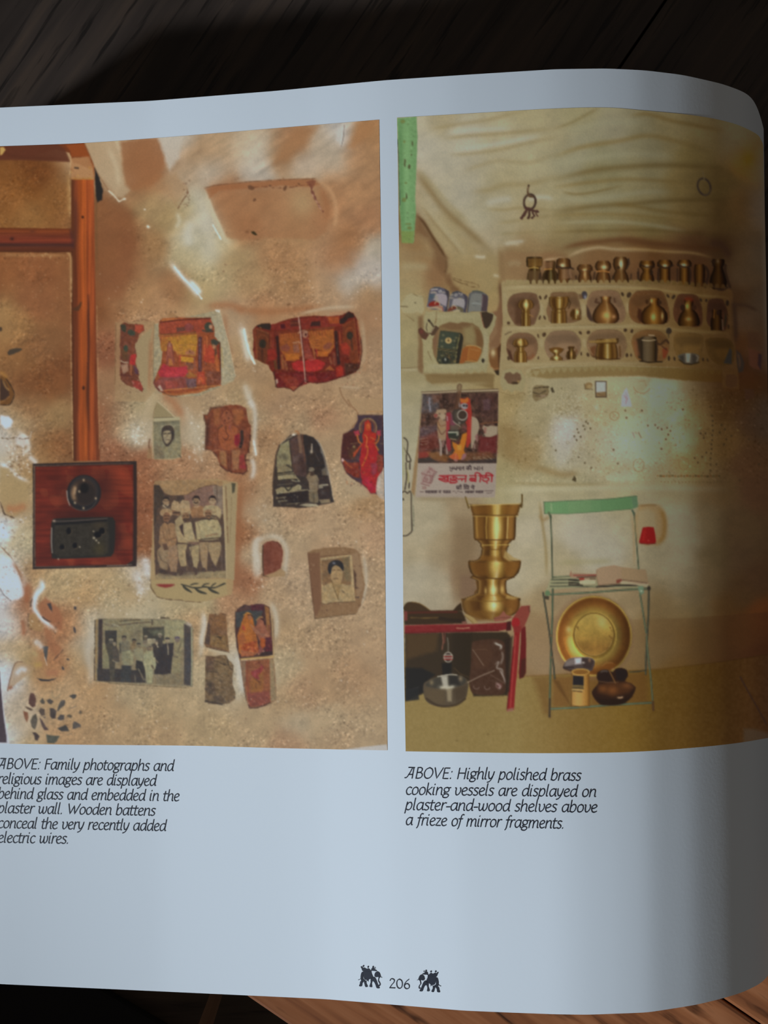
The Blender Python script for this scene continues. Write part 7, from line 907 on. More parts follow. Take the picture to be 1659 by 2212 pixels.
    s.poly(PO("820 170 900 190 960 160 1010 200 1020 300 1040 440 1030 700 1020 1000 960 1110 930 1100 950 700 900 560 830 300"), (154,52,40), 2, .5); s.poly(PO("820 180 900 200 970 160 980 240 920 270 830 250"), (176,98,42), 2, .5); s.poly(PO("830 290 900 270 960 290 960 360 900 390 840 350"), (140,134,132), 2, sm=2); s.ell(*PO("890 315")[0], 2.4, 2, (40,34,36)); s.poly(PO("920 300 965 300 960 340 925 340"), (62,44,44), 1.8); s.line(PO("800 260 810 340"), 2.4, (160,146,140), .8); s.poly(PO("930 400 1000 420 1010 700 960 720 940 560"), (142,40,40), 2, a=.7); s.wash(PO("985 450 1000 700 990 950"), 2.2, (176,62,54), .7)
    s.poly(PO("670 990 720 1020 800 1060 860 860 950 820 940 960 890 1160 920 1230 860 1240 870 1330 740 1340 640 1300 600 1270 680 1230 720 1160 680 1080"), (176,106,38), 2, .5); s.poly(PO("870 850 945 830 920 1000 880 1150 850 1060"), (180,108,36), 2, a=.8); s.poly(PO("760 1060 850 1060 840 1160 770 1150"), (188,140,60), 3, a=.7); s.poly(PO("610 1270 720 1210 780 1240 800 1330 720 1350 640 1310"), (170,84,48), 2.4, .6); s.line(PO("740 1220 730 1350"), 3, (184,110,70), .7); s.poly(PO("870 1230 930 1210 940 1260 900 1320 840 1350 840 1310"), (142,96,96), 2, .4); s.line(PO("720 1340 760 1350"), 4, (150,100,96), .8); s.poly(PO("740 1010 790 990 830 1000 800 1040 760 1045"), (88,48,40), 2)
    jug = s.part('steel_pot', 'small steel pot hanging over the poster'); s.poly(PO("760 60 840 30 830 150 790 300 780 420 700 430 700 330 730 200"), (92,62,46), 1.8, .3, a=.9); s.line(PO("765 60 740 250 705 390"), 1.8, (62,44,34), .8); s.line(PO("830 50 820 160 800 260"), 1.8, (120,92,66), .8)
    s.poly(PO("670 480 700 400 780 380 860 390 940 440 960 520 940 600 870 660 800 670 740 650 690 600"), (64,54,46), 1.8, .2, sm=3, L=jug); s.ring(*PO("862 495")[0], 10.4, 10.4, 2.6, (160,148,132), .95); s.ell(*PO("868 490")[0], 8.6, 9, (66,52,42)); s.wash(PO("760 420 740 520 800 620"), 3, (92,80,66), .6); s.blob(*PO("805 645")[0], 2, 2.4, (180,172,150), .7); s.line(PO("690 610 740 655 800 690 820 710"), 2, (160,148,126), .85, sm=3)
    jug2 = s.part('steel_pot', 'second small steel pot hanging over the poster'); s.poly(PO("590 800 630 770 760 770 800 800 800 900 760 955 660 950 600 920"), (52,50,42), 1.8, .2, sm=2, L=jug2); s.line(PO("600 822 740 822"), 3, (176,172,150), .95); s.poly(PO("745 800 790 800 795 870 750 890"), (150,144,124), 2.4, a=.9); s.line(PO("640 940 740 955"), 2.2, (150,130,96), .85); s.poly(PO("640 700 740 670 800 720 790 780 640 790"), (92,78,66), 2.4, a=.8); s.line(PO("610 850 740 855"), 4, (46,56,44), .7); s.poly(PO("860 700 920 690 950 740 930 800 870 790"), (110,66,60), 2.4, .6); s.line(PO("870 750 930 780"), 3, (66,46,40), .7)
    s.line(S_("850 130 855 80 880 62 905 80 900 130"), 2.4, (98,76,54), .9, sm=3); s.poly(S_("845 80 870 62 905 70 905 170 850 200"), (112,86,62), 2, a=.6)
    # printed words on the poster
    rd = (150,36,40); bl = (62,48,48)
    for q in ("485 295 660 292 840 290 1010 292", "1075 292 1200 290", "1250 290 1400 290 1525 285"): s.line(TX(q), 2.6, rd, .95)
    for q in ("520 300 560 315 590 335 560 355 500 345 478 358 540 385 600 408 660 402", "600 330 635 320 650 345 625 375 590 370", "655 295 655 350 650 405", "705 335 700 365 730 372 790 365 825 345 800 325 740 330", "700 395 690 425 740 430 800 425 825 405 800 385 740 388", "760 295 755 330", "850 360 900 352 925 360 920 385", "925 355 990 352", "998 292 995 350 990 410",
              "1190 295 1188 350 1185 405", "1075 375 1090 340 1150 345 1180 365 1140 395 1085 385", "1100 355 1170 395", "1285 290 1280 350 1272 408", "1185 290 1180 250 1215 235 1270 255 1295 290", "1320 300 1330 335 1390 330 1440 345 1430 385 1370 400 1330 380 1320 365", "1380 290 1385 330", "1505 285 1500 350 1495 408", "1395 290 1390 250 1430 238 1490 262 1520 290", "1405 425 1410 432"): s.line(TX(q), 2.9, rd, .95, sm=3)
    for q in ("690 120 695 150 730 155 760 150", "735 120 735 180", "690 185 725 205", "770 120 775 160 800 160 820 150", "820 115 820 180", "770 150 815 175", "845 120 840 150 880 150", "880 118 880 180", "905 118 905 180", "925 150 945 140 945 120", "955 118 955 182", "1010 120 1090 118", "1050 120 1048 180", "1010 150 1040 140 1070 150 1080 165", "1015 160 1040 168", "1100 118 1098 182", "1090 118 1060 95 1080 88 1100 118", "1150 135 1170 130 1185 150 1160 165", "1190 150 1230 175", "1225 118 1225 182", "1262 118 1262 182", "1285 150 1310 145", "1322 118 1322 182"): s.line(TX(q), 1.7, bl, .9)
    for q in ("820 495 905 492", "870 495 868 550", "825 500 822 530 865 535", "830 548 868 530", "905 492 903 552", "900 492 890 465 908 478", "965 495 1060 492", "970 495 970 550", "970 495 960 470 1000 462 1040 490", "1005 510 990 535 1015 545 1040 525", "1050 492 1048 552", "1110 500 1165 496", "1150 498 1150 550", "1112 505 1112 530 1148 535", "1150 498 1125 470"): s.line(TX(q), 1.9, bl, .9)
    for a, b in ((215, 445), (475, 520), (560, 700), (990, 1160), (1190, 1340)):
        s.line(TX([a, 585, b, 584]), 1.3, bl, .7)
        for k, q in enumerate(np.arange(a+8, b, 21)): s.line(TX([q, 588, q+((k*5) % 7)-3, 622+((k*11) % 9)]), 1.5, bl, .75); s.line(TX([q-8, 606+(k % 3)*5, q+8, 612-(k % 2)*8]), 1.4, bl, .65)
    for q in ("115 605 175 604", "740 592 790 590", "800 628 820 628", "830 590 865 590", "890 608 935 608", "1365 588 1530 586", "1400 626 1450 628", "1470 626 1500 622"): s.line(TX(q), 1.6, (84,66,62), .75)
    s.poly(TX("150 230 240 150 330 120 400 160 440 230 380 330 300 490 130 450 140 330"), (152,122,114), 4, 1, a=.6)
    for q in ("150 230 150 260 210 265 280 290 340 290", "165 420 190 340 230 290", "130 440 200 470 290 490", "190 400 240 420 300 440", "210 340 230 390 260 370 240 340", "250 240 280 200 300 240", "300 290 320 340 300 420", "340 300 350 380 320 440", "380 240 350 330", "160 510 220 515 215 545 160 540", "370 200 400 215 430 225", "290 120 300 180 330 150 350 200"): s.line(TX(q), 1.7, (120,72,68) if len(q) % 2 else (100,70,62), .75, sm=3)
    for k in range(7): s.line(TX([305+k*18, 420-k*34, 330+k*18, 425-k*34]), 1.6, (92,66,60), .6)
    # ---- chain at the left edge
    chn = s.part('chain', 'hanging door chain with a long loop'); dk = (62,52,42)
    for q in ("110 140 150 165 180 220 180 320 170 420", "175 430 210 480 245 580 210 590 165 590 160 460", "150 620 155 740", "225 620 225 740", "160 760 165 880 150 1000 130 1130", "215 1000 205 1100", "85 1180 130 1160 180 1200 220 1160 250 1210 252 1400 255 1600 262 1800 262 1920 220 1970 160 2010 95 2012"): s.line(CH(q), 2.6, dk, .95, sm=3, L=chn)
    s.line(CH("255 1180 280 1240 285 1400 290 1600 295 1800 290 1920"), 2, (150,146,120), .7, rag=.5); s.line(CH("185 180 210 220 225 300"), 1.8, (160,154,128), .7); s.line(CH("170 760 200 860 190 1000"), 3, (150,140,84), .7); s.line(CH("110 330 150 400 165 460"), 2, (92,80,58), .8); s.line(CH("170 620 200 680 185 740"), 2, (140,132,100), .7); s.poly(CH("80 1300 100 1290 118 1325 85 1345"), (56,50,40), 1.4); s.line(CH("270 1240 280 1200"), 1.4, (110,100,76), .6); s.wash(CH("90 300 100 600 100 900"), 3, (146,150,110), .5); s.line(CH("290 1440 298 1640 295 1820"), 1.5, (84,82,64), .6, rag=1)
    # ---- shadows on the lower wall and floor
    s.poly(U("620 400 840 380 850 700 800 900 860 1200 720 1330 640 1330 610 800"), (126,104,76), 20, 2, a=.55); s.wash(U("200 190 450 200 700 190"), 5, (140,122,92), .6); s.poly(U("700 1050 850 1060 880 1260 740 1330 690 1280"), (120,92,72), 10, a=.5)
    s.wash(Wc("80 180 110 400 150 700 160 1000"), 3.4, (140,118,76), .7); s.wash(Wc("80 320 120 380 190 340"), 4, (142,114,74), .6); s.wash(Wc("1110 300 1130 500 1140 700 1140 880"), 3, (140,116,82), .6); s.wash(Wc("300 860 600 850 900 840"), 7, (146,136,98), .5)
    s.poly([(1136,1332),(1200,1330),(1300,1336),(1400,1338),(1500,1334),(1659,1322),(1664,1412),(1560,1428),(1430,1444),(1300,1450),(1136,1460)], lambda X_, Y_: ink(X_, Y_, tone([(0,(144,120,88)),(.3,(138,112,80)),(.55,(102,80,50)),(.8,(68,46,24)),(1,(52,30,18))], (X_-1136)/525)), 3, .6, a=.55)
    s.poly([(874,1500),(1000,1490),(1136,1461),(1300,1452),(1430,1445),(1560,1429),(1665,1412),(1670,1640),(874,1640)], lambda X_, Y_: ink(X_, Y_, tone([(0,(140,118,70)),(.3,(140,118,70)),(.45,(126,100,52)),(.6,(112,86,36)),(.72,(88,64,24)),(.85,(72,50,16)),(1,(52,34,20))], (X_-874)/790)+(5*fbm(X_, Y_, 5, 2, 171))[..., None]), 3, .5)
    s.line([(1136,1461),(1300,1452),(1430,1445),(1560,1429),(1664,1413)], 2, (84,58,28), .5); s.blob(1054, 1586, 2, 1.4, (90,70,38), .7); s.blob(987, 1600, 2, 1.4, (90,70,38), .7)
    s.poly(X("0 1150 200 1150 200 1600 130 1560 60 1320"), (104,72,36), 14, 2, a=.55); s.poly(X("230 1150 440 1150 420 1480 230 1490"), (112,76,38), 8, 2, a=.7); s.poly(X("230 1180 300 1200 430 1470 300 1300"), (84,56,28), 5, a=.6); s.poly(X("620 1140 1280 1090 1290 1440 660 1470"), (98,66,30), 12, 2, a=.7)
    s.line(Z("735 600 800 720 880 860 940 970"), 3, (40,28,26), .8, sm=3); s.poly(Z("760 1010 840 1010 1000 1060 1000 1100 760 1140"), (62,54,46), 8, a=.7)
    # ---- red cot with vessels on and under it
    s.poly(V("80 480 1300 470 1340 520 1310 1230 900 1240 840 1060 300 1200 90 1290"), (56,44,30), 4, 1); s.poly(V("90 490 480 480 460 700 100 800"), (84,62,36), 9, 2, a=.7); s.poly(V("640 480 880 480 870 1000 800 1060 650 900"), (48,38,26), 9, a=.8)
    dp = s.part('dark_pan', 'dark round pan on the cot'); s.poly(V("75 230 90 130 160 110 260 130 340 180 390 220 380 240"), (66,48,28), 1.8, .3, L=dp, sm=2); s.line(V("170 112 260 132 340 180 392 222"), 1.8, (128,98,58), .8, sm=3); s.poly(V("650 220 700 160 750 120 770 220"), (56,40,24), 1.8, L=dp)
    s.poly(V("70 220 640 210 760 220 800 300 820 370 500 380 75 390"), (58,42,26), 3, .8); s.line(V("130 240 400 235 700 230"), 5, (84,40,28), .8); s.line(V("150 300 300 305 480 300"), 2.4, (110,84,44), .7, rag=.8); s.line(V("500 310 620 330 760 340"), 8, (46,34,24), .8)
    i = s.part('brass_pot', 'stack of large brass pots and bowls on the red cot')
    yU = lambda v: 1040+v/5.184
    xU = lambda v: 860+v/5.184
    def st(cx, prof, k=1.0, bands=(), bulge=0, stops=BRASS): s.lathe(xU(cx), [(yU(a), b/5.184) for a, b in prof], [(u, tuple(v*k for v in c)) for u, c in stops], L=i, bulge=bulge, bands=[(yU(a), b/5.184, c) for a, b, c in bands])
    st(1040, [(1310,330),(1335,325),(1400,320),(1460,300),(1500,240),(1540,120)], .95, bulge=0); s.poly(U("710 1320 800 1340 850 1500 760 1480 720 1420"), (110,76,34), 6, a=.7); s.poly(U("1130 1330 1350 1320 1370 1380 1330 1460 1200 1400"), (118,74,30), 6, a=.6); s.blob(xU(1075), yU(1385), 13, 11, (214,192,120), .85); s.blob(xU(1072), yU(1387), 4, 5, (238,226,180), .9); s.line(U("710 1322 900 1340 1100 1345 1365 1310"), 1.8, (110,76,30), .7); s.poly(U("760 1480 900 1440 1200 1470 1280 1500 1100 1560 860 1560"), (112,76,32), 6, 1, a=.7)
    st(1050, [(1060,215),(1075,250),(1085,225),(1110,165),(1140,160),(1200,160),(1250,170),(1280,230),(1310,315),(1330,320)], .98); s.poly(U("1220 1270 1300 1290 1365 1300 1300 1320 1200 1310"), (166,134,76), 3, a=.8); s.poly(U("720 1300 860 1270 900 1330 760 1330"), (150,122,70), 3, a=.2); s.blob(xU(1070), yU(1215), 7, 9, (236,220,160), .85); s.blob(xU(980), yU(1225), 2.4, 7, (200,168,96), .8); s.blob(xU(1165), yU(1210), 4, 8, (206,172,98), .8); s.line(U("880 1120 895 1200 860 1250"), 4, (92,60,24), .8); s.line(U("880 1270 1060 1275 1220 1270"), 1.6, (130,92,38), .6)
    st(1080, [(885,285),(900,296),(960,290),(1020,270),(1060,235),(1080,200)], .88); s.poly(U("790 905 1000 905 1020 1060 850 1050"), (112,72,28), 6, a=.75); s.poly(U("1180 900 1370 885 1360 960 1290 1060 1200 1050"), (126,82,32), 6, a=.7); s.blob(xU(1095), yU(960), 11, 12, (206,172,92), .8); s.blob(xU(1105), yU(915), 8, 5, (216,190,112), .8); s.line(U("830 1060 950 1085 1120 1090 1300 1070"), 2.4, (74,46,16), .85)
    st(1075, [(760,140),(790,145),(830,150),(870,180),(890,230),(900,270)], .92); s.poly(U("1200 770 1230 800 1290 850 1375 880 1240 890 1180 850"), (166,138,84), 3, a=.85); s.poly(U("925 830 1150 840 1160 885 930 890"), (124,82,32), 5, a=.7); s.blob(xU(1100), yU(800), 7, 10, (200,164,84), .6)
    st(1080, [(655,200),(680,180),(700,158),(720,162),(755,140),(765,150)], .98); s.line(U("940 715 1080 712 1250 710"), 2, (206,176,92), .7); s.line(U("940 750 1080 765 1220 750"), 2, (96,62,22), .7)
    st(1080, [(380,240),(400,242),(500,238),(620,234),(645,226),(660,205)], 1.02); s.poly(U("850 395 960 395 960 640 860 640"), (128,88,36), 8, a=.5); s.blob(xU(1110), yU(520), 8, 22, (234,214,140), .8); s.line(U("990 400 985 520 990 640"), 2.6, (186,150,72), .75); s.line(U("1230 400 1225 520 1220 640"), 2.6, (208,180,110), .75); s.line(U("880 400 880 520 890 620"), 2.4, (176,136,64), .6); s.line(U("860 650 1080 655 1300 650"), 2.4, (74,46,18), .85)
    st(1088, [(255,285),(262,285),(300,272),(340,262),(375,245)], .9); s.poly(U("810 280 1040 265 1040 370 840 370"), (122,80,32), 7, a=.7); s.poly(U("1160 265 1370 255 1340 370 1180 370"), (136,92,38), 7, a=.6); s.poly(U("1060 265 1150 265 1140 375 1070 375"), (196,162,82), 5, a=.5); s.line(U("795 268 1000 262 1200 255 1370 252"), 1.8, (196,166,100), .85); s.line(U("835 372 1000 382 1200 382 1340 375"), 2.4, (88,56,20), .85); s.line(U("845 388 1080 395 1340 390"), 1.6, (200,164,84), .6)
    s.line(U("755 175 770 230 790 295"), 3, (92,70,30), .95, L=i); s.line(U("1388 150 1388 220 1380 290"), 3, (88,66,30), .95, L=i); s.line(U("760 180 775 225"), 1.4, (160,132,66), .7); s.blob(xU(1380), yU(265), 3, 4, (70,50,22), .8)
    ct = s.part('red_cot', 'red painted wooden cot frame')
    rc = (118,34,32)
    s.poly(V("1370 300 1440 200 1470 160 1575 155 1575 240 1540 330 1500 420 1450 480 1390 460 1350 380"), (128,62,50), 2, .5, L=ct); s.ell(*V("1405 360")[0], 9, 11, (146,36,36)); s.poly(V("1380 400 1470 400 1460 480 1420 500 1380 470"), (126,42,38), 2.4, a=.9); s.line(V("1560 170 1570 230"), 3, (84,46,38), .6)
    s.poly(V("75 392 500 380 900 378 1250 360 1330 350 1340 430 1200 460 900 468 500 478 78 490"), (118,38,36), 1.8, .4, L=ct, grain=8); s.line(V("80 398 500 386 900 384 1250 366"), 2, (150,66,58), .6, rag=.6); s.line(V("700 425 780 428 850 420"), 2.6, (176,130,100), .8, rag=.5); s.line(V("80 480 500 470 1200 452"), 2.4, (84,26,26), .6); s.poly(V("1300 350 1350 340 1350 450 1290 460"), (66,28,26), 2.4); s.poly(V("72 220 110 225 110 330 75 340"), (116,56,48), 2.4, L=ct)
    s.poly(V("1390 470 1455 480 1440 700 1420 950 1400 1150 1385 1400 1300 1420 1320 1200 1350 900 1375 650"), (130,36,34), 1.7, .3, L=ct); s.line(V("1405 520 1385 800 1360 1100 1340 1370"), 2.4, (168,72,64), .7, rag=.5); s.line(V("1375 650 1345 950 1315 1250 1300 1400"), 2.4, (84,24,26), .7); s.poly(V("1305 1390 1385 1375 1370 1420 1300 1422"), (142,104,84), 2, .5, a=.8)
    s.poly(V("1470 440 1520 400 1530 600 1525 950 1500 1010 1450 1030 1440 950 1460 700"), (98,30,28), 1.8, .4, L=ct); s.poly(V("1470 800 1525 780 1525 960 1500 1010 1450 1025"), (66,36,26), 4, a=.8)
    s.poly(V("790 265 830 262 900 300 960 362 890 372 830 320"), (158,132,84), 1.6, .4); s.line(V("800 280 860 330 900 365"), 1.6, (112,88,50), .7); s.poly(V("1145 300 1210 280 1260 215 1290 260 1370 295 1260 340 1150 345"), (138,84,66), 1.8, .5); s.line(V("1150 310 1250 300 1340 300"), 1.6, (96,54,42), .7); s.poly(V("760 350 800 340 830 365 770 370"), (128,84,70), 1.8, .5)
    kt = s.part('key_tag', 'round striped tag on a cord'); p = V("598 772")[0]; s.line(V("530 485 540 580 525 680"), 3, (132,84,66), .8); s.line(V("560 485 555 600"), 2, (120,62,52), .8); s.line(V("590 540 598 610 598 710"), 2, (124,116,104), .85, L=kt); s.ell(p[0], p[1], 9.4, 11, (64,50,44), L=kt); s.ring(p[0], p[1], 9, 10.6, 2, (178,168,150), .9)
    for yy, c_ in ((748, (180,170,150)), (765, (164,48,44)), (782, (176,164,146)), (798, (164,50,46))): s.line(V([550, yy, 645, yy]), 2, c_, .9)
    s.poly(V("520 840 640 840 640 980 530 990"), (30,28,26), 4, a=.8); s.poly(V("80 900 280 900 440 980 330 1080 300 1200 90 1290"), (34,32,30), 5, 1, a=.85); s.line(V("85 1190 160 1160 240 1130"), 1.8, (84,80,74), .7); s.poly(V("85 1160 240 1130 250 1280 90 1300"), (40,38,36), 3, a=.9)
    pn = s.part('steel_pan', 'brushed steel pan under the cot')
    s.poly(V("300 1110 360 1050 480 1000 600 980 720 985 800 1020 840 1080 830 1180 800 1270 700 1340 540 1365 400 1340 320 1270"), (84,71,54), 1.8, L=pn, sm=3); s.poly(V("330 1090 480 1005 620 985 780 1010 810 1060 760 1110 560 1150 380 1130"), (66,60,50), 3, sm=3); s.poly(V("510 1000 590 990 600 1130 540 1140"), (178,170,152), 5, a=.9); s.poly(V("610 995 720 1000 740 1100 620 1130"), (44,40,36), 5, a=.8); s.blob(*V("400 1075")[0], 4, 5, (134,116,86), .8); s.blob(*V("745 1030")[0], 4, 5, (140,120,92), .8); s.wash(V("490 1130 580 1140 680 1120"), 4, (206,196,170), .8); s.line(V("470 1005 620 978 700 985"), 2, (204,196,176), .85, sm=3)
    s.poly(V("320 1150 480 1160 560 1155 560 1330 420 1320 330 1260"), (92,76,54), 8, a=.8); s.poly(V("580 1160 640 1150 640 1300 590 1300"), (158,142,112), 5, a=.75); s.poly(V("660 1150 820 1100 810 1240 700 1310"), (72,58,42), 7, a=.8); s.line(V("340 1270 450 1340 560 1360 700 1340 800 1270"), 5, (60,46,32), .7, sm=3)
    jc = s.part('jerry_can', 'brown ribbed jerry can under the cot')
    s.poly(V("880 620 920 580 1050 560 1200 560 1280 620 1300 760 1290 1000 1290 1150 1240 1220 1100 1225 950 1220 880 1190 850 1080 870 850"), (72,48,34), 2, L=jc, sm=3, grain=8); s.poly(V("900 640 1060 600 1140 700 1080 900 900 900"), (82,55,38), 8, a=.6); s.wash(V("1150 600 1190 620 1230 640 1220 680"), 2.4, (176,168,156), .95); s.wash(V("1240 700 1250 780 1220 860"), 2.4, (140,124,112), .7); s.wash(V("1160 860 1200 830 1180 900 1240 920 1250 1000"), 2, (150,136,124), .8); s.wash(V("1210 920 1260 1010 1280 1080"), 1.8, (160,144,134), .8); s.line(V("890 680 960 780 1020 870"), 1.6, (140,118,100), .75); s.line(V("830 1075 980 1000 1150 930"), 2, (150,130,112), .85); s.line(V("1100 980 1200 1040 1280 1090"), 1.5, (116,92,78), .6); s.line(V("890 690 980 680 1070 685"), 1.4, (110,84,64), .5)
    for q in ("935 1125", "1065 1130", "1200 1110"): p = V(q)[0]; s.ring(p[0], p[1], 6, 5, 1.8, (130,108,98), .7, t0=10, t1=200)
    s.wash(V("1170 1080 1220 1120 1200 1150"), 2.4, (190,176,170), .85); s.poly(V("1160 1080 1250 1080 1240 1140 1180 1150"), (112,70,62), 4, a=.5); s.poly(V("1270 560 1370 520 1330 1180 1290 1210"), (46,34,26), 5, a=.8); s.line(V("670 900 740 970 840 1010"), 1.6, (92,70,44), .6)
    # ---- green folding chair with things on and under it
    tr = s.part('brass_tray', 'large round brass tray leaning behind the chair'); p = X("690 695")[0]; rx, ry = 82.5, 87.5
    s.ell(p[0]-3, p[1]+2, rx+7, ry+6, (120,90,64), .5, soft=10)
    def tray(x, y):
        u, v = (x-p[0])/rx, (y-p[1])/ry; r = np.hypot(u, v); a = np.arctan2(v, u)
        k = .5+.5*np.cos(a+2.2); c = tone([(0,(160,132,62)),(.5,(152,124,56)),(.54,(118,90,38)),(.57,(168,138,66)),(.66,(150,116,54)),(.78,(130,84,36)),(.9,(108,64,26)),(.945,(124,80,34)),(.965,(176,146,74)),(1,(150,118,54))], r)
        d = 1+.28*np.exp(-((a-2.35)/.7)**2)*(r < .8)*(r > .5)-.28*np.exp(-((a+.25)/.7)**2)*(r > .6)*(r < .95)+.12*np.cos(a*2+1)*(r > .55)
        d = d*np.interp(x, [p[0]-rx, p[0], p[0]+rx], [1.06, 1.0, .80]); return ink(x*0+1265, y, np.clip(c*d[..., None]*(1+.10*fbm(x, y, 14, 3, 181))[..., None], 5, 240))
    s.ell(p[0], p[1], rx, ry, tray, L=tr); q = X("690 680")[0]
    s.ell(q[0], q[1], 43, 46.5, lambda X_, Y_: ink(X_*0+1285, Y_, np.clip(tone([(0,(166,140,72)),(.45,(152,122,58)),(.8,(134,98,46)),(1,(140,104,50))], (Y_-q[1]+46)/92)*(1+.14*fbm(X_, Y_, 12, 3, 183))[..., None]*(1+.12*np.exp(-(((X_-q[0]-20)/16)**2+((Y_-q[1]+22)/16)**2)))[..., None], 5, 240))); s.ring(q[0], q[1], 43, 46.5, 1.8, (84,60,26), .85); s.ring(q[0], q[1], 41, 44.6, 1.5, (176,148,84), .5, t0=20, t1=200)
    for w in ("500 590 520 630", "870 600 890 640", "860 690 890 720", "850 820 830 850"): s.line(X(w), 3, (96,66,30), .6, rag=1.2)
    s.blob(*X("405 620")[0], 5, 6, (196,176,112), .7); s.line(X("470 480 520 455"), 2, (104,76,34), .7, rag=1); s.line(X("700 245 860 280 960 340"), 1.6, (112,88,46), .6); s.wash(X("410 700 430 820 500 900"), 4, (188,164,98), .6); s.blob(*X("780 540")[0], 9, 11, (180,166,116), .4)
    chp = s.part('folding_chair', 'green metal folding chair'); gr = (94,122,84)
    s.poly(Wc("130 178 500 160 850 145 1100 112 1170 110 1185 230 1140 250 1100 258 700 290 400 310 135 310"), (98,130,88), 1.6, .2, L=chp); s.poly(Wc("400 165 660 155 660 292 400 308"), (112,138,96), 3, a=.5); s.poly(Wc("760 150 1100 118 1110 255 770 282"), (84,116,76), 3, a=.6); s.poly(Wc("1110 115 1170 110 1185 232 1130 250"), (82,104,78), 2, a=.8); s.line(Wc("130 180 500 160 850 145 1170 112"), 1.4, (70,84,62), .7, rag=.4); s.line(Wc("135 310 400 310 700 290 1100 258"), 1.5, (72,92,64), .7); s.line(Wc("130 180 135 310"), 1.6, (66,72,52), .8); s.wash(Wc("210 190 215 290"), 1.6, (150,160,120), .7); s.line(Wc("185 300 205 350"), 5, (84,94,66), .9, L=chp); s.line(Wc("1120 270 1140 320"), 4, (58,72,58), .9, L=chp)
    def rod(q, w=3.2, c=(92,110,82), d=(56,58,46)):
        s.line(q, w, d, .95, L=chp); s.line(q, max(w-1.9, 1.1), c, .8, rag=.4, dx=-.3)
    s.poly(Wc("220 1005 420 1000 720 985 760 930 1190 920 1300 1040 1310 1150 1190 1150 700 1130 430 1140 150 1170 190 1070"), (132,130,98), 2, .4, a=.75, L=chp)
    for w in ("230 1020 450 1010 700 1000", "215 1050 440 1045 520 1050", "210 1090 420 1080 560 1075", "200 1125 420 1122 700 1130 1000 1110 1180 1110"): rod(Wc(w), 2.8, (130,134,100), (66,66,52))
    for w in ("410 1050 520 1058", "410 1080 530 1090", "410 1105 560 1112", "720 1130 1000 1110 1160 1112"): s.line(Wc(w), 3.2, (48,42,36), .9)
    bk = s.part('book', 'open pale book on the chair seat'); s.poly(Wc("720 930 780 905 920 885 990 905 1180 930 1270 935 1305 1090 1290 1110 1190 1095 1010 1060 980 1090 860 1100 740 1110 715 1010"), (140,116,90), 1.8, .4, L=bk); s.poly(Wc("990 910 1180 932 1270 938 1300 1085 1000 1050"), (132,110,80), 3, a=.7); s.poly(Wc("985 1060 1190 1090 1300 1095 1290 1130 1180 1110 980 1090"), (156,138,110), 1.8, a=.9); s.line(Wc("1010 1050 1150 1065 1280 1085"), 1.5, (70,52,40), .7); s.poly(Wc("940 1050 990 1040 1010 1055 970 1085 940 1090"), (112,62,48), 2); s.line(Wc("740 1110 860 1102 985 1092"), 1.8, (92,66,50), .8); s.line(Wc("720 940 718 1010 740 1105"), 1.6, (120,90,68), .7)
    bk2 = s.part('book', 'thin red-edged books on the chair seat'); s.poly(Wc("415 1000 430 950 440 970 700 985 715 1010 710 1080 560 1100 520 1070 560 1040 440 1030"), (146,122,96), 1.8, .4, L=bk2); s.line(Wc("460 1000 600 1000 710 995"), 2.6, (132,62,52), .9); s.line(Wc("500 1020 600 1018 710 1012"), 2, (60,40,34), .85); s.poly(Wc("520 1030 580 1025 580 1050 530 1055"), (136,52,42), 1.8); s.poly(Wc("520 1070 600 1045 710 1050 705 1095 590 1100 530 1095"), (172,162,128), 1.8, .3); s.poly(Wc("640 1020 712 1015 712 1050 640 1050"), (104,88,66), 2, a=.8); s.poly(Wc("415 1000 435 945 440 1020"), (150,98,76), 1.8, a=.8)
    rod(Wc("205 330 215 600 222 850 225 1030"), 3); rod(Wc("1140 300 1160 560 1180 800 1190 925"), 3); rod(X("205 230 600 210 1000 180 1280 165"), 4, (112,128,96)); rod(X("228 170 225 450 215 690 205 1000 195 1400 195 1590"), 4); rod(X("120 210 160 450 190 650 215 860 240 1050 250 1170"), 3.8, (84,90,70), (50,44,36)); rod(X("1305 150 1300 450 1285 700 1275 900 1270 1120"), 4.2, (76,80,62), (46,42,34)); rod(X("1205 220 1240 430 1275 660 1295 900 1330 1200 1355 1520"), 3.8, (96,108,80))
    rod(X("205 1510 500 1495 900 1465 1350 1440"), 4.4, (104,120,92), (56,60,48)); rod(X("1090 1098 1180 1092 1270 1080"), 2.6, (60,62,46), (48,44,34)); s.ell(*X("170 215")[0], 6, 6, (96,116,82), L=chp); s.poly(X("130 240 190 250 185 290 140 280"), (70,62,48), 2, .5, L=chp); s.poly(X("1180 140 1240 130 1250 210 1220 235 1190 190"), (98,116,92), 1.8, .3, L=chp); s.ell(*X("1220 190")[0], 2, 2.4, (150,156,132)); s.ell(*X("1305 160")[0], 4, 5, (50,44,36)); s.line(X("195 1400 192 1600"), 4.4, (62,48,36), .8); s.line(X("1350 1430 1355 1525"), 4.6, (72,46,26), .85)
    for w in ("210 690", "1270 680", "215 935"): s.ell(*X(w)[0], 2.4, 3, (104,84,58), .9)
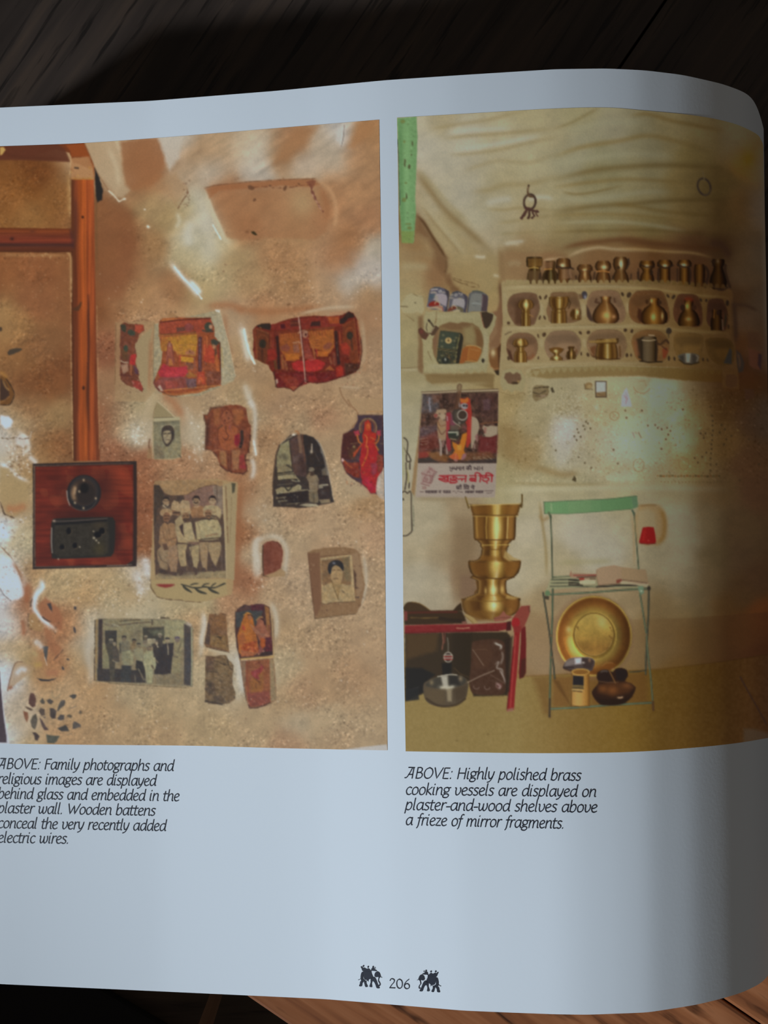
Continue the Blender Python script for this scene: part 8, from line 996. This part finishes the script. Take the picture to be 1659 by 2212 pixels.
    sb2 = s.part('steel_bowl', 'shiny steel bowl under the chair'); s.poly(X("340 1050 370 980 440 940 560 930 660 940 700 980 680 1060 640 1090 440 1080 360 1060"), (74,62,58), 1.8, .2, L=sb2, sm=2); s.poly(X("370 985 450 945 540 935 550 1010 440 1020 360 1040"), (124,112,106), 4, a=.8); s.poly(X("475 945 550 938 545 1000 480 1010"), (190,184,186), 4, a=.95); s.poly(X("560 940 690 970 660 1060 570 1050"), (58,44,40), 4, a=.8); s.blob(*X("570 992")[0], 3, 1.6, (200,190,180), .9); s.blob(*X("640 965")[0], 2.4, 4, (150,112,80), .8); s.line(X("370 980 440 940 560 930 660 940 700 978"), 1.6, (150,132,112), .7, sm=3); s.line(X("350 1045 460 1045"), 3, (46,36,34), .8); s.line(X("360 1060 440 1085"), 4, (60,42,34), .8)
    yt = s.part('yellow_tin', 'yellow cylindrical tin with a dark label'); s.lathe(1150+537/5.184, [(1240+1085/5.184, 98/5.184), (1240+1300/5.184, 105/5.184), (1240+1480/5.184, 106/5.184)], [(-1,(104,70,32)),(-.8,(192,146,80)),(-.3,(212,165,92)),(.2,(206,156,84)),(.7,(176,125,58)),(1,(116,74,32))], L=yt, bulge=0); s.ell(*X("540 1095")[0], 19.2, 6.6, (150,112,54), soft=1.8); s.ell(*X("540 1100")[0], 16, 5, (124,84,38), soft=2); s.ring(*X("540 1095")[0], 19, 6.6, 1.6, (182,142,72), .8); s.poly(X("455 1135 575 1145 575 1250 450 1245"), (40,36,36), 1.6); s.poly(X("450 1245 575 1250 572 1290 448 1285"), (110,92,54), 1.8, a=.9); s.line(X("450 1260 570 1268"), 1.4, (54,44,34), .7); s.line(X("450 1275 572 1284"), 1.8, (54,44,34), .8); s.line(X("448 1298 560 1306"), 3, (176,150,96), .8); s.line(X("455 1308 555 1318"), 2.4, (60,44,26), .8); s.line(X("430 1470 530 1485 640 1475"), 2, (92,62,28), .7)
    dpot = s.part('dark_pot', 'dark clay water pot with a bulging rim'); s.poly(X("665 1320 700 1270 740 1215 720 1160 730 1100 800 1070 860 1075 900 1100 930 1060 1000 1050 1060 1080 1070 1140 1040 1200 1100 1220 1150 1260 1155 1290 1120 1370 1040 1440 960 1465 800 1470 730 1440 680 1370"), (44,28,20), 1.8, .3, L=dpot, sm=2); s.poly(X("730 1240 900 1210 1060 1215 1140 1270 1080 1330 900 1370 740 1330"), (78,46,24), 8, a=.7); s.blob(*X("900 1300")[0], 10, 8, (128,76,36), .6); s.blob(*X("790 1285")[0], 8, 6, (120,72,34), .6); s.blob(*X("1060 1250")[0], 10, 6, (112,70,38), .6); s.poly(X("730 1110 860 1085 890 1160 860 1210 740 1190"), (40,28,24), 3, a=.85); s.poly(X("930 1070 1050 1070 1065 1150 1010 1200 940 1180"), (34,26,24), 3, a=.9); s.wash(X("760 1100 800 1085 850 1090"), 2, (92,84,78), .7); s.wash(X("950 1385 990 1385 1015 1375"), 2, (186,150,112), .85); s.line(X("860 1080 890 1140 930 1220"), 2.6, (120,84,44), .8, sm=3); s.line(X("740 1200 850 1215 960 1212"), 1.8, (104,76,54), .6); s.blob(*X("900 1062")[0], 3, 1.6, (150,112,84), .8); s.poly(X("690 1370 800 1400 1000 1400 1120 1370 1040 1445 900 1470 780 1465"), (36,24,18), 4, a=.8); s.poly(X("760 1060 790 1010 880 985 940 1010 900 1060 850 1070"), (112,66,26), 4, a=.6); s.line(X("780 1030 830 995 900 995"), 1.5, (150,110,62), .6)
    # ---- red cup in its niche
    s.poly(Wc("1190 225 1300 215 1420 220 1480 300 1500 420 1480 580 1400 660 1280 665 1180 640 1150 480 1150 340"), (132,106,68), 8, 2, a=.75); s.poly(Wc("1180 280 1290 250 1370 300 1390 460 1360 620 1200 640 1170 450"), (136,122,92), 9, a=.85); s.wash(Wc("1190 222 1300 214 1400 216"), 2.6, (112,82,46), .7); s.wash(Wc("1430 250 1480 380 1470 560 1400 650"), 6, (112,82,38), .7)
    rcp = s.part('red_cup', 'red cup upside down in a wall niche'); s.poly(Wc("1235 465 1300 455 1360 462 1375 540 1385 630 1360 645 1290 648 1210 640 1195 625 1215 540"), (124,24,22), 1.7, .3, L=rcp); s.wash(Wc("1260 480 1250 560 1240 620"), 3, (148,36,30), .6); s.blob(*Wc("1300 610")[0], 1.4, 1.4, (190,90,70), .8); s.line(Wc("1200 640 1290 652 1380 642"), 2, (70,18,16), .6)
    s.C = np.clip(s.C, 5, 252)
    return s
# ---------------------------------------------------------------- the book
paper = mat('paper', (.80, .80, .79), .55, .22)
nt = paper.node_tree; tn = nt.nodes.new('ShaderNodeTexNoise'); tn.inputs['Scale'].default_value = 900; tc = nt.nodes.new('ShaderNodeTexCoord'); nt.links.new(tc.outputs['Object'], tn.inputs['Vector'])
bu = nt.nodes.new('ShaderNodeBump'); bu.inputs['Strength'].default_value = .06; bu.inputs['Distance'].default_value = .0002; nt.links.new(tn.outputs['Fac'], bu.inputs['Height']); nt.links.new(bu.outputs[0], nt.nodes['Principled BSDF'].inputs['Normal'])
printed = mat('printing_ink', (.5, .5, .5), .48, .25)
nt = printed.node_tree; at = nt.nodes.new('ShaderNodeVertexColor'); at.layer_name = 'ink'; nt.links.new(at.outputs['Color'], nt.nodes['Principled BSDF'].inputs['Base Color'])
black = mat('black_ink', (.030, .031, .040), .5, .25)
book = thing('book', 'open picture book showing page 206 with two colour photographs, lying on the dark table', 'book', (0, 0, TZ))
def W(P):                                   # camera frame -> the book's own frame
    P = np.array(P, float).reshape(-1, 3); P[:, 2] += CAM_Z-TZ; return P
def sheet(xr, nrow, lift, ends=False):
    """rows of points on the page from its top edge to its bottom edge"""
    out = []
    for q in xr:
        t, b = np.interp(q, _xx, _ty), np.interp(q, _xx, _by); yy = np.linspace(t, b, nrow); x, y = from_rot(np.full(nrow, q), yy); out.append(page_at(x, y, lift))
    return np.array(out)
xr = np.concatenate([np.arange(-128, 1500, 4.0), np.arange(1500, 1661.1, 1.5)])
G = sheet(xr, 48, 0)
# past the crest the leaf curls down into the spine
last, prev = G[-1], G[-3]; tail = []
for k, (dx_, dz_) in enumerate(((.0006, -.0018), (.0011, -.0042), (.0014, -.0075), (.0015, -.012), (.0014, -.017))): q = last.copy(); q[:, 0] += dx_; q[:, 2] += dz_; tail.append(q)
G = np.concatenate([G, np.array(tail)]); nc, nr = G.shape[:2]
idx = np.arange(nc*nr).reshape(nc, nr); Qd = np.stack([idx[:-1, :-1], idx[:-1, 1:], idx[1:, 1:], idx[1:, :-1]], -1).reshape(-1, 4)
def smooth_shade(me): me.polygons.foreach_set('use_smooth', np.ones(len(me.polygons), bool)); me.update()
Vw = W(G); me = fast_mesh('page', Vw, Qd); smooth_shade(me); pg = link('page', me, book, paper)
# the block of pages below it and the cover
core = sheet(xr[::6], 2, -.0006); core = np.concatenate([core, [np.array(tail[-1][[0, -1]])-(.0008, 0, 0)]]); core[:, 0, 1] -= .0016; core[:, 1, 1] += .0016
top = W(core).reshape(-1, 2, 3); zb = .0045; V = []; F = []
for i, r in enumerate(top):
    for p in r: V.append(p)
    for p in r: V.append((p[0], p[1], zb))
for i in range(len(top)-1):
    a, b = i*4, (i+1)*4; F += [(a, a+1, b+1, b), (a+2, b+2, b+3, a+3), (a, b, b+2, a+2), (a+1, a+3, b+3, b+1)]
e = (len(top)-1)*4; F += [(0, 2, 3, 1), (e, e+1, e+3, e+2)]
edge = mat('page_edges', (.66, .63, .56), .8, .1); nt = edge.node_tree; wv = nt.nodes.new('ShaderNodeTexWave'); wv.bands_direction = 'Z'; wv.inputs['Scale'].default_value = 700; tc = nt.nodes.new('ShaderNodeTexCoord'); nt.links.new(tc.outputs['Object'], wv.inputs['Vector']); rp = nt.nodes.new('ShaderNodeValToRGB'); rp.color_ramp.elements[0].color = (.5, .47, .41, 1); rp.color_ramp.elements[1].color = (.7, .67, .6, 1); nt.links.new(wv.outputs['Fac'], rp.inputs[0]); nt.links.new(rp.outputs[0], nt.nodes['Principled BSDF'].inputs['Base Color'])
link('page_block', mesh_from('page_block', V, F), book, edge)
x0, x1 = top[:, :, 0].min(), top[:, :, 0].max(); y0, y1 = top[:, 0, 1].min(), top[:, 1, 1].max()
yy0 = max(top[:, 1, 1].min(), top[:, 1, 1].min()); link('cover', box_mesh('cover', x0+.002, top[:, 1, 1].max()-.004 if False else top[:, 1, 1].min()+.012, .0004, x1-.0005, top[:, 0, 1].max()-.012, zb-.0002, .001), book, mat('cover_board', (.10, .05, .03), .6, .3))

# ---- the printed photographs: one net of points each, split by what is depicted
WHITE = lin((188, 200, 214))
def build_print(s, name, note):
    P = page_at(s.X, s.Y, .00007); ny, nx = s.X.shape; V = W(P).astype(np.float32)
    C = np.clip(lin(s.C)/WHITE*.80, .002, .9); C4 = np.concatenate([C, np.ones((ny, nx, 1))], -1).reshape(-1, 4).astype(np.float32)
    vi = np.arange(ny*nx).reshape(ny, nx); Q_ = np.stack([vi[:-1, :-1], vi[1:, :-1], vi[1:, 1:], vi[:-1, 1:]], -1).reshape(-1, 4); fid = s.id[:-1, :-1].reshape(-1)
    def part(nm, sel, parent, label):
        q = Q_[sel]; used, inv = np.unique(q, return_inverse=True); me = fast_mesh(nm, V[used], inv.reshape(-1, 4))
        ca = me.color_attributes.new('ink', 'FLOAT_COLOR', 'POINT'); ca.data.foreach_set('color', C4[used].ravel()); o = link(nm, me, parent, printed)
        if label: o['label'] = label
        return o
    root = part(name, fid == 0, book, note)
    for i in range(1, len(s.names)):
        sel = fid == i
        if sel.sum() > 3: part(s.names[i], sel, root, s.notes[i])
    return root
def soften(s, k=1):
    """the slight blur of the printing screen"""
    for _ in range(k):
        c = s.C.copy(); c[1:-1] = .22*s.C[:-2]+.56*s.C[1:-1]+.22*s.C[2:]; d = c.copy(); d[:, 1:-1] = .22*c[:, :-2]+.56*c[:, 1:-1]+.22*c[:, 2:]; s.C = d
    s.C = s.C*(1+.02*fbm(s.X, s.Y, 2.4, 1, 991))[..., None]
for fn, note in ((paint_wall, 'left colour photograph of a plaster wall set with pictures'), (paint_kitchen, 'right colour photograph of a kitchen wall with brass vessels')):
    s = fn(); soften(s); build_print(s, 'printed_photograph', note)

# ---------------------------------------------------------------- lettering: a light slanted hand built from strokes
S = True
GL = {
 'a': (.80, [(S, (.64,.90),(.42,1.0),(.17,.80),(.08,.42),(.18,.06),(.38,.03),(.58,.32),(.66,.70)), (0, (.68,1.0),(.65,.25),(.68,.04),(.76,.03))]),
 'b': (.76, [(0, (.14,1.56),(.10,.05)), (S, (.10,.55),(.30,.95),(.54,.97),(.66,.62),(.56,.16),(.32,-.02),(.10,.12))]),
 'c': (.62, [(S, (.57,.90),(.38,1.0),(.16,.82),(.08,.45),(.20,.07),(.42,.0),(.58,.13))]),
 'd': (.80, [(S, (.64,.90),(.42,1.0),(.17,.80),(.08,.42),(.18,.06),(.38,.03),(.58,.32),(.66,.70)), (0, (.70,1.56),(.65,.25),(.68,.04),(.76,.03))]),
 'e': (.67, [(S, (.09,.48),(.36,.55),(.57,.74),(.50,.95),(.34,1.0),(.14,.80),(.08,.42),(.20,.07),(.40,.0),(.60,.12))]),
 'f': (.46, [(S, (.54,1.50),(.40,1.54),(.28,1.32),(.21,.60),(.14,-.10),(.04,-.36)), (0, (.04,.96),(.44,.98))]),
 'g': (.74, [(S, (.34,1.0),(.14,.90),(.09,.66),(.20,.42),(.38,.38),(.56,.52),(.58,.80),(.46,.98),(.34,1.0)), (S, (.22,.42),(.12,.28),(.24,.17),(.50,.12),(.62,-.06),(.50,-.30),(.24,-.36),(.05,-.24),(.06,-.04),(.24,.12)), (0, (.52,.94),(.74,.98))]),
 'h': (.78, [(0, (.15,1.56),(.10,0)), (S, (.11,.50),(.28,.88),(.48,1.0),(.62,.84),(.62,.40),(.63,.08),(.72,.02))]),
 'i': (.36, [(0, (.14,1.0),(.11,.16),(.14,.03),(.22,.02)), (0, (.19,1.36),(.20,1.42))]),
 'k': (.66, [(0, (.15,1.56),(.10,0)), (0, (.58,1.0),(.15,.52),(.60,0))]),
 'l': (.36, [(0, (.17,1.56),(.11,.16),(.14,.03),(.22,.02))]),
 'm': (1.16, [(0, (.14,1.0),(.10,0)), (S, (.11,.50),(.26,.88),(.42,1.0),(.54,.84),(.53,.40),(.52,0)), (S, (.54,.50),(.70,.88),(.86,1.0),(.99,.84),(.99,.40),(1.0,.08),(1.09,.02))]),
 'n': (.78, [(0, (.14,1.0),(.10,0)), (S, (.11,.50),(.28,.88),(.48,1.0),(.62,.84),(.62,.40),(.63,.08),(.72,.02))]),
 'o': (.74, [(S, (.38,1.0),(.17,.84),(.08,.48),(.16,.10),(.35,.0),(.57,.16),(.66,.52),(.58,.88),(.38,1.0))]),
 'p': (.76, [(0, (.16,1.02),(.06,-.42)), (S, (.12,.55),(.32,.95),(.54,.97),(.66,.62),(.56,.16),(.34,.0),(.12,.12))]),
 'r': (.52, [(0, (.15,1.0),(.10,0)), (S, (.11,.50),(.24,.86),(.40,1.0),(.52,.96))]),
 's': (.57, [(S, (.51,.92),(.34,1.0),(.15,.92),(.14,.70),(.34,.52),(.48,.32),(.42,.08),(.24,.0),(.06,.09))]),
 't': (.48, [(S, (.21,1.30),(.16,.60),(.15,.18),(.24,.01),(.42,.05)), (0, (.03,.97),(.46,.99))]),
 'u': (.78, [(S, (.13,1.0),(.10,.45),(.15,.08),(.34,.0),(.54,.28),(.64,.65)), (0, (.67,1.0),(.63,.25),(.66,.04),(.74,.03))]),
 'v': (.70, [(S, (.05,.97),(.14,.88),(.13,.42),(.22,.05),(.42,.08),(.60,.45),(.62,.80),(.55,.99))]),
 'w': (1.04, [(S, (.05,.97),(.14,.88),(.12,.38),(.22,.03),(.40,.14),(.52,.52),(.55,.92)), (S, (.54,.60),(.55,.20),(.67,.01),(.84,.18),(.94,.58),(.90,.98))]),
 'y': (.70, [(S, (.08,1.0),(.11,.45),(.22,.10),(.40,.16),(.57,.55),(.63,1.0)), (S, (.60,.75),(.48,.15),(.28,-.28),(.06,-.40))]),
 'z': (.60, [(0, (.08,.97),(.54,.97),(.06,.02),(.57,.02))]),
 'A': (1.02, [(0, (.22,1.43),(.82,1.41)), (0, (.76,1.41),(.73,0)), (S, (.62,1.40),(.38,.62),(.14,.10),(-.04,.06)), (0, (.30,.50),(.73,.50))]),
 'B': (.84, [(0, (.18,1.42),(.12,0)), (S, (.17,1.41),(.46,1.43),(.64,1.26),(.60,.94),(.38,.78),(.15,.77)), (S, (.15,.77),(.52,.76),(.72,.52),(.66,.16),(.40,.01),(.12,.01))]),
 'O': (1.08, [(S, (.56,1.43),(.24,1.20),(.09,.70),(.20,.18),(.48,.0),(.80,.20),(.97,.74),(.84,1.24),(.56,1.43))]),
 'V': (.92, [(0, (.06,1.42),(.38,.02),(.92,1.42))]), 'E': (.74, [(0, (.70,1.41),(.18,1.41),(.12,.01),(.64,.01)), (0, (.15,.76),(.58,.76))]),
 'F': (.70, [(0, (.70,1.41),(.18,1.41),(.12,0)), (0, (.15,.76),(.58,.76))]), 'H': (1.0, [(0, (.18,1.42),(.12,0)), (0, (.88,1.42),(.82,0)), (0, (.15,.76),(.85,.76))]),
 'W': (1.36, [(0, (.06,1.42),(.34,.02),(.72,1.20),(.86,.02),(1.36,1.42))]), ':': (.36, [(0, (.16,.02),(.17,.08)), (0, (.22,.90),(.23,.96))]), '.': (.34, [(0, (.12,.02),(.13,.08))]), '-': (.44, [(0, (.06,.46),(.40,.47))]), ' ': (.46, []),
 '2': (.86, [(S, (.12,1.10),(.22,1.32),(.44,1.38),(.66,1.22),(.62,.88),(.34,.48),(.08,.03)), (0, (.08,.02),(.76,.03))]),
 '0': (1.0, [(S, (.48,1.38),(.22,1.18),(.12,.70),(.22,.20),(.48,.0),(.76,.20),(.86,.70),(.76,1.18),(.48,1.38))]),
 '6': (.90, [(S, (.70,1.42),(.38,1.10),(.14,.62),(.16,.20),(.42,.0),(.72,.16),(.76,.52),(.56,.76),(.30,.70),(.15,.46))]),
}
def ribbon(P, w, V, F):
    P = np.asarray(P, float); d = np.gradient(P, axis=0); d /= np.linalg.norm(d, axis=1)[:, None]+1e-9
    P = P.copy(); P[0] -= d[0]*w*.42; P[-1] += d[-1]*w*.42; n = np.stack([-d[:, 1], d[:, 0]], -1)*w/2; b = len(V)
    for p, q in zip(P, n): V.append(p+q); V.append(p-q)
    for i in range(len(P)-1): F.append((b+2*i, b+2*i+1, b+2*i+3, b+2*i+2))
def sub(P, k=4):
    P = np.asarray(P, float); return np.concatenate([np.linspace(P[i], P[i+1], k, endpoint=False) for i in range(len(P)-1)]+[P[-1:]])
def write(lines, xh, w, slant, V, F):
    for txt, (ax, ay), (bx, by) in lines:
        adv = sum(GL[c][0] for c in txt)-.1; k = math.hypot(bx-ax, by-ay)/adv; ux, uy = (bx-ax)/math.hypot(bx-ax, by-ay), (by-ay)/math.hypot(bx-ax, by-ay); pen = 0.0
        for c in txt:
            for st in GL[c][1]:
                P = np.array(st[1:], float); P = smooth(P, False, 5) if st[0] else sub(P); X_ = (pen+P[:, 0])*k+P[:, 1]*xh*slant; Y_ = P[:, 1]*xh
                ribbon(np.stack([ax+X_*ux+Y_*uy*0+Y_*LEAN*0, ay+X_*uy-Y_], -1), w, V, F)
            pen += GL[c][0]
def ink_mesh(name, V, F, lift, m=black, label=None):
    V = np.array(V); me = mesh_from(name, W(page_at(V[:, 0], V[:, 1], lift)), F); o = link(name, me, book, m)
    if label: o['label'] = label
    return o
V, F = [], []
write([('ABOVE: Family photographs and', (-6, 1660.5), (372.5, 1665.5)), ('religious images are displayed', (-6, 1693), (334.5, 1697.5)), ('behind glass and embedded in the', (-6, 1725), (384.5, 1730.5)),
       ('plaster wall. Wooden battens', (-6, 1756), (332.5, 1762)), ('conceal the very recently added', (-6, 1788.5), (356, 1795)), ('electric wires.', (-6, 1820), (147, 1822.5))], 15.4, 2.05, .15, V, F)
ink_mesh('caption', V, F, .00008)
V, F = [], []
write([('ABOVE: Highly polished brass', (875, 1681), (1252, 1686.5)), ('cooking vessels are displayed on', (875, 1716.5), (1285, 1721.5)), ('plaster-and-wood shelves above', (874, 1749.5), (1287, 1755)), ('a frieze of mirror fragments.', (875, 1782), (1217, 1790))], 16.2, 2.15, .15, V, F)
ink_mesh('caption', V, F, .00008)
V, F = [], []
write([('206', (840.5, 2134), (884.5, 2136.5))], 14.4, 2.0, 0.0, V, F)
ink_mesh('page_number', V, F, .00008)
# ---- two elephants with riders
EL = crop(740, 2060, 6.381)
bodies = ["250 180 268 178 278 198 300 194 330 212 352 204 372 216 388 236 400 200 434 196 440 214 462 228 476 240 440 240 400 236 392 250 300 238 272 238 262 206", "283 238 392 250 398 268 414 308 420 332 404 346 372 352 352 368 330 364 300 352 286 300",
          "262 258 278 256 282 300 284 345 300 362 312 372 300 388 268 384 252 366 247 322 252 286", "246 380 288 384 272 412 266 450 226 448 236 420", "294 384 326 378 328 412 348 456 314 460 302 420", "388 338 438 322 468 372 488 432 513 476 470 476 456 440 440 402 416 380 402 418 408 462 374 458 370 442 386 396",
          "438 300 448 262 478 246 508 264 522 298 526 322 506 334 490 322 464 326 448 318"]
def silhouette(name, f):
    V, F = [], []
    def fill(P):
        P = smooth(np.asarray(P), True, 2); b = len(V); V.extend(P)
        for t in tessellate_polygon([[Vector((p[0], p[1], 0)) for p in P]]): F.append(tuple(b+i for i in t))
    for q in bodies: fill(f(EL(q)))
    for cx_, cy_, r in ((287, 172, 11), (352, 184, 11), (420, 184, 11)): t = np.linspace(0, 2*np.pi, 12)[:-1]; fill(f(EL(np.stack([cx_+r*np.cos(t), cy_+r*1.25*np.sin(t)], -1).ravel())))
    for q, w in (("504 322 496 352 494 376 508 398 517 424 512 440 500 436", 2.1), ("520 316 542 332", .9), ("252 344 232 358 216 362", 1.0), ("352 364 354 384", 1.0), ("270 376 300 388 330 374 356 372", .7), ("436 206 448 186 452 210", .7), ("250 180 262 205", .7)):
        ribbon(smooth(f(EL(q)), False, 4), w, V, F)
    for k in range(6): c_ = EL([282-k*.5, 268+k*17])[0]; fill(f(np.array([c_+(-.8, -.7), c_+(.8, -.7), c_+(.8, .7), c_+(-.8, .7)])))
    return ink_mesh(name, V, F, .00008)
silhouette('elephant_ornament', lambda P: np.asarray(P))
def mirror(P):
    P = (np.asarray(P)-(740, 2060))*6.381; return np.stack([1570-P[:, 0], P[:, 1]+40+.165*(500-P[:, 0])], -1)/6.381+(740, 2060)
silhouette('elephant_ornament', mirror)
